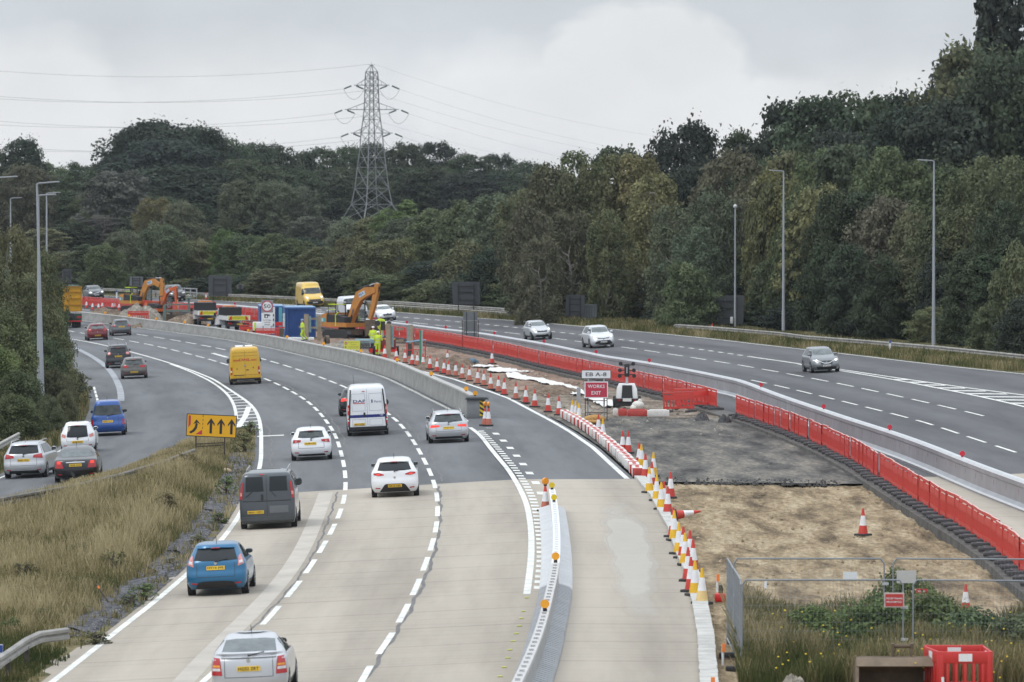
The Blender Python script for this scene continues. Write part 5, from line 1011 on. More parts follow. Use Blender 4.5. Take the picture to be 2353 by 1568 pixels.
# galvanised steel barrier on the far carriageway
SP_ = [(-.36, -.1), (-.36, .10), (-.30, .14), (-.13, .25), (-.11, .78), (-.16, .83), (-.16, .97), (-.08, 1.05), (.08, 1.05), (.16, .97), (.16, .83), (.11, .78), (.13, .25), (.30, .14), (.36, .10), (.36, -.1)]
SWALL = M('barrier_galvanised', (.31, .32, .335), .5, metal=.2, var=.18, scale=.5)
lm = sorted([along(xS, u, 1.0, 150, 520) for u in (2211, 2044, 1892.6, 1748.4, 1620, 1492, 1369.5, 1250, 1136, 1024, 935, 862, 715, 620, 540, 440, 345, 262)]); se = [130, 148, 166] + [lm[0] - 6.5] + [(a + b) / 2 for a, b in zip(lm[:-1], lm[1:])] + [lm[-1] + 8]
for i, (a, b) in enumerate(zip(se[:-1], se[1:])):
    ym = (a + b) / 2; o = Vector((float(xS(ym)), ym, gz(float(xS(ym)), ym))); lc = lambda mb: [(q[0] - o.x, q[1] - o.y, q[2] - o.z) for q in mb.v]
    t = thing('steel_barrier', f'pale galvanised barrier length on the far carriageway, {ordn(i)} counted from the near right', 'barrier', tuple(o), group='galvanised barrier lengths')
    m = MB(); path_loft(m, xS, a + .02, b - .02, SP_, SWALL); m.v = lc(m); m.build('wall', t, 25)
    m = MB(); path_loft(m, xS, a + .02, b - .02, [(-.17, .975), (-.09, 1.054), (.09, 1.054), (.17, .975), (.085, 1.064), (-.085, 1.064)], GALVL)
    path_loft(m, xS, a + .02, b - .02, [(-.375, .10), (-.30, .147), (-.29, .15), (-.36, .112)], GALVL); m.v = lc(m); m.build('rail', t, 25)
    m = MB(); y = a + 1.5
    while y < b: x = float(xS(y)); m.box((x - .118, y, gz(x, y) + .60), (.012, .03, .22), M('joint_mark', (.34, .16, .18), .6, var=.2)); y += 3.1
    m.v = lc(m); m.build('joint_mark', t)
    k = [q for q in lm if a <= q < b]
    if k and abs(k[0] - lm[4]) > .01:
        y = k[0]; x = float(xS(y)); m = MB(); p = (x - o.x, y - o.y, gz(x, y) - o.z); m.cyl((p[0], p[1], p[2] + 1.05), (p[0], p[1], p[2] + 1.12), .04, M('dark_red_stem', (.25, .02, .03), .5), 8); m.cyl((p[0], p[1] - .03, p[2] + 1.2), (p[0], p[1] + .03, p[2] + 1.2), .11, REDREF, 14); m.build('reflector', t)
# steel barrier with white terminal on the near carriageway
xN = poly_fn([(1268,1175),(1272,1200),(1276,1239),(1279,1301),(1275.5,1372),(1262,1435),(1247,1500),(1228,1559),(1193,1643)], 5, solver=G)
WST = M('white_painted_steel', (.72, .73, .74), .45, var=.08, scale=1.5); GST = M('grey_galvanised_steel', (.33, .34, .35), .5, metal=.2, var=.15, scale=.8); GTOP = M('pale_grey_cap', (.48, .47, .46), .6, var=.1, scale=2)
yt0, yt1 = Yp(1268, 1176), Yp(1280, 1361)
for i, (a, b, mw, mt, mf, lb) in enumerate([(104, 121, GST, GTOP, GALV, 'grey steel barrier length at the bottom edge with slotted cap and ribbed foot'), (121, yt1, GST, GTOP, GALV, 'grey steel barrier length joining the white terminal, slotted cap and ribbed foot'), (yt1, yt0, WST, WST, WST, 'white steel barrier terminal with ribbed feet on both sides')]):
    ym = (a + b) / 2; o = Vector((float(xN(ym)), ym, gz(float(xN(ym)), ym))); lc = lambda mb: [(q[0] - o.x, q[1] - o.y, q[2] - o.z) for q in mb.v]
    t = thing('steel_barrier', lb, 'barrier', tuple(o), group='steel barrier on the near concrete')
    m = MB(); path_loft(m, xN, a + .01, b - .01, [(-.10, 0), (-.07, .70), (.07, .70), (.10, 0)], mw, 1.5); m.v = lc(m); m.build('wall', t, 25)
    m = MB(); path_loft(m, xN, a + .01, b - .01, [(-.11, .70), (-.11, .80), (.11, .80), (.11, .70)], mt, 1.5); y = a + .5
    while y < b:
        x = float(xN(y)); d = float(xN(y + .5) - xN(y - .5))
        for q in (0, .28): m.box((x, y + q, gz(x, y) + .802), (.11, .07, .008), M('slot_shadow', (.03, .03, .03), .9, var=0) if mt is GTOP else M('pale_slot', (.42, .43, .44), .6, var=0), rot=(0, 0, -d))
        y += 1.0
    m.v = lc(m); m.build('cap', t, 25)
    m = MB(); y = a + .15
    while y < b - .1:
        x = float(xN(y)); d = float(xN(y + .5) - xN(y - .5))
        for s in (-1, 1): m.prism([(.06, 0), (.46, 0), (.46, .08), (.40, .15), (.06, .26)] if s > 0 else [(-.06, 0), (-.06, .26), (-.40, .15), (-.46, .08), (-.46, 0)], 'y', -.11, .11, mf, Matrix.Translation((x, y, gz(x, y))) @ Matrix.Rotation(-math.atan(d), 4, 'Z'))
        y += .45
    path_loft(m, xN, a + .01, b - .01, [(-.42, 0), (-.42, .02), (.42, .02), (.42, 0)], DCONC if mf is GALV else GALV, 1.5); m.v = lc(m); m.build('ribbed_foot', t, 40)  # dark plate colour under the grey ribs stands for shade in their gaps
    for yy in ([yt1 + .2] if i == 2 else [124.2] if i == 1 else []):
        x = float(xN(yy)); m = MB(); p = (x - o.x, yy - o.y, gz(x, yy) - o.z); m.cyl((p[0], p[1], p[2] + .8), (p[0], p[1], p[2] + .88), .05, BLACKP, 8); m.cyl((p[0], p[1] - .03, p[2] + .98), (p[0], p[1] + .03, p[2] + .98), .11, AMBER, 16); m.build('reflector', t)
    if i == 2:
        for yy in (yt0 - .4, yt0 - 8):
            x = float(xN(yy)); m = MB(); p = (x - o.x, yy - o.y, gz(x, yy) - o.z); m.cyl((p[0], p[1], p[2] + .8), (p[0], p[1], p[2] + .86), .05, BLACKP, 8); m.cyl((p[0], p[1] - .03, p[2] + .95), (p[0], p[1] + .03, p[2] + .95), .10, M('yellow_reflector', (.62, .45, .01), .35, var=.05), 16); m.build('reflector', t)
for i, p in enumerate([(430, 795), (400, 920), (380, 985), (360, 1055), (335, 1125), (305, 1195), (275, 1275), (255, 1350), (222, 1435), (185, 1520)]):
    q = G(*z8(*p)); m = MB(); m.rbox((0, 0, .015), (.12, .10, .03), M('lime_stud', (.50, .52, .12), .5, var=.1), .01); o = m.build('road_stud'); o.location = (q[0], q[1], q[2] + .006); tag(o, f'small lime road stud left of the grey barrier, {ordn(i)} from the far end', 'road stud', 'lime road studs')
# red and white kerb blocks
KW = M('block_white', (.66, .63, .60), .6, var=.14, scale=3); KR = M('block_red', (.46, .06, .05), .6, var=.2, scale=3)
bw, bt, be = MB(), MB(), MB(); bw.rbox((0, 0, .19), (.42, 1.9, .38), KW, .03); bt.box((0, 0, .384), (.14, 1.5, .012), KR); be.rbox((0, 0, .19), (.40, .1, .36), KR, .02)
BWm, BTm, BEm = bw.mesh('block'), bt.mesh('top_stripe'), be.mesh('end_cap'); nb = 22; ya, yb2 = Yp(1467, 1098), Yp(1293, 958); xKB = poly_fn([(1293, 958), (1345, 988), (1395, 1026), (1440, 1068), (1467, 1098)], 3, solver=G)
for i in range(nb):
    y = ya + (yb2 - ya) * (i + .4) / nb; x = float(xKB(y)); t = thing('kerb_block', f'white plastic kerb block with red ends, {ordn(i)} from the near end of the block row', 'kerb block', (x, y, gz(x, y) + .01), heading(xKB, y) - math.pi / 2 + random.uniform(-.04, .04), 'red and white kerb blocks')
    for nm, me, oy in (('block', BWm, 0), ('top_stripe', BTm, 0), ('end_cap', BEm, -.96), ('end_cap', BEm, .96)): o = link(bpy.data.objects.new(nm, me), t); o.location = (0, oy, 0)
for i, (u0, u1, mm, lb) in enumerate([(1408, 1420, KW, 'short white block left in front of the lighting trailer'), (1420, 1441, KR, 'short red block in front of the lighting trailer'), (1441, 1487, KR, 'long red block in front of the lighting trailer'), (1487, 1538, KW, 'long white block right of the red one at the lighting trailer')]):
    p0, p1 = G(u0, 955 + i), G(u1, 955 + i); m = MB(); L_ = p1[0] - p0[0] - .02; m.rbox((0, 0, .17), (L_, .4, .33), mm, .03); m.rbox((0, 0, .36), (L_ * .8, .16, .05), mm, .02); o = m.build('kerb_block'); o.location = ((p0[0] + p1[0]) / 2, p0[1], p0[2]); tag(o, lb, 'kerb block', 'blocks at the lighting trailer')
# guardrails
def guardrail(label, pts, h=.62, mat=OLDRAIL, every=3.2, group='guardrails', posts=True, hs=None):
    P = [Vector(G(u, v)) for u, v in pts]; hs = hs or [h] * len(P); o = P[0].copy(); t = thing('guardrail', label, 'guardrail', tuple(o), group=group); m = MB()
    D = [0]
    for a, b in zip(P[:-1], P[1:]): D.append(D[-1] + (b - a).length)
    n = max(2, int(D[-1] / 1.6)); Q = []
    for i in range(n + 1):
        s = D[-1] * i / n; k = max(j for j in range(len(D) - 1) if D[j] <= s + 1e-6); f = (s - D[k]) / (D[k + 1] - D[k]); q = P[k].lerp(P[k + 1], f); Q.append((q, hs[k] + (hs[k + 1] - hs[k]) * f))
    prof = [(-.02, -.155), (.05, -.12), (.05, -.05), (-.02, 0), (.05, .05), (.05, .12), (-.02, .155), (-.05, .155), (-.05, -.155)]; rings = []
    for i, (q, hh) in enumerate(Q):
        d = (Q[min(i + 1, n)][0] - Q[max(i - 1, 0)][0]); d.z = 0; d.normalize(); c = Vector((d.y, -d.x, 0)); rings.append([tuple(q - o + c * a + Vector((0, 0, hh + b))) for a, b in prof])
    m.loft(rings, mat); m.build('rail', t, 25)
    if posts:
        s = .3
        while s < D[-1]:
            i = min(n, int(s / D[-1] * n)); q, hh = Q[i]
            if hh > .25: m = MB(); m.box((q.x - o.x, q.y - o.y + .0, hh / 2 + q.z - o.z - .1), (.11, .11, hh + .1), mat if mat is not OLDRAIL else M('post_timber', (.07, .06, .05), .85, var=.3)); m.build('post', t)
            s += every
    return t
guardrail('weathered guardrail curving in from the bottom left corner', [(-70, 1615), (0, 1577), (31, 1555), (65, 1530), (104, 1512), (135, 1506), (157, 1508)], .56)
guardrail('grey guardrail half hidden in the tall dry grass of the island', [(-60, 1202), (0, 1190), (88, 1174), (175, 1157), (275, 1132), (375, 1100), (448, 1071)], .60, M('grimy_guardrail', (.15, .14, .125), .8, var=.3, scale=1.5))
guardrail('pale guardrail beside the thicket on the left of the slip road', [(-60, 1098), (0, 1060), (62, 1024), (110, 994), (138, 974)], .70, M('lichen_guardrail', (.36, .35, .32), .8, var=.3, scale=2))
guardrail('upper rail of the double guardrail by the square sign back', [(880, 710), (919, 712), (1044, 721), (1157, 728), (1202, 733), (1240, 736)], .70, hs=[.66, .66, .66, .66, .4, .25])
guardrail('lower rail of the double guardrail ending on the verge near the cabinet', [(880, 713), (919, 715), (1056, 723), (1169, 731), (1244, 736), (1294, 742)], .5, hs=[.4, .4, .38, .38, .38, .12])
guardrail('ramped guardrail along the verge below the lamp columns', [(1541, 757), (1552, 762), (1641, 770), (1789, 783), (1854, 792), (1967, 801), (2150, 817), (2380, 842)], .5, hs=[.05, .45, .5, .5, .5, .5, .5, .5])
guardrail('long guardrail behind the oncoming yellow van', [(442, 687), (550, 692), (670, 697.5), (790, 704), (880, 710)], .55, OLDRAIL)
guardrail('distant guardrail behind the tan excavator', [(192, 675), (247, 677), (330, 681), (412, 685)], .55, OLDRAIL)
p0, p1 = G(408, 686), G(450, 688); t = thing('bridge_parapet', 'short three-rail parapet on the far verge behind the orange digger', 'parapet', p0, math.atan2(p1[1] - p0[1], p1[0] - p0[0])); Lp = math.hypot(p1[0] - p0[0], p1[1] - p0[1])
for hh in (.35, .75, 1.15): m = MB(); m.box((Lp / 2, 0, hh), (Lp, .07, .10), GALV); m.build('rail', t)
for k in range(4): m = MB(); m.box((Lp * k / 3, .1, .6), (.12, .1, 1.25), GALV); m.build('post', t)
# ---------------------------------------------------------------- lamp columns
POLE = M('galvanised_column', (.36, .38, .41), .5, metal=.25, var=.08, scale=.5); HEAD = M('lamp_head_grey', (.30, .31, .33), .5, var=.08)
def column(label, u, v, vtop, side, base=None, Y=None, arm=1.1):
    x, y, z = G(u, v) if Y is None else (at(u, 400, Y)[0], Y, gz(at(u, 400, Y)[0], Y)); H = at(u, vtop, y)[2] - z
    t = thing('lamp_column', label, 'street lamp', (x, y, z - .1), group='lamp columns'); m = MB(); m.cyl((0, 0, 0), (0, 0, H * .16), .135, POLE, 12, r1=.13); m.cyl((0, 0, H * .16), (0, 0, H), .115, POLE, 12, r1=.055); m.build('pole', t)
    m = MB(); m.cyl((0, 0, H - .02), (side * arm * .2, 0, H + .04), .04, POLE, 8); m.rbox((side * arm * .55, 0, H + .05), (arm, .32, .08), HEAD, .03, rot=(0, -side * .06, 0)); m.build('lamp_head', t)
    return t
q = column('tallest lamp column rising in front of the left thicket', 98, 0, 418, 1, Y=263); q.rotation_euler = (0, R(-1.3), 0); q = column('lamp column just behind the tallest one on the left', 88, 0, 446, 1, Y=276, arm=.9); column('lamp column right of the tallest one on the left, foot hidden by bushes', 108, 802, 442, 1)
column('distant thin lamp column left of the thicket top', 24, 0, 454, 1, Y=510); column('lamp column at the left edge of the photo with only its head in view', -8, 0, 405, 1, Y=255, arm=1.0)
column('rightmost tall lamp column on the far verge', 2145, 803, 367, -1); column('middle right lamp column behind the ramped guardrail', 1800, 771, 391, -1)
x, y, z = G(1689, 760); H = at(1689, 476, y)[2] - z; t = thing('camera_mast', 'slim mast with a small camera in front of the slanted sign back', 'mast', (x, y, z)); m = MB(); m.cyl((0, 0, 0), (0, 0, H * .4), .09, POLE, 10, r1=.085); m.cyl((0, 0, H * .4), (0, 0, H), .07, POLE, 10, r1=.05); m.build('pole', t); m = MB(); m.rbox((-.28, -.1, .85), (.24, .2, .55), GALVL, .03); m.build('control_box', t); m = MB(); m.ell((0, 0, H + .05), (.16, .16, .18), GALVL); m.build('camera', t)
# ---------------------------------------------------------------- signs
SB = M('sign_back_grey', (.055, .06, .066), .6, var=.10, scale=.8); SBL = M('sign_back_light', (.13, .14, .15), .6, var=.1, scale=.8); FRAME = M('sign_frame_black', (.025, .025, .027), .6, var=.1); RUST = M('rusty_frame', (.06, .04, .032), .75, var=.3, scale=5)
def sign_back(label, quad, base_v, Y=None, frame=FRAME, mat=SB, legs=2, lean=0., rz=0.):
    (u0, v0), (u1, v1) = quad; uc = (u0 + u1) / 2; y = Y or G(uc, base_v)[1]; x, _, z1 = at(uc, v0, y); z0 = at(uc, v1, y)[2]; zb = gz(x, y); W_ = (u1 - u0) / pxm(y); H_ = z1 - z0; t = thing('road_sign', label, 'road sign', (x, y, zb), rz, 'sign backs on the far side'); zc = (z0 + z1) / 2 - zb
    m = MB(); sk = lean * H_ / 2; m.prism([(-W_ / 2 - sk, zc - H_ / 2), (W_ / 2 - sk * .6, zc - H_ / 2), (W_ / 2 + sk * .6, zc + H_ / 2), (-W_ / 2 + sk, zc + H_ / 2)], 'y', 0, .05, mat); m.build('panel', t)
    m = MB()
    for q in (-.28, .28) if legs == 2 else (0,): m.box((W_ * q, -.07, (zc + H_ * .42) / 2), (.09, .09, zc + H_ * .42), frame)
    for q in (-.3, .05, .3): m.box((0, -.06, zc + H_ * q), (W_ * .62, .05, .06), frame)
    m.build('support_frame', t); return t
sign_back('wide dark sign back left of the oncoming yellow van', ((479, 633), (532, 681)), 690, Y=G(505, 691)[1]); sign_back('small grey sign back right of the wide dark one', ((545, 653.5), (559, 664)), 692, Y=G(550, 691)[1], legs=1, mat=SBL)
sign_back('square dark sign back behind the double guardrail', ((1039, 648), (1103, 700)), 722, Y=G(1070, 724)[1], lean=-.05); sign_back('grey sign back left of the ribbed cabinet', ((1300, 678), (1343, 726)), 742, lean=.04, mat=M('sign_back_slate', (.075, .08, .088), .6, var=.1)); sign_back('large dark sign back behind the camera mast', ((1630, 679), (1709, 745)), 758, lean=.09)
sign_back('sign back with a pale rim above the tan excavator', ((298, 636), (328, 657)), 688, Y=G(310, 686)[1], lean=.1, mat=SBL); sign_back('dark sign back above the yellow lorry', ((143, 619), (164, 652)), 690, Y=G(190, 680)[1])
x, y, z = G(1351, 741); k = pxm(y); t = thing('roadside_cabinet', 'grey ribbed equipment cabinet on the far verge', 'cabinet', (x, y, z)); m = MB(); m.box((0, 0, 19.5 / k), (41 / k, 1.0, 39 / k), M('cabinet_grey', (.10, .115, .125), .6, var=.1)); m.build('body', t); m = MB()
for i in range(7): m.box((-18 / k + i * 6 / k, -.52, 19 / k), (2.2 / k, .04, 36 / k), M('cabinet_rib', (.14, .155, .165), .6, var=.1))
m.build('door', t); m = MB(); m.box((0, 0, 39.6 / k), (43 / k, 1.1, 1.6 / k), M('cabinet_rib')); m.build('roof', t)
# square sign back standing in the median with sandbags
x, y, z = G(1081, 806); k = pxm(y); t = thing('temporary_sign', 'back of a tall stacked sign standing on a frame against the red fence', 'road sign', (x, y, z)); m = MB(); MG = M('sign_back_mid', (.13, .145, .155), .6, var=.08)
for z0, z1 in ((17, 42), (43, 68), (70, 89)): m.box((0, 0, (z0 + z1) / 2 / k), (33 / k, .04, (z1 - z0) / k), MG)
m.build('panel', t); m = MB()
for s in (-1, 1): m.box((s * 9 / k, -.04, 46 / k), (.06, .04, 84 / k), FRAME); m.cyl((s * 18.5 / k, 0, 0), (s * 18.5 / k, 0, 70 / k), .03, RUST, 6); m.cyl((s * 15 / k, .7, 0), (s * 15 / k, 0, 68 / k), .03, RUST, 6)
m.build('support_frame', t); m = MB(); m.prism([(6 / k, 21 / k), (13 / k, 21 / k), (9.5 / k, 28 / k)], 'y', -.03, -.024, M('warning_pink', (.65, .35, .35), .5, var=0)); m.build('warning_sticker', t)
SAND_B = M('sandbag_ochre', (.40, .22, .07), .9, var=.25, scale=6)
def bag(label, u, v, d=(.55, .35, .22), mat=None, group='sandbags', rz=0., dz=0.):
    m = MB(); m.ell((0, 0, d[2] * .48), (d[0] / 2, d[1] / 2, d[2] / 2), mat or SAND_B, 12, 8); m.ell((d[0] * .36, 0, d[2] * .42), (d[0] * .2, d[1] * .4, d[2] * .36), mat or SAND_B, 8, 6); m.ell((-d[0] * .36, 0, d[2] * .42), (d[0] * .2, d[1] * .42, d[2] * .38), mat or SAND_B, 8, 6); o = m.build('sandbag', None, 60); q = G(u, v); o.location = (q[0], q[1], q[2] + dz); o.rotation_euler = (0, 0, rz); tag(o, label, 'sandbag', group); return o
bag('left ochre sandbag on the feet of the stacked sign back', 1075, 807); bag('right ochre sandbag on the feet of the stacked sign back', 1096, 808, (.6, .4, .3)); bag('ochre sandbag lying between the sign back and the fence', 1086, 803)
# yellow merge sign on the island
SY = M('sign_amber', (.78, .40, .012), .5, var=.05); SBK = M('sign_black', (.02, .02, .022), .6, var=0); SRD = M('sign_red', (.48, .035, .07), .5, var=.06); SWH = M('sign_white', (.74, .75, .76), .5, var=.05); SGY = M('sign_grey_board', (.24, .26, .275), .6, var=.06)
x, y, z = G(486, 1064); k = pxm(y); zt = at(486, 952, y)[2] - z; W_, H_ = 115.5 / k, 52 / k; zc = zt - H_ / 2 - 1 / k; t = thing('temporary_sign', 'amber lane-merge sign with four black arrows on the grass island', 'road sign', (x, y, z)); RT = Matrix.Translation((0, 0, zc)) @ Matrix.Rotation(R(2.6), 4, 'Y')
m = MB(); m.prism([(-W_ / 2, -H_ / 2), (W_ / 2, -H_ / 2), (W_ / 2, H_ / 2), (-W_ / 2, H_ / 2)], 'y', 0, .03, SBK, RT); m.prism([(-W_ / 2 + .035, -H_ / 2 + .035), (W_ / 2 - .035, -H_ / 2 + .035), (W_ / 2 - .035, H_ / 2 - .035), (-W_ / 2 + .035, H_ / 2 - .035)], 'y', -.004, -.001, SY, RT)
def arrow(m, cx, h, w_=.055):
    m.prism([(cx - w_, -h * .55), (cx + w_, -h * .55), (cx + w_, h * .22), (cx + w_ * 2.9, h * .0), (cx + w_ * 2.9, h * .16), (cx, h * .55), (cx - w_ * 2.9, h * .16), (cx - w_ * 2.9, h * .0), (cx - w_, h * .22)], 'y', -.008, -.005, SBK, RT)
for cx in (.0, .40, .82): arrow(m, W_ / 2 * (cx - .02), H_ * .62)
q = W_ / 2; pts = [(-.86, -.36), (-.72, -.26), (-.63, -.12), (-.60, .08)]; wv = .045
m.prism([(a * q - .03, b * H_ + wv) for a, b in pts] + [(a * q + .06, b * H_ - wv * .4) for a, b in pts[::-1]], 'y', -.008, -.005, SBK, RT); m.prism([(-.73 * q, .04 * H_), (-.60 * q, .26 * H_), (-.44 * q, .05 * H_), (-.58 * q, .12 * H_)], 'y', -.008, -.005, SBK, RT)
m.prism([(-.92 * q, -.12 * H_), (-.83 * q, .02 * H_), (-.83 * q, .42 * H_), (-.92 * q, .42 * H_)], 'y', -.008, -.005, SRD, RT); m.prism([(-.62 * q, -.40 * H_), (-.36 * q, -.40 * H_), (-.36 * q, -.18 * H_)], 'y', -.008, -.005, SRD, RT)
for b in (-.15, .02, .19, .36): m.prism([(-.355 * q, b * H_), (-.335 * q, b * H_), (-.335 * q, (b + .1) * H_), (-.355 * q, (b + .1) * H_)], 'y', -.008, -.005, SBK, RT)
m.build('panel', t, 0); m = MB()
for s in (-.62, .52): m.cyl((s * q, .05, -.1), (s * q, .05, zc + H_ * .3), .03, RUST, 6); m.cyl((s * q - .05, .9, -.1), (s * q, .06, zc), .03, RUST, 6)
for hh in (.42, .30): m.cyl((-.62 * q, .04, zc - H_ * .5 - hh), (.52 * q, .04, zc - H_ * .5 - hh * .8), .025, RUST, 6)
m.build('support_frame', t)
bag('sandbag left of the leg of the amber sign', 508, 1088, (.4, .3, .22), M('pale_sandbag', (.38, .30, .2), .9, var=.2)); bag('sandbag right of the leg of the amber sign', 520, 1089, (.4, .3, .25), M('pale_sandbag'))
# works exit signs
def face(m, W_, H_, zc, mat, y, b=0.0): m.box((0, y, zc), (W_ - b, .02, H_ - b), mat)
FX = Matrix(((1, 0, 0, 0), (0, 0, -1, 0), (0, 1, 0, 0), (0, 0, 0, 1)))
def txt(m, s, h, x_, z_, y_, mat, w_=None): m.text(s, h, Matrix.Translation((x_, y_, z_)) @ FX, mat, w_)
x, y, z = G(1370, 968); k = pxm(y); t = thing('temporary_sign', 'white sign plate reading EB A-8 above the red works exit sign', 'road sign', (x, y + .35, z)); m = MB(); zc = 107 / k; face(m, 68 / k, 20 / k, zc, SBK, 0); face(m, 68 / k, 20 / k, zc, SWH, -.006, .05); txt(m, 'EB A-8', 8.8 / k, 0, zc, -.02, SBK, 48 / k); m.build('panel', t, 0); m = MB()
for s in (-1, 1): m.cyl((s * 18 / k, .03, 0), (s * 18 / k, .03, 100 / k), .03, GALV, 6)
m.box((-40 / k, .4, 38 / k), (9 / k, .1, 76 / k), GALV); m.build('support_frame', t)
t = thing('temporary_sign', 'red sign with white border reading WORKS EXIT on a rusty frame', 'road sign', (x, y, z)); m = MB(); zc = 72 / k; face(m, 54 / k, 38 / k, zc, SWH, 0); face(m, 54 / k, 38 / k, zc, SRD, -.006, .10); txt(m, 'WORKS', 8 / k, 0, zc + 8 / k, -.02, SWH, 39 / k); txt(m, 'EXIT', 8 / k, 0, zc - 7 / k, -.02, SWH, 22 / k); m.build('panel', t, 0); m = MB()
for s in (-1, 1): m.cyl((s * 25 / k, .04, 0), (s * 25 / k, .04, 60 / k), .022, RUST, 6); m.cyl((s * 19 / k, .9, 0), (s * 19 / k, .06, 60 / k), .022, RUST, 6)
for hh in (47, 20): m.cyl((-25 / k, .04, hh / k), (25 / k, .04, hh / k), .02, RUST, 6)
m.build('support_frame', t); bag('large sandbag under the WORKS EXIT sign', 1366, 972, (1.0, .5, .42)); bag('sandbag at the left leg of the WORKS EXIT sign', 1351, 974, (.5, .4, .38)); bag('flat sandbag at the front of the WORKS EXIT sign', 1362, 975, (.8, .4, .22))
# speed limit sign
x, y, z = G(614, 783); y += 0; k = pxm(y); zz = lambda v: (783 - v) / k; t = thing('speed_limit_sign', 'fifty speed limit roundel on a grey board over an average speed check plate', 'road sign', (x, y, z)); m = MB(); m.box((0, 0, zz(704)), (27.5 / k, .04, 29 / k), SGY); m.cyl((0, -.025, zz(704)), (0, -.03, zz(704)), 13 / k, M('roundel_red', (.46, .04, .08), .5, var=.05), 28); m.cyl((0, -.03, zz(704)), (0, -.036, zz(704)), 10.4 / k, SWH, 28); txt(m, '50', 9.2 / k, 0, zz(704), -.04, SBK, 16 / k); m.build('panel', t, 0)
m = MB(); m.box((0, 0, zz(734)), (26.5 / k, .04, 30 / k), SWH); m.box((-2.5 / k, -.024, zz(726.5)), (8 / k, .008, 8.5 / k), SBK); m.cyl((-2 / k, -.028, zz(727.5)), (-2 / k, -.032, zz(727.5)), 2.2 / k, SWH, 10); m.box((2.6 / k, -.024, zz(724.8)), (3.6 / k, .008, 4 / k), SBK); m.prism([(5 / k, zz(727.5)), (7.6 / k, zz(725)), (5 / k, zz(722.5))], 'y', -.028, -.022, SBK)
for s, v in (('Average', 736), ('speed', 741), ('check', 746)): txt(m, s, 3.1 / k, 0, zz(v), -.026, SBK, (19 if s == 'Average' else 13) / k)
m.build('camera_plate', t, 0); m = MB(); [m.cyl((s * 9 / k, .05, 0), (s * 9 / k, .05, zz(694)), .04, GALV, 6) for s in (-1, 1)]; m.build('support_frame', t)
for i, (u, v, rz, lb) in enumerate([(614, 785, 0, 'red fence panel in front of the speed limit sign'), (577, 776, .05, 'red fence panel right of the nearer tipper truck'), (318, 741, 0, 'red fence panel with a white plate in front of the pale rubble heap'), (580, 752, .4, 'red fence panel behind the nearer tipper truck')]):
    p = G(u, v); fence_panel(lb, p[0], p[1], p[2], rz, 'loose red fence panels')
# yellow pedestrian notice on a mesh fence
x, y, z = G(809, 812); k = pxm(y); t = thing('works_notice', 'lime yellow works notice with a red stop disc on a mesh panel', 'notice', (x, y, z)); m = MB(); LY = M('notice_yellow', (.66, .64, .08), .6, var=.06); zc = 17 / k; m.box((0, 0, zc), (37 / k, .03, 22.5 / k), LY); m.cyl((-14 / k, -.016, zc + 6 / k), (-14 / k, -.024, zc + 6 / k), 3.1 / k, SRD, 14); m.box((-14 / k, -.028, zc + 6 / k), (4 / k, .006, 1.2 / k), SWH); m.cyl((-15 / k, -.016, zc - 3 / k), (-15 / k, -.024, zc - 3 / k), 2 / k, M('notice_green', (.02, .28, .12), .5, var=0), 10)
NT = M('notice_text', (.22, .24, .03), .6, var=0); txt(m, 'People & Plant', 2.4 / k, 3 / k, zc + 7.5 / k, -.018, NT, 24 / k); txt(m, 'Interface', 2.2 / k, 3 / k, zc + 3 / k, -.018, NT, 12 / k)
for q in (-2, -5): m.box((3 / k, -.017, zc + q / k), (24 / k, .004, .6 / k), NT)
for i in range(5): m.cyl((-14 / k + i * 7 / k, -.016, zc - 9.6 / k), (-14 / k + i * 7 / k, -.022, zc - 9.6 / k), 1.8 / k, SWH, 10)
m.build('panel', t, 0); m = MB(); m.tube([(-26 / k, .02, 4 / k), (-26 / k, .02, 26 / k), (-22 / k, .02, 29 / k), (38 / k, .02, 29 / k), (42 / k, .02, 26 / k), (42 / k, .02, 2 / k), (-26 / k, .02, 4 / k)], .025, GALV, 6)
for i in range(34): m.cyl((-24 / k + i * 2 / k, .02, 4 / k), (-24 / k + i * 2 / k, .02, 28.5 / k), .006, GALV, 4)
for i in range(6): m.cyl((-26 / k, .02, (7 + i * 4) / k), (42 / k, .02, (7 + i * 4) / k), .006, GALV, 4)
m.build('mesh_frame', t)
# ---------------------------------------------------------------- pylon and wires
PYL = M('pylon_steel', (.23, .24, .25), .6, metal=.3, var=.12, scale=.5); PINS = M('insulator_green', (.05, .09, .085), .4, var=.1)
YP = 943.; xp, _, zp = at(854, 148, YP); zb = gz(xp, YP); k = pxm(YP); HP = zp - zb; t = thing('electricity_pylon', 'lattice electricity pylon with three pairs of arms above the wood', 'pylon', (xp, YP, zb)); zz = lambda v: at(854, v, YP)[2] - zb
lv = [(zb and 0, 3.25), (zz(470), 2.75), (zz(433), 2.3), (zz(385), 1.95), (zz(340), 1.6), (zz(306), 1.45), (zz(275), 1.18), (zz(252), 1.03), (zz(232), .97), (zz(210), .93), (zz(196), .90), (zz(180), .88), (zz(165), .80)]
lv[0] = (0, 4.1); rot = R(32); cs, sn = math.cos(rot), math.sin(rot)
def cn(z_, hw): return [Vector((hw * (a * cs - b * sn), hw * (a * sn + b * cs), z_)) for a, b in ((1, 1), (-1, 1), (-1, -1), (1, -1))]
legs, br = MB(), MB()
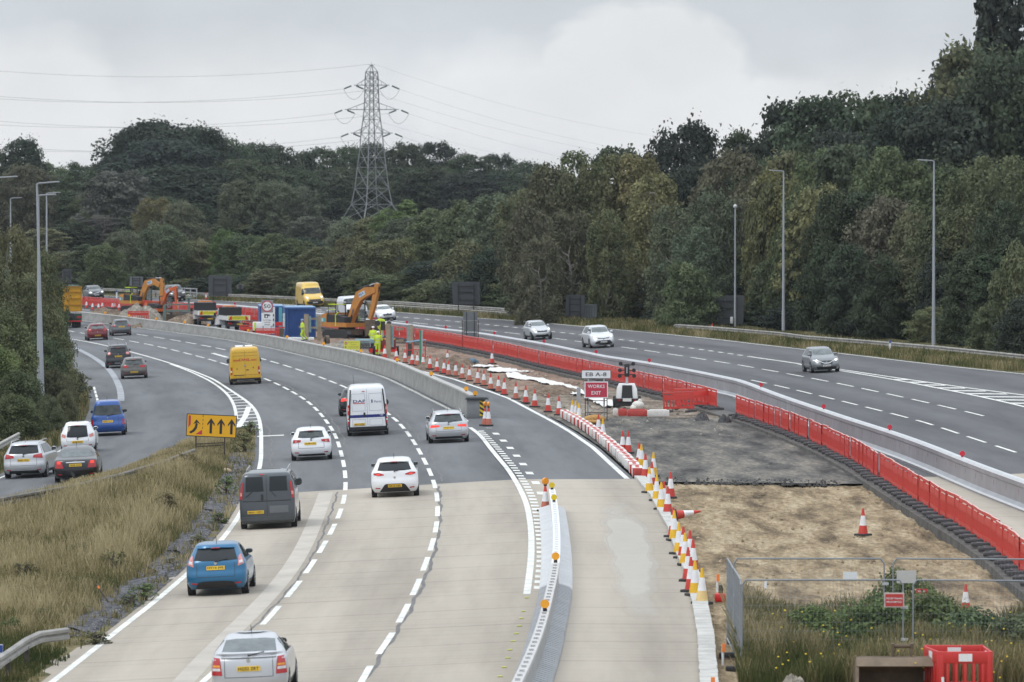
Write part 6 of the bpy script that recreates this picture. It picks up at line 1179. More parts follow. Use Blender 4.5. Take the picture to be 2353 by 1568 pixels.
for (z0, h0), (z1, h1) in zip(lv[:-1], lv[1:]):
    A, B = cn(z0, h0), cn(z1, h1)
    for i in range(4):
        legs.cyl(A[i], B[i], .11, PYL, 5); j = (i + 1) % 4; br.cyl(A[i], B[j], .05, PYL, 4); br.cyl(A[j], B[i], .05, PYL, 4); br.cyl(B[i], B[j], .05, PYL, 4)
        if z1 - z0 > 3: mA, mB = A[i].lerp(B[i], .5), A[j].lerp(B[j], .5); br.cyl(mA, mB, .035, PYL, 4)
for p in cn(*lv[-1]): legs.cyl(p, (0, 0, HP), .07, PYL, 5)
legs.build('leg_frame', t); br.build('lattice_bracing', t)
TIPS = []
for vb, vt, hw in ((196, 180, 41 / k), (252, 235, 62 / k), (306, 290, 48 / k)):
    zb_, zt_ = zz(vb), zz(vt)
    for s in (-1, 1):
        m = MB(); tip = Vector((s * hw, 0, zb_)); 
        for q in (-.7, .7): m.cyl((s * .9, q, zb_), tip, .07, PYL, 4); m.cyl((s * .9, q, zt_), tip + Vector((-s * .5, 0, .05)), .05, PYL, 4)
        m.cyl((s * hw * .55, -.35, zb_), (s * hw * .55, 0, zb_ + (zt_ - zb_) * .45), .04, PYL, 4); m.build('arm', t)
        for e, dx in ((-1, -1.6 if s < 0 else -1.7), (1, 1.6)):
            m = MB(); a = tip + Vector((e * .25, 0, -.05)); b = tip + Vector((e * 1.9, e * 1.2, -.75)); m.cyl(a.lerp(b, .15), a.lerp(b, .9), .15, PINS, 8, r1=.13); m.build('insulator', t); TIPS.append((xp + b.x, YP + b.y, zb + b.z, e))
        m = MB(); a = tip + Vector((-1.9, -1.2, -.75)); b = tip + Vector((1.9, 1.2, -.75)); m.tube([a.lerp(b, q / 8) + Vector((0, 0, -1.9 * (1 - (q / 4 - 1) ** 2))) for q in range(9)], .03, PINS, 4); m.build('jumper_loop', t)
m = MB(); m.cyl((0, 0, HP), (0, 0, HP + .4), .03, PYL, 4); m.cyl((-.6, 0, HP - .1), (.6, 0, HP - .1), .04, PYL, 4); m.build('peak', t)
WIRE = M('wire_grey', (.16, .17, .18), .6, var=0)
for i, (x, y, z, e) in enumerate(TIPS + [(xp - .5, YP, zp, -1), (xp + .5, YP, zp, 1)]):
    m = MB(); L_ = 95 if e < 0 else 75; dyv = -70 if e < 0 else 190; ez = 1.2 if e < 0 else -13.; sag = 3.6 if e < 0 else 2.6; P = []
    for q in range(25): s = q / 24; P.append((e * L_ * s, dyv * s, ez * s - sag * 4 * s * (1 - s)))
    m.tube(P, .020 if e < 0 else .012, WIRE, 4); o = m.build('power_line', None, 60); o.location = (x, y, z); o.rotation_euler = (0, 0, 0)
    tag(o, f"overhead wire running {'left' if e < 0 else 'down to the right'} from the {'pylon peak' if i >= 12 else ('left' if (i // 2) % 2 == 0 else 'right') + ' tip of the ' + ('upper', 'middle', 'lower')[i // 4] + ' pylon arms'}", 'power line', 'overhead power lines')
# ---------------------------------------------------------------- plant and people in the works
TAN = M('digger_tan', (.46, .19, .035), .5, var=.12, scale=1.5, coat=.15); ORG = M('digger_orange', (.52, .10, .018), .5, var=.12, scale=1.5, coat=.15); DBK = M('machine_black', (.022, .022, .024), .55, var=.2, scale=3); MUD = M('muddy_steel', (.12, .09, .065), .8, metal=.2, var=.35, scale=3)
LIME = M('hi_vis_lime', (.52, .68, .03), .7, var=.08, scale=4); SKIN = M('skin', (.42, .25, .18), .6, var=.06); WHT = M('helmet_white', (.75, .75, .75), .4, var=.03); TEAL = M('logo_teal', (.05, .36, .40), .5, var=0); STRIPE = M('grey_reflective_tape', (.50, .51, .50), .4, var=.05)
CABG = M('clear_cab_glass', (.25, .30, .30), .05, var=0); CABG.node_tree.nodes['Principled BSDF'].inputs['Alpha'].default_value = .3
def beam2(m, pts, half, mat):
    """plate beam in the machine's xz plane: pts = [(x, z, depth)], extruded over y = half"""
    up, lo = [], []
    for i, (x, z, d) in enumerate(pts):
        a = Vector(pts[max(0, i - 1)][:2]); b = Vector(pts[min(len(pts) - 1, i + 1)][:2]); t = (b - a).normalized(); n = Vector((-t.y, t.x)); up.append((x + n.x * d / 2, z + n.y * d / 2)); lo.append((x - n.x * d / 2, z - n.y * d / 2))
    for i in range(len(pts) - 1): m.prism([lo[i], lo[i + 1], up[i + 1], up[i]], 'y', half[0], half[1], mat)
def excavator(label, u, v, rz, mat, s, boom, stick, bk, house=1., rails=True, logo='BJA', cabmat=None):
    p = G(u, v); t = thing('excavator', label, 'excavator', (p[0], p[1], p[2] - .03), rz, 'excavators in the works'); t.scale = (s,) * 3
    for sg in (1, -1):
        m = MB(); prof = [(-1.55, .12), (-1.25, 0), (1.25, 0), (1.55, .12), (1.7, .40), (1.5, .68), (1.2, .78), (-1.2, .78), (-1.5, .68), (-1.7, .40)]; m.prism(prof, 'y', sg * 1.2 - .25, sg * 1.2 + .25, DBK)
        for i in range(14): m.box((-1.3 + i * .2, sg * 1.2, .785), (.13, .52, .05), MUD)
        m.build('track', t)
    m = MB(); m.box((0, 0, .55), (2.2, 1.9, .5), MUD); m.cyl((0, 0, .8), (0, 0, 1.02), .75, DBK, 20); m.build('undercarriage', t)
    m = MB(); m.prism([(-1.3, 1.02), (1.3, 1.02), (1.3, 1.35), (.9, 1.42), (-1.3, 1.42)], 'y', -1.25, 1.25, mat); m.prism([(-1.3, 1.42), (.2, 1.42), (.2, 2.05), (-1.3, 2.1)], 'y', -1.2, .1, DBK); m.prism([(-1.3, 1.42), (1.1, 1.42), (1.1, 1.9), (-1.3, 2.1)], 'y', -1.24, -.5, DBK); m.build('house', t)
    m = MB(); m.loft([[(-1.3, y, z) for y, z in ((-1.28, 1.05), (1.28, 1.05), (1.22, 2.25), (-1.22, 2.25))], [(-2.1, y, z) for y, z in ((-1.2, 1.08), (1.2, 1.08), (1.12, 2.1), (-1.12, 2.1))], [(-2.35, y, z) for y, z in ((-.9, 1.2), (.9, 1.2), (.85, 1.9), (-.85, 1.9))]], mat)
    m.box((-1.75, -1.235, 1.62), (.5, .03, .36), TEAL); m.text(logo[:1], .26, Matrix.Translation((-1.82, -1.255, 1.62)) @ FX, SWH, .2); m.build('counterweight', t, 25)
    cm = cabmat or DBK; m = MB()
    for x, y in ((-.45, .25), (-.45, 1.2), (1.15, .25), (1.15, 1.2)): m.box((x - (.0 if x < 0 else .08), y, 2.2), (.09, .09, 1.7), cm)
    m.rbox((.33, .72, 3.08), (1.75, 1.1, .14), cm, .04); m.box((.33, .72, 1.4), (1.7, 1.05, .25), cm); m.box((-.2, .72, 1.7), (.5, .55, .4), DBK); m.box((-.42, .72, 2.15), (.12, .5, .75), DBK); m.build('cab', t)
    m = MB(); m.box((1.11, .72, 2.3), (.02, .86, 1.4), CABG); m.build('cab_window', t); m = MB(); m.box((.3, 1.22, 2.3), (1.4, .02, 1.4), CABG); m.build('cab_window', t)
    m = MB(); beam2(m, boom, (-.42, .02), mat); m.build('boom', t, 25)
    k = len(boom) // 2; bx, bz, bd = boom[k]; cx, cz, cd = boom[k + 1] if k + 1 < len(boom) else boom[k]; a = math.atan2(cz - bz, cx - bx); m = MB(); X = Matrix.Translation(((bx + cx) / 2, -.43, (bz + cz) / 2)) @ Matrix.Rotation(-a, 4, 'Y'); m.add([(-.42, 0, -.19), (.42, 0, -.19), (.42, 0, .19), (-.42, 0, .19)], [(0, 1, 2, 3)], M('logo_sky', (.45, .58, .66), .5, var=0), X)
    X2 = X @ Matrix.Translation((-.04, -.012, 0)) @ FX; m.text(logo, .24, X2, M('logo_navy', (.03, .06, .25), .5, var=0), .66); m.build('logo_plate', t, 0)
    m = MB(); beam2(m, stick, (-.34, -.06), mat); m.build('stick', t, 25)
    m = MB(); a, b = bk[0], bk[1]; m.prism(bk, 'y', -.62, .22, MUD); m.build('bucket', t)
    def ram(p0, p1, r):
        m = MB(); p0, p1 = Vector(p0), Vector(p1); q = p0.lerp(p1, .55); m.cyl(p0, q, r, DBK, 8); m.cyl(q, p1, r * .55, CHROME, 8); m.build('hydraulic_ram', t)
    k0 = boom[len(boom) // 2]; ram((k0[0] - .1, -.2, k0[1] + k0[2] * .55 + .12), (stick[0][0], -.2, stick[0][1] + .05), .10)
    for y in (-.52, .12): ram((.95, y, 1.25), (boom[1][0] + .1, y, boom[1][1] - .05), .09)
    ram((stick[0][0] + .25, -.2, stick[0][1] - .3), (stick[-1][0] + .3, -.2, stick[-1][1] + .45), .08)
    m = MB(); P = [(x, -.2, z + d * .5 + .06) for x, z, d in boom]; m.tube([(.6, -.3, 1.6)] + P[1:], .035, DBK, 5); m.tube([(.6, -.1, 1.7)] + [(x - .05, y + .12, z) for x, y, z in P[1:]], .03, DBK, 5); m.build('hose', t)
    if rails:
        m = MB()
        for x in (-1.2, -.2): m.cyl((x, -1.1, 2.0), (x, -1.1, 3.0), .03, DBK, 6); m.cyl((x, 0, 2.0), (x, 0, 3.0), .03, DBK, 6)
        m.tube([(-1.2, 0, 3.0), (-1.2, -1.1, 3.0), (-.2, -1.1, 3.0), (-.2, 0, 3.0)], .04, LIME, 6); m.tube([(-1.2, -1.1, 2.55), (-.2, -1.1, 2.55)], .03, LIME, 6); m.tube([(-.1, -1.25, 1.1), (-.1, -1.25, 2.1), (.25, -1.25, 2.3)], .05, LIME, 6); m.cyl((-.9, -.5, 2.1), (-.9, -.5, 3.2), .05, DBK, 8); m.build('handrail', t)
    return t
t = excavator('tan excavator with raised boom beside the blue container', 797, 777, R(-46), TAN, .96, [(.75, 1.5, .55), (1.3, 2.7, .72), (1.95, 3.75, .95), (2.9, 4.15, .85), (4.1, 4.35, .48)], [(4.25, 4.9, .42), (4.1, 4.2, .62), (3.75, 3.0, .5), (3.3, 1.75, .34)], [(3.05, 1.7), (3.5, 1.7), (3.75, 1.1), (3.55, .45), (3.1, .25), (3.0, .9)])
t = excavator('tan excavator with folded boom behind the pale rubble heap', 318, 717, R(-40), TAN, .86, [(.75, 1.5, .55), (1.15, 2.5, .72), (1.7, 3.5, .9), (2.9, 3.75, .75), (3.9, 3.3, .5)], [(4.15, 4.15, .42), (4.2, 3.3, .6), (4.15, 2.3, .5), (4.0, 1.2, .34)], [(3.75, 1.2), (4.2, 1.2), (4.4, .7), (4.2, .2), (3.8, .1), (3.7, .6)])
t = excavator('orange mini digger with red-orange arm in front of the tan excavator', 368, 732, R(-50), ORG, .72, [(.75, 1.5, .45), (1.2, 2.6, .55), (1.75, 3.6, .62), (2.8, 4.1, .5), (3.7, 4.15, .4)], [(3.9, 4.5, .36), (3.95, 3.9, .5), (4.1, 2.5, .42), (4.15, 1.0, .3)], [(3.9, 1.0), (4.35, 1.0), (4.5, .5), (4.3, .1), (3.9, 0), (3.8, .5)], rails=False, logo='C', cabmat=DBK)
# tipper trucks
PWH = whitep
def tipper(label, u, v, rz):
    p = G(u, v); t = thing('tipper_truck', label, 'truck', (p[0], p[1], p[2] + .01), rz, 'tipper trucks parked in the works', roll=0)
    m = MB(); m.box((1.6, 0, .62), (4.4, .9, .25), DBK); m.box((-.55, 0, .60), (.25, 1.9, .34), DBK); m.build('chassis', t)
    for x in (.3, 3.9):
        for sg in (1, -1): m = MB(); m.cyl((x, sg * .68, .36), (x, sg * .95, .36), .36, TYRE, 18); m.cyl((x, sg * .955, .36), (x, sg * .96, .36), .2, STEELRIM, 12); m.build('wheel', t)
    m = MB(); m.box((1.2, 0, .98), (3.5, 2.08, .10), DBK)
    for sg in (1, -1): m.box((1.2, sg * 1.04, 1.20), (3.5, .05, .40), PWH)
    m.box((2.95, 0, 1.55), (.06, 2.1, 1.1), DBK); m.build('tipper_body', t)
    m = MB(); m.box((-.56, 0, 1.2), (.06, 2.12, .44), PWH); m.box((-.595, 0, 1.2), (.01, 1.86, .36), M('board_yellow', (.66, .62, .02), .5, var=.05))
    for sg in (1, -1): m.prism([(sg * .62, 1.03), (sg * .92, 1.03), (sg * .72, 1.37), (sg * .60, 1.37)], 'x', -.604, -.601, VRED)
    for q in (-.3, -.1, .1, .3): m.box((-.602, q, 1.335), (.004, .1, .04), VRED)
    m.text('HIGHWAY MAINTENANCE', .08, Matrix.Translation((-.606, 0, 1.2)) @ REARX, INK, 1.1); m.build('tailgate', t, 0)
    m = MB(); m.loft([[(3.05, y, z) for y, z in ((-.98, .55), (.98, .55), (1.0, 1.2), (.86, 2.02), (.7, 2.12), (-.7, 2.12), (-.86, 2.02), (-1.0, 1.2))], [(4.3, y, z) for y, z in ((-.98, .5), (.98, .5), (1.0, 1.15), (.82, 1.95), (.65, 2.02), (-.65, 2.02), (-.82, 1.95), (-1.0, 1.15))], [(5.0, y, z) for y, z in ((-.95, .45), (.95, .45), (.95, .95), (.8, 1.12), (.6, 1.14), (-.6, 1.14), (-.8, 1.12), (-.95, .95))]], PWH); m.build('cab', t, 30)
    m = MB(); m.box((3.03, 0, 1.62), (.03, 1.5, .55), GLASS); m.build('rear_window', t)
    for sg in (1, -1): m = MB(); m.add([(3.2, sg * .975, 1.3), (4.4, sg * .955, 1.25), (4.15, sg * .86, 1.82), (3.2, sg * .89, 1.86)], [(0, 1, 2, 3)], GLASS); m.v = [(a, b + sg * .02, c) for a, b, c in m.v]; m.build('side_window', t)
    m = MB(); m.rbox((3.2, 0, 2.2), (.25, 1.2, .12), M('beacon_amber', (.75, .22, .02), .3, var=.05), .03); m.build('light_bar', t)
    for sg in (1, -1): m = MB(); m.box((-.69, sg * .78, .72), (.04, .34, .12), REDL); m.build('tail_light', t)
    m = MB(); m.box((-.69, -.1, .66), (.02, .52, .11), YPLATE); m.text('YT15 EKM', .07, Matrix.Translation((-.703, -.1, .66)) @ REARX, INK, .46); m.build('number_plate', t, 0)
    for sg in (1, -1): m = MB(); m.rbox((4.1, sg * 1.16, 1.4), (.1, .22, .36), DBK, .03); m.build('wing_mirror', t)
    return t
tipper('nearer white tipper truck with yellow highway maintenance tailgate', 545, 762, heading(xB, 440) + .03); tipper('farther white tipper truck with yellow tailgate and dark bulkhead', 479, 749, heading(xB, 470) - .10)
# yellow tipper lorry at the far left
p = G(158, 755); hd = heading(xA, p[1]); t = thing('tipper_lorry', 'yellow high-sided tipper lorry half hidden by the left thicket', 'lorry', (p[0], p[1], p[2]), hd); LYL = M('lorry_yellow', (.52, .27, .012), .6, var=.22, scale=1.2); LGR = M('lorry_green', (.02, .05, .035), .6, var=.2)
m = MB(); m.box((3.4, 0, 2.75), (6.6, 2.5, 2.3), LYL); m.build('tipper_body', t); m = MB()
for z in (1.62, 2.2, 2.8, 3.4, 3.88): m.box((.06, 0, z), (.10, 2.52, .09), M('lorry_rib', (.40, .19, .01), .6, var=.25))
for y in (-1.2, 0, 1.2): m.box((.05, y, 2.75), (.10, .12, 2.3), M('lorry_rib'))
for x in (1, 2.2, 3.4, 4.6, 5.8): m.box((x, -1.27, 2.75), (.1, .06, 2.3), M('lorry_rib'))
m.build('tailboard', t); m = MB(); m.box((3.2, 0, 1.2), (7.5, .9, .4), DBK); m.box((.1, 0, 1.0), (.3, 2.45, .75), LGR); m.box((-.02, 0, .68), (.1, 2.5, .12), VRED); m.build('chassis', t)
for x in (.9, 2.2, 7.0):
    for sg in (1, -1): m = MB(); m.cyl((x, sg * .65, .5), (x, sg * 1.22, .5), .5, TYRE, 20); m.build('wheel', t)
for sg in (1, -1): m = MB(); m.box((-.06, sg * .95, 1.05), (.03, .4, .16), REDL); m.build('tail_light', t)
m = MB(); m.rbox((7.9, 0, 2.0), (1.8, 2.45, 2.4), LGR, .12); m.build('cab', t); m = MB(); m.box((3.4, 0, 3.95), (6.5, 2.5, .06), LGR); m.build('sheet_cover', t)
# blue containers
BLU = M('container_blue', (.022, .075, .25), .55, var=.14, scale=1.2); BLT = M('container_roof_blue', (.20, .34, .52), .5, var=.1)
def container(label, u0, u1, vt, vb, depth, yaw, extra):
    uc = (u0 + u1) / 2; x, y, z = G(uc, vb); k = pxm(y); W_ = (u1 - u0) / k; H_ = (vb - vt) / k; t = thing('shipping_container', label, 'container', (x, y, z), yaw, 'blue site containers'); m = MB(); n = 18
    pl = []
    for i in range(n): a = -W_ / 2 + W_ * i / n; b = W_ / n; pl += [(a, 0), (a + b * .35, 0), (a + b * .5, .05), (a + b * .85, .05)]
    m.prism(pl + [(W_ / 2, 0), (W_ / 2, depth), (-W_ / 2, depth)], 'z', .12, H_ - .05, BLU); m.build('wall', t, 20); m = MB(); m.box((0, depth / 2, H_ - .02), (W_ + .04, depth + .06, .08), BLT); m.build('roof', t); m = MB()
    for s in (-1, 1): m.box((s * (W_ / 2 - .04), -.02, H_ / 2), (.12, .10, H_ - .1), BLU)
    m.box((0, -.02, .1), (W_, .10, .16), BLU); m.box((0, -.02, H_ - .12), (W_, .10, .14), BLU); m.build('corner_frame', t); extra(t, W_, H_, k); return t
def ex1(t, W_, H_, k):
    m = MB(); m.box((-W_ / 2 - .16, .3, H_ * .52), (.04, .4, H_ * .5), SWH); m.box((-W_ / 2 - .1, .6, H_ / 2), (.10, 1.2, H_ - .1), BLU); m.build('side_door', t)
    m = MB(); m.box((-W_ / 2 - .22, .05, H_ * .55), (.22, .02, H_ * .5), M('notice_sheet', (.55, .62, .62), .6, var=.2, scale=6)); m.build('notice', t)
container('blue corrugated container with the cone in front', 659, 725, 706, 776, 5.5, R(6), ex1)
def ex2(t, W_, H_, k):
    m = MB(); m.box((-.25, -.08, H_ * .5), (W_ * .5, .06, H_ * .92), SWH)
    for z in (.35, .52, .68): m.cyl((.05, -.12, H_ * z), (.05, -.16, H_ * z), .13, SBK, 12)
    m.build('door', t); m = MB(); m.box((W_ * .36, -.1, H_ * .55), (.30, .05, H_ * .8), M('hose_teal', (.10, .35, .42), .6, var=.3, scale=8)); m.build('door_sheet', t)
container('blue container with a white door behind the speed limit sign', 598, 652, 703, 770, 5, R(5), ex2)
m = MB(); m.rbox((0, 0, .14), (2.3, .35, .28), WHT, .05); o = m.build('edge_block'); p = G(690, 783); o.location = p; tag(o, 'long white block lying at the foot of the blue container', 'block')
# shoring frames
SHT = M('shoring_tan', (.30, .24, .17), .75, var=.2, scale=3); SHB = M('shoring_teal', (.18, .30, .33), .6, var=.2, scale=3)
def shoring(label, u, v, h, w, d):
    p = G(u, v); t = thing('shoring_frame', label, 'shoring frame', p, R(-12), 'trench shoring frames'); m = MB(); m.box((0, 0, h / 2), (.36, .14, h), SHT); m.build('post', t); m = MB(); m.box((w, d, h / 2 - .1), (.30, .14, h - .1), SHT); m.build('post', t); m = MB()
    for z in (h * .48, h * .82): m.box((w / 2, d / 2, z), (w, .12, .16), SHT, rot=(0, 0, math.atan2(d, w)))
    m.build('rail', t); m = MB(); m.box((.26, .1, h * .62), (.22, .1, h * .62), SHB); m.build('bracket', t); m = MB(); m.box((w - .2, d, h * .68), (.2, .1, h * .5), SHB); m.build('bracket', t); return t
shoring('shoring frame with tan posts in front of the blue container', 704, 783, 2.2, .8, 1.2); shoring('shoring frame with tan posts beside the two workers', 892.5, 822, 2.5, .95, 3.2)
for u0, u1, v, lb in ((378, 455, 742, 'trench box of green rails left of the tipper trucks'),):
    p, q = G(u0, v), G(u1, v); L_ = q[0] - p[0]; t = thing('trench_box', lb, 'trench box', p); GRN = M('trench_green', (.13, .17, .15), .7, var=.2)
    for x in (0, L_): m = MB(); m.box((x, 0, .8), (.25, .25, 1.8), GRN); m.build('post', t)
    m = MB(); m.box((L_ / 2, 0, 1.15), (L_, .16, .2), GRN); m.box((L_ / 2, 1.6, 1.7), (L_ * 1.05, .12, .12), GRN); m.build('rail', t); m = MB(); m.box((L_ * .7, .8, 1.6), (.2, .2, 1.4), GRN); m.rbox((L_ * .7, .8, 2.35), (.7, .5, .14), GRN, .03); m.build('strut', t); m = MB(); m.box((L_ * .45, .6, .35), (L_ * .8, .4, .9), MUD); m.cyl((L_ * .05, .5, .5), (L_ * .05, 1.5, .5), .42, M('pipe_concrete', (.27, .2, .15), .85, var=.2), 16); m.build('pipe', t)
# lighting trailer
p = G(1441, 938); k = pxm(p[1]); t = thing('lighting_trailer', 'white and black lighting trailer with six round lamps on a short mast', 'trailer', p); m = MB(); W0, W1 = 48 / k, 36 / k; z0, z1 = 22 / k, 55 / k
m.loft([[(-W0 / 2, 0, z0), (W0 / 2, 0, z0), (W0 / 2, 1.4, z0), (-W0 / 2, 1.4, z0)], [(-W0 / 2 + .03, 0, z0 + .5), (W0 / 2 - .03, 0, z0 + .5), (W0 / 2 - .03, 1.4, z0 + .5), (-W0 / 2 + .03, 1.4, z0 + .5)], [(-W1 / 2, .12, z1), (W1 / 2, .12, z1), (W1 / 2, 1.3, z1), (-W1 / 2, 1.3, z1)]], WHT); m.build('canopy', t, 25); m = MB(); m.prism([(-13 / k, z0 + .02), (13 / k, z0 + .02), (11 / k, z1 - .06), (-11 / k, z1 - .06)], 'y', -.03, .3, DARKIN); m.build('grille', t)
m = MB(); m.box((0, .5, 13 / k), (58 / k, 1.2, 18 / k), DBK); m.box((0, -.12, 18 / k), (50 / k, .1, 4 / k), DBK); m.build('chassis', t)
for s in (-1, 1): m = MB(); m.cyl((s * 26 / k, .5, .32), (s * 32 / k, .5, .32), .32, TYRE, 16); m.build('wheel', t); m = MB(); m.box((s * 18 / k, -.18, 18 / k), (4 / k, .03, 3.5 / k), REDL); m.build('tail_light', t)
m = MB(); m.box((0, -.18, 19 / k), (20 / k, .03, 7 / k), WPLATE); m.build('number_plate', t); m = MB(); m.cyl((0, .6, z1 - .05), (0, .6, 70 / k), .07, GALV, 10); m.rbox((0, .6, 86 / k), (12 / k, .2, 30 / k), DBK, .04); m.box((0, .48, 86 / k), (2 / k, .03, 14 / k), GALVL)
for z in (76, 86, 98): m.box((0, .62, z / k), (30 / k, .05, .05), DBK)
m.build('mast', t)
for s in (-1, 1):
    for z, q in ((73, 16.5), (86, 16), (101, 14.5)): m = MB(); m.cyl((s * q / k, .5, z / k), (s * q / k, .72, z / k), 4.6 / k, DBK, 14); m.build('lamp', t)
m = MB(); m.ell((0, 0, .28), (.34, .33, .25), M('bulk_bag_white', (.62, .60, .55), .85, var=.15, scale=5, bump=.4), 12, 8); m.ell((-.22, -.1, .16), (.22, .25, .17), M('bulk_bag_white'), 9, 6); m.ell((.1, 0, .5), (.12, .12, .14), M('bulk_bag_white'), 8, 6); o = m.build('bulk_bag'); o.location = G(1466, 944); tag(o, 'crumpled white bulk bag in front of the lighting trailer', 'bag')
# lighting tower lamps behind the workers
p = G(880, 800); t = thing('light_tower', 'lighting mast with round lamp rings above the two workers', 'light tower', p); m = MB(); m.box((0, 0, .5), (.9, .8, .7), DBK); m.build('base', t); m = MB(); m.cyl((0, 0, .6), (0, 0, 2.0), .06, GALV, 8); m.box((0, 0, 1.75), (.35, .2, .7), DBK); m.build('mast', t)
for x, z in ((-.42, 1.95), (.48, 1.95), (-.48, 1.35), (.5, 1.35)):
    m = MB(); m.cyl((x, -.1, z), (x, .12, z), .22, GALV if x > 0 and z > 1.5 else DBK, 14); m.cyl((x, -.11, z), (x, -.105, z), .17, DARKIN, 14); m.build('lamp', t)
# towed compressor with a yellow triangle
p = G(886, 817); t = thing('towed_compressor', 'dark red towed compressor with a yellow triangle on its back', 'compressor', p); m = MB(); m.rbox((0, .8, .8), (1.5, 1.6, .9), M('compressor_red', (.16, .015, .02), .5, var=.15), .12); m.build('body', t); m = MB(); m.box((.3, -.02, 1.22), (.75, .04, .10), SY); m.prism([(-.02, .62), (.62, .62), (.36, 1.12), (.24, 1.12)], 'y', -.05, -.03, M('board_yellow')); m.build('hazard_triangle', t)
for s in (-1, 1): m = MB(); m.cyl((s * .78, .9, .34), (s * .98, .9, .34), .34, TYRE, 16); m.build('wheel', t)
m = MB(); m.box((0, .2, .35), (1.5, .5, .2), VRED); m.build('chassis', t)
p = G(838, 812); k = pxm(p[1]); t = thing('welding_set', 'long teal-topped machine on wheels beside the lime notice', 'machine', p); m = MB(); m.rbox((0, .5, .9), (1.5, .8, .34), M('machine_teal', (.20, .34, .36), .5, var=.15), .06); m.build('hood', t); m = MB(); m.box((0, .5, .55), (1.4, .7, .45), DBK); m.build('body', t); m = MB()
for x in (-.5, .55): m = MB(); m.cyl((x, .05, .25), (x, .2, .25), .25, TYRE, 14); m.build('wheel', t)
m = MB(); m.box((.6, .1, .2), (.5, .4, .3), VRED); m.build('tool_box', t)
# red frame barrier and the green post
p = G(935, 826); t = thing('folding_barrier', 'red tubular barrier with a pale blue top bar behind the cone row', 'barrier', p, R(8)); m = MB()
for x in (0, .45, 1.0, 1.35): m.cyl((x, 0, 0), (x, 0, 1.25 + x * .1), .04, VRED, 6)
for z in (.1, .65): m.cyl((0, 0, z), (1.35, 0, z + .1), .035, VRED, 6)
m.build('frame', t); m = MB(); m.cyl((-.05, 0, 1.25), (1.4, 0, 1.4), .05, M('pale_blue_bar', (.22, .38, .52), .5), 8); m.build('top_bar', t); m = MB(); m.box((.22, .02, .7), (.3, .03, .9), M('mesh_dark', (.05, .055, .05), .7)); m.build('infill', t)
p = G(966, 838); m = MB(); m.box((0, 0, 1.2), (.14, .14, 2.4), M('post_green', (.05, .22, .13), .5, var=.15)); m.box((.12, 0, 1.25), (.10, .1, 2.4), GALV); o = m.build('steel_post'); o.location = p; tag(o, 'tall green and grey steel post standing behind the cone row', 'post')
p = G(747, 795); t = thing('cable_drum', 'dark reel standing on its rim in front of the tan excavator', 'reel', (p[0], p[1], p[2])); m = MB(); m.cyl((0, 0, .42), (.25, .1, .42), .42, MUD, 18); m.build('rim', t); m = MB(); m.cyl((-.02, 0, .42), (.0, 0, .42), .25, DBK, 14); m.build('hub', t)
p = G(592, 776); t = thing('site_generator', 'small white generator with a lime stripe beside the speed limit sign', 'generator', p); m = MB(); m.rbox((0, .4, .95), (.85, .9, .75), WHT, .06); m.build('housing', t); m = MB(); m.box((-.22, -.07, .95), (.14, .03, .7), LIME); m.build('stripe', t); m = MB(); m.box((0, .4, .35), (.8, .8, .5), DBK); m.cyl((-.42, .3, .3), (-.3, .3, .3), .3, TYRE, 14); m.build('chassis', t)
p = G(644, 780); t = thing('rubble_chute', 'grey tapered hopper under a red rack beside the container', 'hopper', p); m = MB(); m.loft([[(-.2, 0, 0), (.2, 0, 0), (.2, .3, 0), (-.2, .3, 0)], [(-.3, 0, .9), (.3, 0, .9), (.3, .5, .9), (-.3, .5, .9)]], MUD); m.build('hopper', t); m = MB(); m.box((0, 0, 1.0), (.75, .1, .1), VRED); m.box((-.1, 0, 1.3), (.6, .1, .3), VRED); m.build('rack', t)
# ---------------------------------------------------------------- people
def skin_mesh(name, nodes, edges, mat, sub=1):
    bm = bmesh.new(); vs = {}; lay = bm.verts.layers.skin.verify()
    for i, (k, (co_, r)) in enumerate(nodes.items()):
        v = bm.verts.new(co_); v[lay].radius = (r, r) if not isinstance(r, tuple) else r; v[lay].use_root = (i == 0); vs[k] = v
    for a, b in edges: bm.edges.new((vs[a], vs[b]))
    me = bpy.data.meshes.new(name); bm.to_mesh(me); bm.free(); o = bpy.data.objects.new(name, me); COL.objects.link(o); o.modifiers.new('skin', 'SKIN').use_smooth_shade = True; sb = o.modifiers.new('sub', 'SUBSURF'); sb.levels = sub; sb.render_levels = sub
    me2 = bpy.data.meshes.new_from_object(o.evaluated_get(bpy.context.evaluated_depsgraph_get())); me2.name = name; bpy.data.objects.remove(o); bpy.data.meshes.remove(me); me2.materials.clear(); me2.materials.append(mat); me2.polygons.foreach_set('use_smooth', [True] * len(me2.polygons)); return me2
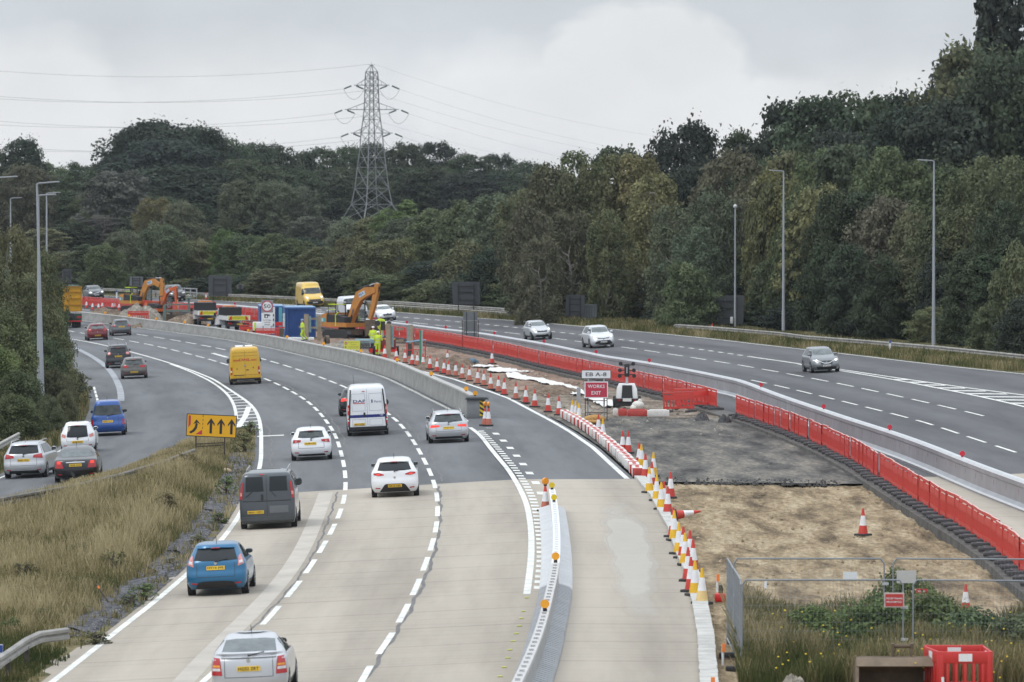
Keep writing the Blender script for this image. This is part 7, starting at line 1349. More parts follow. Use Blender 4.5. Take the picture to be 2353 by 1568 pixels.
def person(label, p, rz, arms, legs_, lean=0., hat=WHT, trousers=LIME, jacket=LIME, scale=1.0, seated=False):
    """faces -y; arms: (elbow, wrist) for the left and the right; legs: (knee, ankle)"""
    t = thing('person', label, 'person', p, rz, 'people at work'); t.scale = (scale,) * 3; ly = -lean
    N = {'pelvis': ((0, 0, .95), .13), 'waist': ((0, ly * .3, 1.12), .125), 'chest': ((0, ly * .7, 1.36), .15), 'neck': ((0, ly, 1.50), .06), 'jaw': ((0, ly - .02, 1.60), .075), 'skull': ((0, ly + .005, 1.69), .095), 'nose': ((0, ly - .095, 1.645), .016)}
    E = [('pelvis', 'waist'), ('waist', 'chest'), ('chest', 'neck'), ('neck', 'jaw'), ('jaw', 'skull'), ('jaw', 'nose')]; J = {}
    for s, nm, (el, wr_), (kn, an) in ((1, 'l', arms[0], legs_[0]), (-1, 'r', arms[1], legs_[1])):
        sh = Vector((s * .19, ly * .9, 1.42)); el, wr_, kn, an = Vector(el), Vector(wr_), Vector(kn), Vector(an); J[nm] = (sh, el, wr_, Vector((s * .10, 0, .92)), kn, an)
        N[nm + 'sh'] = (sh, .07); N[nm + 'el'] = (el, .048); N[nm + 'wr'] = (wr_, .032); d = (wr_ - el).normalized(); pa = wr_ + d * .08; N[nm + 'palm'] = (pa, (.04, .018)); E += [('chest', nm + 'sh'), (nm + 'sh', nm + 'el'), (nm + 'el', nm + 'wr'), (nm + 'wr', nm + 'palm')]
        side = d.cross(Vector((0, 0, 1))); side = side.normalized() if side.length > .1 else Vector((0, 1, 0)); nrm = side.cross(d)
        for i, (o_, l_) in enumerate(((-.028, .07), (-.010, .08), (.010, .075), (.028, .06))):
            a = pa + side * o_ + d * .03; b = a + d * l_ * .5 - nrm * .008; c = a + d * l_ - nrm * .025; N[f'{nm}f{i}a'] = (b, .009); N[f'{nm}f{i}b'] = (c, .0075); E += [(nm + 'palm', f'{nm}f{i}a'), (f'{nm}f{i}a', f'{nm}f{i}b')]
        a = wr_ + d * .04 + side * -.045; N[nm + 'ta'] = (a, .011); N[nm + 'tb'] = (a + d * .045 - side * .012, .009); E += [(nm + 'wr', nm + 'ta'), (nm + 'ta', nm + 'tb')]
        N[nm + 'hip'] = ((s * .10, 0, .90), .10); N[nm + 'kn'] = (kn, .065); N[nm + 'an'] = (an, .042); N[nm + 'toe'] = (an + Vector((0, -.17, -.06)), .035); E += [('pelvis', nm + 'hip'), (nm + 'hip', nm + 'kn'), (nm + 'kn', nm + 'an'), (nm + 'an', nm + 'toe')]
    link(bpy.data.objects.new('body', skin_mesh('body', N, E, SKIN)), t)
    m = MB(); ring = lambda z, y, a, b: [(a * math.cos(q), y + b * math.sin(q), z) for q in [2 * math.pi * i / 14 for i in range(14)]]
    m.loft([ring(.84, 0, .21, .165), ring(1.0, ly * .15, .21, .165), ring(1.15, ly * .35, .21, .165), ring(1.34, ly * .7, .235, .17), ring(1.46, ly * .95, .20, .13), ring(1.53, ly, .09, .085)], jacket)
    for nm in 'lr':
        sh, el, wr_ = J[nm][:3]; m.cyl(sh, el, .095, jacket, 10, r1=.078); m.ell(tuple(sh), (.10, .10, .10), jacket, 10, 6); m.ell(tuple(el), (.078, .078, .078), jacket, 10, 6); m.cyl(el, el.lerp(wr_, .93), .078, jacket, 10, r1=.058)
    m.build('jacket', t, 50); m = MB()
    for z in (.97, 1.2): f = (z - .95) / .45; m.loft([ring(z, ly * f * .8, .217, .172), ring(z + .05, ly * f * .8, .219, .174)], STRIPE, caps=False)
    for nm in 'lr': sh, el, wr_ = J[nm][:3]; a = el.lerp(wr_, .4); b = el.lerp(wr_, .55); m.cyl(a, b, .075, STRIPE, 10, caps=False)
    m.build('reflective_band', t, 50); m = MB()
    m.loft([ring(.98, 0, .185, .15), ring(.86, 0, .19, .155)], trousers)
    for nm in 'lr': _, _, _, hp, kn, an = J[nm]; m.cyl(hp, kn, .115, trousers, 10, r1=.085); m.ell(tuple(kn), (.086, .086, .086), trousers, 10, 6); m.cyl(kn, an, .086, trousers, 10, r1=.075); a = kn.lerp(an, .45); b = kn.lerp(an, .58); m.cyl(a, b, .088, STRIPE, 10, caps=False)
    m.build('trousers', t, 50)
    for nm in 'lr': an = J[nm][5]; m = MB(); m.cyl(an + Vector((0, 0, .06)), an + Vector((0, 0, -.07)), .06, RUB, 10); m.ell((an.x, an.y - .09, an.z - .055), (.052, .14, .045), RUB, 10, 6); m.build('boot', t, 50)
    m = MB(); m.loft([ring(1.72, ly, .125, .15), ring(1.735, ly, .118, .135), ring(1.78, ly, .105, .122), ring(1.825, ly, .06, .07), ring(1.835, ly, .01, .01)], hat); m.build('helmet', t, 60)
    m = MB(); [m.ell((s * .036, ly - .083, 1.665), (.012, .008, .008), DBK, 6, 4) for s in (-1, 1)]; m.build('eyes', t); return t
st = lambda s, dy=0., bend=0.: ((s * .11, dy - bend, .50), (s * .11, dy, .10))
person('person in lime hi-vis walking left with blue cap past the shoring frame', G(696, 784), R(-80), (((.28, .0, 1.15), (.20, -.22, 1.12)), ((-.28, -.05, 1.16), (-.18, -.26, 1.2))), (((.11, -.16, .52), (.11, .06, .12)), ((-.11, .10, .52), (-.11, .36, .16))), .05, M('cap_blue', (.20, .30, .42), .6), LIME)
person('person in full lime hi-vis seen from behind holding a pole by the red compressor', G(868.5, 817), R(165), (((.30, -.05, 1.16), (.26, -.25, 1.0)), ((-.28, -.08, 1.16), (-.15, -.3, 1.12))), (st(1), st(-1, .02)), .03)
person('person in lime hi-vis and white helmet standing behind the other by the excavator bucket', G(857, 804), R(170), (((.28, -.05, 1.15), (.25, -.2, .98)), ((-.28, -.05, 1.15), (-.2, -.25, 1.0))), (st(1), st(-1)), .05)
q = G(874, 792); person('person in lime hi-vis leaning over the lighting mast lamps', (q[0], q[1] + .5, q[2] + .55), R(10), (((.34, -.2, 1.22), (.42, -.42, 1.02)), ((-.34, -.2, 1.22), (-.34, -.44, 1.0))), (st(1), st(-1)), .12)
q = G(797, 777); v = Matrix.Rotation(R(-46), 4, 'Z') @ Vector((.25, .70, .80)); person('person in orange and lime vest seated inside the right hand excavator cab', (q[0] + v.x, q[1] + v.y, q[2] + v.z), R(44), (((.26, -.1, 1.18), (.2, -.32, 1.1)), ((-.26, -.1, 1.18), (-.2, -.32, 1.1))), (((.13, -.4, .92), (.13, -.45, .55)), ((-.13, -.4, .92), (-.13, -.45, .55))), .0, WHT, LIME, M('hi_vis_orange', (.62, .16, .04), .7, var=.05))
# ---------------------------------------------------------------- spoil, sheets, stones
from mathutils import noise as NZ
def heap(label, u, v, w, d, h, mat, seed=0, dz=0., name='spoil_heap', group='spoil heaps'):
    p = G(u, v); m = MB(); n = 26; Pp = []
    for j in range(n + 1):
        r_ = []
        for i in range(n + 1):
            a, b = i / n * 2 - 1, j / n * 2 - 1; q = max(0, 1 - a * a - b * b) ** .8; nz = NZ.noise(Vector((a * 2.5, b * 2.5, seed))) * .3 + NZ.noise(Vector((a * 7, b * 7, seed))) * .14 + NZ.noise(Vector((a * 18, b * 18, seed))) * .07
            r_.append((a * w / 2, b * d / 2, -.15 + h * q * (1 + nz) + nz * .1 * (q > 0)))
        Pp.append(r_)
    m.grid(Pp, mat); o = m.build(name, None, 0); o.location = (p[0], p[1], p[2] + dz); return tag(o, label, 'heap', group)
SOILB = soil_mat('heap_brown', (.09, .065, .048), (.18, .135, .10), (.27, .21, .16), .9, bump=1); SOILP = soil_mat('heap_pale', (.15, .135, .11), (.24, .215, .18), (.34, .31, .26), 1.2, bump=1)
heap('brown soil heap left of the tan excavator', 248, 735, 5.5, 8, 1.2, SOILB, 1); heap('pale rubble heap in front of the tan excavator', 320, 738, 5.0, 8, 1.6, SOILP, 2); heap('brown soil heap beside the trench box', 428, 745, 4.5, 6, 1.0, SOILB, 3); heap('low brown heap behind the kerb cones at the white sheet', 1040, 842, 3.6, 8, .8, SOILB, 4); heap('brown clod heap right of the wrapped cone', 1268, 902, 4.0, 10, .55, SOILB, 5)
heap('pale aggregate heap in front of the tan excavator tracks', 790, 797, 4.5, 5, .5, SOILP, 6); heap('dark soil heap around the hole by the green post', 1000, 846, 3.5, 7, .5, SOILB, 7); heap('grey stone heap at the bottom edge beside the weeds', 1822, 1590, .9, .9, .5, SOILP, 8, group='stone heaps'); heap('small brown mound by the trench', 330, 752, 3, 4, .5, SOILB, 9)
m = MB(); m.ell((0, 0, .15), (.38, .4, .26), M('blue_sheet', (.07, .13, .18), .6, var=.4, scale=6), 12, 8); m.ell((.28, .1, .1), (.2, .3, .18), M('blue_sheet'), 10, 6); o = m.build('tarpaulin_heap'); o.location = G(1085, 836); tag(o, 'crumpled blue-grey sheet heap at the head of the white sheeting', 'tarpaulin')
WSH = M('white_geotextile', (.66, .65, .62), .85, var=.12, scale=2, bump=.4)
def sheet(label, pts, wpx):
    P = [Vector(G(u, v)) for u, v in pts]; m = MB(); g = []; o0 = P[0].copy(); n = 40
    L_ = resample([(q.x, q.y, q.z) for q in P], n)
    for i, q in enumerate(L_):
        wv = np.interp(i / n, np.linspace(0, 1, len(wpx)), wpx); r_ = []
        for j in range(9):
            t_ = j / 8 * 2 - 1; e = wv * (1 + .35 * NZ.noise(Vector((i * .3, t_ * 2, 3)))); x = q.x + t_ * e * .5; y = q.y + t_ * e * .8; r_.append((x - o0.x, y - o0.y, q.z - o0.z + .06 + .13 * abs(NZ.noise(Vector((x * 1.6, y * 1.1, 7)))) * (1 - abs(t_) * .6) + .1 * NZ.noise(Vector((x * 3, y * 2, 1)))))
        g.append(r_)
    m.grid(g, WSH); o = m.build('geotextile_sheet', None, 0); o.location = o0; return tag(o, label, 'sheet', 'white geotextile sheets')
sheet('white sheet strip reaching from the blue heap', [z3(640, 790), z3(760, 800), z3(880, 805)], [.8, 1.3, .8]); sheet('wide white sheet in the middle of the brown earth', [z3(870, 815), z3(960, 845), z3(1080, 850), z3(1190, 850)], [.6, 1.6, 1.9, .6]); sheet('long white sheet tail running towards the WORKS EXIT sign', [z3(1020, 860), z3(1080, 905), z3(1250, 915), z3(1400, 955), z3(1540, 1000), z3(1650, 1060)], [.7, 1.2, .8, 1.0, 1.3, .7]); sheet('white sheet end behind the WORKS EXIT sign', [z3(1720, 1085), z3(1830, 1110), z3(1950, 1165)], [.5, .9, 1.1])
STN = soil_mat('loose_stone', (.12, .10, .08), (.26, .23, .19), (.42, .39, .34), 3, bump=.3)
def stones(name, label, xl, xr, y0, y1, n, s0, s1, dz, mat=STN):
    rng = np.random.default_rng(n); V_, F_ = [], []; base = np.array([(1, 0, 0), (-1, 0, 0), (0, 1, 0), (0, -1, 0), (0, 0, 1), (0, 0, -1)], float); fc = [(0, 2, 4), (2, 1, 4), (1, 3, 4), (3, 0, 4), (2, 0, 5), (1, 2, 5), (3, 1, 5), (0, 3, 5)]
    for _ in range(n):
        y = y0 + (y1 - y0) * rng.uniform() ; x = float(xl(y)) + (float(xr(y)) - float(xl(y))) * rng.uniform(.02, .98); s = s0 + (s1 - s0) * rng.uniform() ** 4; q = base * s * rng.uniform(.5, 1.2, (6, 3)); k = len(V_); V_ += [tuple(a + np.array([x, y, gz(x, y) + dz])) for a in q]; F_ += [tuple(i + k for i in f) for f in fc]
    o = uvmesh(name, V_, F_, mat, smooth=False); return tag(o, kind='stuff')
stones('loose_stones', '', off(xK, .8), off(xRED, -1.2), 106, G(1700, 1106)[1], 1800, .012, .10, -.16, soil_mat('tan_stone', (.16, .12, .08), (.30, .235, .16), (.44, .37, .27), 3, bump=.3)); stones('rubble', '', off(xK, .8), off(xRED, -1.2), 240, 400, 900, .02, .14, -.02); stones('asphalt_rubble', '', off(xK, .8), off(xRED, -1.2), G(1700, 1106)[1] - 1.5, G(1700, 1106)[1] + 1.8, 900, .02, .15, -.07, M('asphalt_lump', (.05, .048, .046), .9, var=.4, scale=3))
stones('gravel', '', lambda y: float(xEL(y)) - 1.9, off(xEL, -.5), G(212, 1468)[1], G(560, 1062)[1], 9000, .015, .06, .07, soil_mat('gravel_stone', (.06, .06, .066), (.14, .14, .15), (.30, .29, .29), 6, bump=.2))
for i, (u, v, w_) in enumerate(((1612, 966, .9), (1665, 970, .8), (1690, 968, .6))): heap('black bin bag of waste by the fence gap, ' + ('left one', 'middle one', 'right one')[i], u, v, w_, w_, .5, M('black_sack', (.02, .02, .022), .4, var=.3, scale=6), 11 + i, 0, 'waste_sack', 'black waste sacks')
# cement stain on the works lane
cs_m = M('cement_stain', (.60, .575, .52), .9, var=.06, scale=1.5); nt = cs_m.node_tree; n_ = nt.nodes; l_ = nt.links; g_ = n_.new('ShaderNodeNewGeometry'); tn = n_.new('ShaderNodeTexNoise'); tn.inputs['Scale'].default_value = .55; tn.inputs['Detail'].default_value = 6; mp_ = n_.new('ShaderNodeMapping'); mp_.inputs['Scale'].default_value = (1.2, .22, 1); l_.new(g_.outputs['Position'], mp_.inputs[0]); l_.new(mp_.outputs[0], tn.inputs['Vector'])
ua = n_.new('ShaderNodeUVMap'); sp_ = n_.new('ShaderNodeSeparateXYZ'); l_.new(ua.outputs[0], sp_.inputs[0])
def mq(op, a, b, cl=False):
    q = n_.new('ShaderNodeMath'); q.operation = op; q.use_clamp = cl
    for i, x in enumerate((a, b)):
        if isinstance(x, (int, float)): q.inputs[i].default_value = x
        else: l_.new(x, q.inputs[i])
    return q.outputs[0]
e_ = mq('MULTIPLY', mq('SINE', mq('MULTIPLY', sp_.outputs[0], math.pi), 0), mq('SINE', mq('MULTIPLY', sp_.outputs[1], math.pi), 0)); al = mq('MULTIPLY', mq('SUBTRACT', mq('ADD', e_, tn.outputs['Fac']), .80), 2.6, True); l_.new(mq('MULTIPLY', al, .5, True), n_['Principled BSDF'].inputs['Alpha'])
V_, U_, F_ = [], [], []
for j in range(25):
    for i in range(9):
        y = Yp(1440, 1470) + (Yp(1430, 1130) - Yp(1440, 1470)) * j / 24; x = float(np.interp(y, [Yp(1440, 1470), Yp(1430, 1300), Yp(1430, 1130)], [G(1390, 1470)[0], G(1385, 1300)[0], G(1350, 1130)[0]])) + (1.9 if True else 0) * i / 8; V_.append((x, y, gz(x, y) + .011)); U_.append((i / 8, j / 24))
for j in range(24):
    for i in range(8): k = j * 9 + i; F_.append((k, k + 1, k + 10, k + 9))
struct(uvmesh('cement_stain', V_, F_, cs_m, U_))
# ---------------------------------------------------------------- the near right corner: mesh fence, notices, guards, bucket
WIRE2 = M('fence_galvanised', (.26, .28, .30), .5, metal=.3, var=.1)
def heras(label, p, q, z, h=2.0):
    p, q = Vector(p), Vector(q); L_ = (q - p).length; a = math.atan2(q.y - p.y, q.x - p.x); t = thing('mesh_fence_panel', label, 'fence panel', (p.x, p.y, z), a, 'steel mesh fence panels'); m = MB(); m.tube([(.03, 0, 0), (.03, 0, h - .12), (.12, 0, h), (L_ - .12, 0, h), (L_ - .03, 0, h - .12), (L_ - .03, 0, 0)], .021, WIRE2, 7); m.tube([(.03, 0, .15), (L_ - .03, 0, .15)], .019, M('fence_bright', (.5, .52, .54), .45, metal=.3, var=.1), 7); m.build('frame', t, 50); m = MB()
    for i in range(1, int(L_ / .09)): m.cyl((i * .09, 0, .15), (i * .09, 0, h), .0022, WIRE2, 3, caps=False)
    for i in range(1, 9): m.cyl((0, 0, .15 + i * .2), (L_, 0, .15 + i * .2), .0022, WIRE2, 3, caps=False)
    m.build('wire_mesh', t, 0); m = MB(); m.rbox((.0, 0, .06), (.24, .7, .13), RUB, .03); m.build('foot_block', t)
    for z_ in (.75, 1.5): m = MB(); m.box((L_ + .0, -.02, z_), (.16, .05, .06), GALVL); m.build('clamp', t)
    return t
gx = lambda u, Y: ((u - CX) * Y / F, Y)
zf = at(1900, 1543, 119)[2]; heras('front mesh fence panel carrying the red notice', gx(1703, 119), gx(2080, 119), zf, at(1900, 1333, 119)[2] - zf); heras('front mesh fence panel at the right edge of the photo', gx(2097, 119), gx(2450, 118.6), zf, at(2100, 1333, 119)[2] - zf)
zb_ = at(1900, 1480, 126.5)[2]; hb = at(1900, 1284, 126.5)[2] - zb_; heras('back mesh fence panel with square white board', gx(1684, 126.5), gx(2036, 126.5), zb_, hb); heras('back mesh fence panel at the right edge of the photo', gx(2051, 126.5), gx(2420, 126.2), zb_, hb)
a, b = gx(1703, 119), gx(1672, 126.3); mid = ((a[0] + b[0]) / 2, (a[1] + b[1]) / 2); heras('near side mesh fence panel seen edge-on beside the kerb', a, mid, zf, at(1700, 1333, 119)[2] - zf); heras('farther side mesh fence panel seen edge-on beside the kerb', mid, b, (zf + zb_) / 2, at(1672, 1283, 126.3)[2] - (zf + zb_) / 2)
def board(name, label, u0, u1, v0, v1, Y, mat, border=None, lines=()):
    x, _, zc = at((u0 + u1) / 2, (v0 + v1) / 2, Y); k = pxm(Y); t = thing(name, label, 'notice', (x, Y - .05, zc - (v1 - v0) / 2 / k), group='notices on the mesh fence'); W_, H_ = (u1 - u0) / k, (v1 - v0) / k; m = MB()
    if border: m.rbox((0, 0, H_ / 2), (W_, .02, H_), border, .008); m.box((0, -.008, H_ / 2), (W_ - .06, .012, H_ - .06), mat)
    else: m.box((0, 0, H_ / 2), (W_, .012, H_), mat)
    for s, z_, h_, w_ in lines: txt(m, s, h_ * H_, 0, H_ * z_, -.018, SWH, w_ * W_)
    m.build('board', t, 0); return t
board('warning_notice', 'red notice with pale border and two lines of white lettering on the front mesh fence', 2031, 2077.5, 1362, 1396, 118.9, M('notice_red', (.50, .05, .045), .5, var=.08), M('notice_border', (.55, .45, .42), .6), (('PEDESTRIANS', .62, .12, .80), ('PROHIBITED', .38, .12, .76)))
board('warning_notice', 'small red notice right of the fence joint', 2105, 2130, 1353, 1364, 126.3, M('notice_red'), None, (('DANGER', .5, .4, .7),)); board('blank_board', 'square white board hanging on the back mesh fence', 1937, 1969, 1314, 1334, 126.4, SWH); board('blank_board', 'larger translucent white board behind the fence joint', 2060, 2105, 1311, 1340, 126.35, M('milky_board', (.52, .50, .48), .6, var=.1)); board('paper_tag', 'slim white tag below the front fence rail', 1756, 1762, 1336, 1352, 118.9, SWH)
def guard(label, p, q, z, h=1.02):
    p, q = Vector(p), Vector(q); L_ = (q - p).length; t = thing('plastic_guard_panel', label, 'fence panel', (p.x, p.y, z), math.atan2(q.y - p.y, q.x - p.x), 'red guard panels in the corner'); m = MB(); G2 = M('guard_red', (.53, .032, .028), .45, var=.08, scale=2)
    m.rbox((L_ / 2, 0, h - .14), (L_, .055, .27), G2, .02); m.rbox((L_ / 2, 0, .12), (L_, .055, .14), G2, .02)
    for x in (.05, L_ - .05): m.rbox((x, 0, h / 2), (.11, .06, h), G2, .02)
    for i in range(1, 6): m.rbox((L_ * i / 6, 0, h * .45), (.065, .04, h * .62), G2, .012)
    m.build('panel', t, 40); m = MB(); m.box((L_ * .5, -.032, h - .14), (.30, .008, .17), SWH); m.build('reflective_plate', t); m = MB(); m.box((.08, -.033, .35), (.06, .008, .2), SWH); m.build('reflective_plate', t); m = MB(); m.box((L_ * .2, 0, .03), (.12, .6, .06), RUB); m.box((L_ * .8, 0, .03), (.12, .6, .06), RUB); m.build('foot', t); return t
zg = at(2200, 1597, 113.5)[2]; P0, P1, P2, P3 = gx(2160, 113), gx(2281, 113), gx(2262, 114.4), gx(2127, 114.4); guard('front red guard panel with white plate in the bottom right corner', P0, P1, zg); guard('left red guard panel of the corner enclosure', P3, P0, zg); guard('back red guard panel of the corner enclosure', P3, P2, zg + .02); guard('right red guard panel of the corner enclosure', P2, P1, zg)
# muddy digging bucket
x, _, z = at(2063, 1610, 113.6); t = thing('digging_bucket', 'rusty brown grading bucket standing at the bottom edge', 'bucket', (x, 113.6, z)); BR = M('bucket_brown', (.13, .095, .065), .8, metal=.15, var=.3, scale=2.5, bump=.2); BRL = M('bucket_lip', (.24, .19, .14), .8, var=.25, scale=2.5); W_ = 1.82
m = MB(); prof = [(0, .0), (.0, .92), (.16, .98), (.55, .90), (.80, .55), (.70, .1), (.35, -.05)]
for s in (-1, 1): m.prism(prof, 'x', s * W_ / 2 - .02, s * W_ / 2 + .02, BR)
for (a0, b0), (a1, b1) in zip(prof[1:-1], prof[2:]): m.add([(-W_ / 2, a0, b0), (W_ / 2, a0, b0), (W_ / 2, a1, b1), (-W_ / 2, a1, b1)], [(0, 1, 2, 3)], BR)
m.build('shell', t, 25); m = MB(); m.box((0, -.03, .86), (W_ + .04, .08, .20), BRL, rot=(R(-18), 0, 0)); [m.box((s * W_ / 2, -.02, .45), (.07, .08, .9), BRL) for s in (-1, 1)]; m.build('lip', t); m = MB(); [m.box((q, .25, 1.05), (.05, .25, .42), BR) for q in (-.1, .32)]; m.cyl((-.12, .2, 1.2), (.36, .2, 1.2), .045, BR, 8); m.build('hitch_ears', t)
p = G(1655, 1375); m = MB(); m.rbox((0, 0, .12), (.30, .35, .24), VRED, .05); m.rbox((.02, .1, .28), (.12, .2, .36), DBK, .04); o = m.build('road_lamp'); o.location = (p[0], p[1], p[2] - .1); tag(o, 'red and black road lamp lying by the kerb and mesh fence', 'lamp')
for i, (u, v) in enumerate(((1648, 1354), (1661, 1520), (1636, 1600))): p = G(u, v); t = thing('marker_peg', ('thin orange marker peg by the road lamp', 'white and orange peg beside the near fence corner', 'peg by the kerb at the bottom edge')[i], 'peg', (p[0], p[1], p[2] - .1)); m = MB(); m.cyl((0, 0, 0), (0, 0, .5), .03, SWH, 6); m.build('peg', t); m = MB(); m.box((.02, -.02, .42), (.09, .05, .2), M('fluo_orange', (.8, .22, .05), .6, var=0)); m.build('ribbon', t)
p = G(258, 1392); m = MB(); q = Vector((p[0], p[1], p[2])); m.cyl((0, 0, -.05), (-.48, .1, .62), .028, M('old_wood', (.11, .08, .06), .8, var=.2), 7); m.cyl((-.37, .08, .47), (-.42, .09, .54), .032, M('fluo_orange'), 7); o = m.build('leaning_stake'); o.location = q; tag(o, 'leaning brown stake with an orange band on the gravel', 'stake')
p = G(2, 1548); m = MB(); m.box((0, 0, .35), (.10, .06, .7), SWH); m.box((0, -.034, .6), (.10, .01, .18), M('marker_blue', (.03, .07, .3), .5, var=0)); o = m.build('marker_post'); o.location = p; tag(o, 'white marker post with blue top at the left edge behind the guardrail', 'marker post', 'marker posts')
for u, v, lb in ((1394, 737, 'white marker post with blue top by the ribbed cabinet'), (2045, 812, 'white marker post with blue top on the far verge below the wood'), (268, 686, 'white marker post by the distant guardrail')): p = G(u, v); m = MB(); m.box((0, 0, .45), (.14, .08, .9), SWH); m.box((0, -.05, .8), (.14, .02, .2), M('marker_blue')); o = m.build('marker_post'); o.location = p; tag(o, lb, 'marker post', 'marker posts')
# ---------------------------------------------------------------- tall grass, weeds and flowers
def grass_mat():
    m = bpy.data.materials.new('grass_blades'); m.use_nodes = True; nt = m.node_tree; n, l = nt.nodes, nt.links; p = n['Principled BSDF']; p.inputs['Roughness'].default_value = .8; p.inputs['Specular IOR Level'].default_value = .15
    a = n.new('ShaderNodeAttribute'); a.attribute_name = 'leafv'; cr = n.new('ShaderNodeValToRGB'); l.new(a.outputs['Fac'], cr.inputs['Fac']); e = cr.color_ramp.elements; e[0].position = 0; e[0].color = (.045, .062, .020, 1); e[1].position = 1; e[1].color = (.46, .39, .235, 1)
    for pos, c in ((.25, (.085, .100, .035)), (.45, (.165, .145, .065)), (.62, (.29, .24, .13)), (.8, (.38, .32, .185))): q = e.new(pos); q.color = (*c, 1)
    l.new(cr.outputs[0], p.inputs['Base Color']); t = n.new('ShaderNodeBsdfTranslucent'); l.new(cr.outputs[0], t.inputs['Color']); mx = n.new('ShaderNodeMixShader'); mx.inputs[0].default_value = .3; l.new(p.outputs[0], mx.inputs[1]); l.new(t.outputs[0], mx.inputs[2]); l.new(mx.outputs[0], n['Material Output'].inputs[0]); return m
GRM = grass_mat(); EL = [0, 0, 0]
def blades(name, X, Y, Z, Hh, Wd, tint, seed):
    rng = np.random.default_rng(seed); n = len(X); a = rng.uniform(0, 2 * math.pi, n); b = rng.uniform(0, 2 * math.pi, n); bend = rng.uniform(.05, .45, n) * Hh; B = np.stack([X, Y, Z], 1); w_ = np.stack([np.cos(a), np.sin(a), np.zeros(n)], 1) * (Wd / 2)[:, None]; d = np.stack([np.cos(b), np.sin(b), np.zeros(n)], 1); M_ = B + d * (bend * .3)[:, None]; M_[:, 2] += Hh * .55; T = B + d * bend[:, None]; T[:, 2] += Hh
    V_ = np.stack([B - w_, B + w_, M_ + w_ * .9, M_ - w_ * .9, T + w_ * .55, T - w_ * .55], 1).reshape(-1, 3); me = bpy.data.meshes.new(name); me.vertices.add(6 * n); me.vertices.foreach_set('co', V_.ravel().astype(np.float32)); k = np.arange(n)[:, None] * 6; li = np.concatenate([k + np.array([[0, 1, 2, 3]]), k + np.array([[3, 2, 4, 5]])], 1).ravel(); me.loops.add(8 * n); me.loops.foreach_set('vertex_index', li.astype(np.int32)); me.polygons.add(2 * n); me.polygons.foreach_set('loop_start', np.arange(0, 8 * n, 4, dtype=np.int32)); me.update(calc_edges=True); me.materials.append(GRM)
    at_ = me.attributes.new('leafv', 'FLOAT', 'POINT'); at_.data.foreach_set('value', np.repeat(np.clip(tint, 0, 1), 6).astype(np.float32)); return tag(link(bpy.data.objects.new(name, me)), kind='stuff')
rng = np.random.default_rng(3)
def scatter(name, n, y0, y1, xl, xr, hf, tf, seed, wd=.016, dz=0., keep=None):
    P = []; r = np.random.default_rng(seed); ys = y0 + (y1 - y0) * r.uniform(size=n); us = r.uniform(size=n)
    L_ = np.array([float(xl(q)) for q in np.linspace(y0, y1, 200)]); R_ = np.array([float(xr(q)) for q in np.linspace(y0, y1, 200)]); yy = np.linspace(y0, y1, 200); l = np.interp(ys, yy, L_); rr = np.interp(ys, yy, R_); k = (rr > l); xs_ = l + (rr - l) * us; e = np.minimum(us, 1 - us) * (rr - l)
    nz = np.array([NZ.noise(Vector((x * .45, y * .22, 2))) for x, y in zip(xs_, ys)]); n2 = np.array([NZ.noise(Vector((x * 1.6, y * .9, 5))) for x, y in zip(xs_, ys)]); d = rr - xs_
    EL[2] = ys
    if keep is not None: k &= keep(nz, n2, d, r.uniform(size=n))
    xs_, ys, nz, n2, d = xs_[k], ys[k], nz[k], n2[k], d[k]; z = gzv(xs_, ys) + dz; EL[0] = (xs_ - l[k]); EL[1] = ys; H_ = hf(nz, n2, d, r, len(xs_)); T_ = tf(nz, n2, d, r, len(xs_)); return blades(name, xs_, ys, z, H_, np.full(len(xs_), wd) * r.uniform(.6, 1.5, len(xs_)), T_, seed + 1)
xGr = lambda y: float(xEL(y)) - 1.5
scatter('tall_dry_grass', 150000, 100, yA - 1, lambda y: max(float(xSR(y)) + .25, -.105 * y - 1.5), lambda y: float(xEL(y)) - .3, lambda a, b, d, r, n: np.clip(r.uniform(.45, 1.0, n) * (1 + a * .5) * np.clip(d / 2.6, .25, 1) * np.clip(.30 + EL[0] / 7, .3, 1), .10, 1.1), lambda a, b, d, r, n: .70 + a * .5 + b * .35 + r.normal(0, .16, n) - .28 * np.exp(-np.maximum(d - .8, 0) / 1.3) - .32 * np.exp(-((EL[1] - 124) / 7.) ** 2), 11, .020, .03, lambda a, b, d, q: (d > 1.15) & (q < 1 - .45 * (b < -.18)) | (d <= 1.15) & (((b > .12) & (q < .5)) | (EL[2] < 127.5) & (q < .8) & (d > .3)))
scatter('verge_grass_blades', 26000, 225, 345, lambda y: float(xSL(y)) - 6, lambda y: float(xSL(y)) - .15, lambda a, b, d, r, n: r.uniform(.2, .7, n), lambda a, b, d, r, n: .42 + a * .5 + r.normal(0, .15, n), 21, .03)
scatter('near_left_verge_grass', 24000, 150, 235, lambda y: float(xSL(y)) - 5, lambda y: float(xSL(y)) - .3, lambda a, b, d, r, n: r.uniform(.2, .6, n), lambda a, b, d, r, n: .42 + a * .5 + r.normal(0, .15, n), 25, .022)
scatter('far_verge_grass', 60000, 310, 560, lambda y: float(xE(y)) + .5, lambda y: float(xE(y)) + 8, lambda a, b, d, r, n: r.uniform(.12, .55, n), lambda a, b, d, r, n: .40 + a * .5 + b * .2 + r.normal(0, .15, n), 31, .04)
xWl = lambda y: float(xK(y)) + .9; xWr = lambda y: min(float(xRED(y)) - 1.2, .1005 * y + 1)
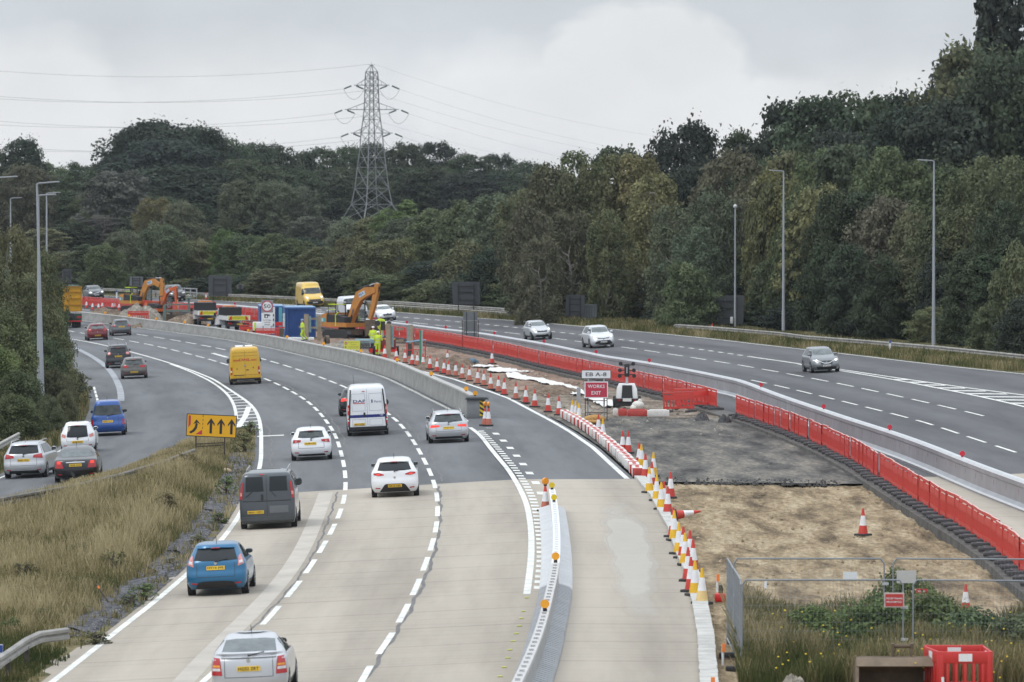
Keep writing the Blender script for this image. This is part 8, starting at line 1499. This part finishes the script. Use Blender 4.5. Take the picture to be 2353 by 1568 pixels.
scatter('rank_weeds', 60000, 114.8, 133, xWl, xWr, lambda a, b, d, r, n: np.clip(r.uniform(.25, .85, n) * (1 + a * .9), .15, 1.1), lambda a, b, d, r, n: .38 + a * .6 + b * .35 + r.normal(0, .15, n), 41, .018, -.15, lambda a, b, d, q: q < np.clip(.9 + a, .35, 1))
FLW = M('ragwort_yellow', (.75, .55, .02), .6, var=0); m = MB(); r_ = random.Random(4)
for i in range(110): y = r_.uniform(113, 127); x = r_.uniform(float(xWl(y)) + .5, .1 * y); m.ell((x, y, gz(x, y) + r_.uniform(.35, .9)), (.025, .025, .018), FLW, 6, 4)
tag(m.build('yellow_flowers'), kind='stuff')
proto('bramble', [(s, 1.5, 2.4, 'bush', 120, 60, .045, .0) for s in (81, 82, 83)]); proto('weed', [(s, .8, .8, 'bush', 30, 26, .03, .0) for s in (91, 92)])
FORM_WORD.update(bramble='bramble bush', weed='leafy weed'); NM.update(bramble='bramble_bush', weed='weed_plant')
def plant(form, label, u, v, w_, h, tint, group, dz=-.15):
    p = G(u, v); (tm, cm), h0, w0 = trng.choice(TP[form]); t = thing(NM[form], label, 'bush' if form == 'bramble' else 'weed', (p[0], p[1], p[2] + dz), trng.uniform(0, 6.28), group); t.scale = (w_ / w0, w_ / w0, h / h0); col = (*[c * trng.uniform(.9, 1.1) for c in TINTS[tint]], 1)
    for nm, me in (('stem', tm), ('leaves', cm)): o = link(bpy.data.objects.new(nm, me), t); o.color = col
for u, v, w_, h, ti, lb in ((2010, 1490, 2.3, 1.5, 'bright green', 'tallest bramble bush under the red notice'), (1880, 1480, 2.2, 1.1, 'bright green', 'bramble bush left of the red notice behind the mesh fence'), (2140, 1480, 2.4, 1.4, 'bright green', 'bramble bush right of the fence joint'), (2240, 1500, 2.3, 1.2, 'mid green', 'dark bramble bush behind the red guards'), (2330, 1510, 2.2, 1.2, 'mid green', 'bramble bush at the right edge behind the fence'), (2070, 1430, 2.0, 1.5, 'bright green', 'pale leaved bush rising over the front fence rail'), (1960, 1530, 1.8, .7, 'olive', 'low olive bramble in front of the brown bucket'), (1800, 1500, 1.6, .7, 'grey green', 'low grey green bush near the side fence')): plant('bramble', lb, u, v, w_, h, ti, 'brambles in the near right corner')
for i, (u, v, w_, h, ti) in enumerate(((455, 1255, .8, .4, 'olive'), (390, 1300, .6, .3, 'olive'), (500, 1205, .9, .5, 'bright green'), (520, 1140, .9, .8, 'bright green'), (330, 1380, .9, .5, 'bright green'), (300, 1395, .8, .45, 'olive'), (220, 1480, .9, .4, 'olive'), (190, 1418, .7, .5, 'bright green'), (560, 1040, 1.2, .9, 'olive'), (575, 1000, 1.0, .7, 'bright green'), (530, 1010, 1.3, .9, 'olive'), (100, 1440, .8, .5, 'olive'), (30, 1470, .9, .6, 'bright green'), (430, 1090, 1.3, 1.1, 'yellowish'), (260, 1330, 1.2, 1.0, 'yellowish'), (380, 1200, 1.2, 1.1, 'yellowish'), (180, 1310, 1.0, 1.0, 'olive'), (60, 1350, 1.1, .9, 'olive'))): plant('weed', f'{ti} leafy weed on the grass island, {ordn(i)} of the scattered clumps', u, v, w_, h, ti, 'weed clumps on the grass island', -.02)
for i, (u, v, w_, h, ti) in enumerate(((190, 905, 1.6, 1.6, 'brownish'), (176, 890, 1.4, 1.2, 'olive'), (170, 930, 2.0, 1.6, 'dark green'), (145, 960, 2.0, 1.4, 'olive'))): plant('weed', ('brown seeding dock plant by the slip road edge', 'olive weed left of the brown dock plant', 'dark weed clump by the pale guardrail end', 'olive weed clump below the left thicket')[i], u, v, w_, h, ti, 'weeds on the left verge', -.02)
# ---------------------------------------------------------------- a thin autumn haze over the whole valley
hm = bpy.data.materials.new('haze_air'); hm.use_nodes = True; nt = hm.node_tree; nt.nodes.remove(nt.nodes['Principled BSDF']); pv = nt.nodes.new('ShaderNodeVolumePrincipled'); pv.inputs['Color'].default_value = (.86, .93, 1, 1); pv.inputs['Density'].default_value = .00005; pv.inputs['Anisotropy'].default_value = .2
nt.links.new(pv.outputs[0], nt.nodes['Material Output'].inputs['Volume'])
m = MB(); m.box((0, 650, 22), (1500, 1360, 60), hm); o = m.build('haze', None, 0); tag(o, kind='stuff')
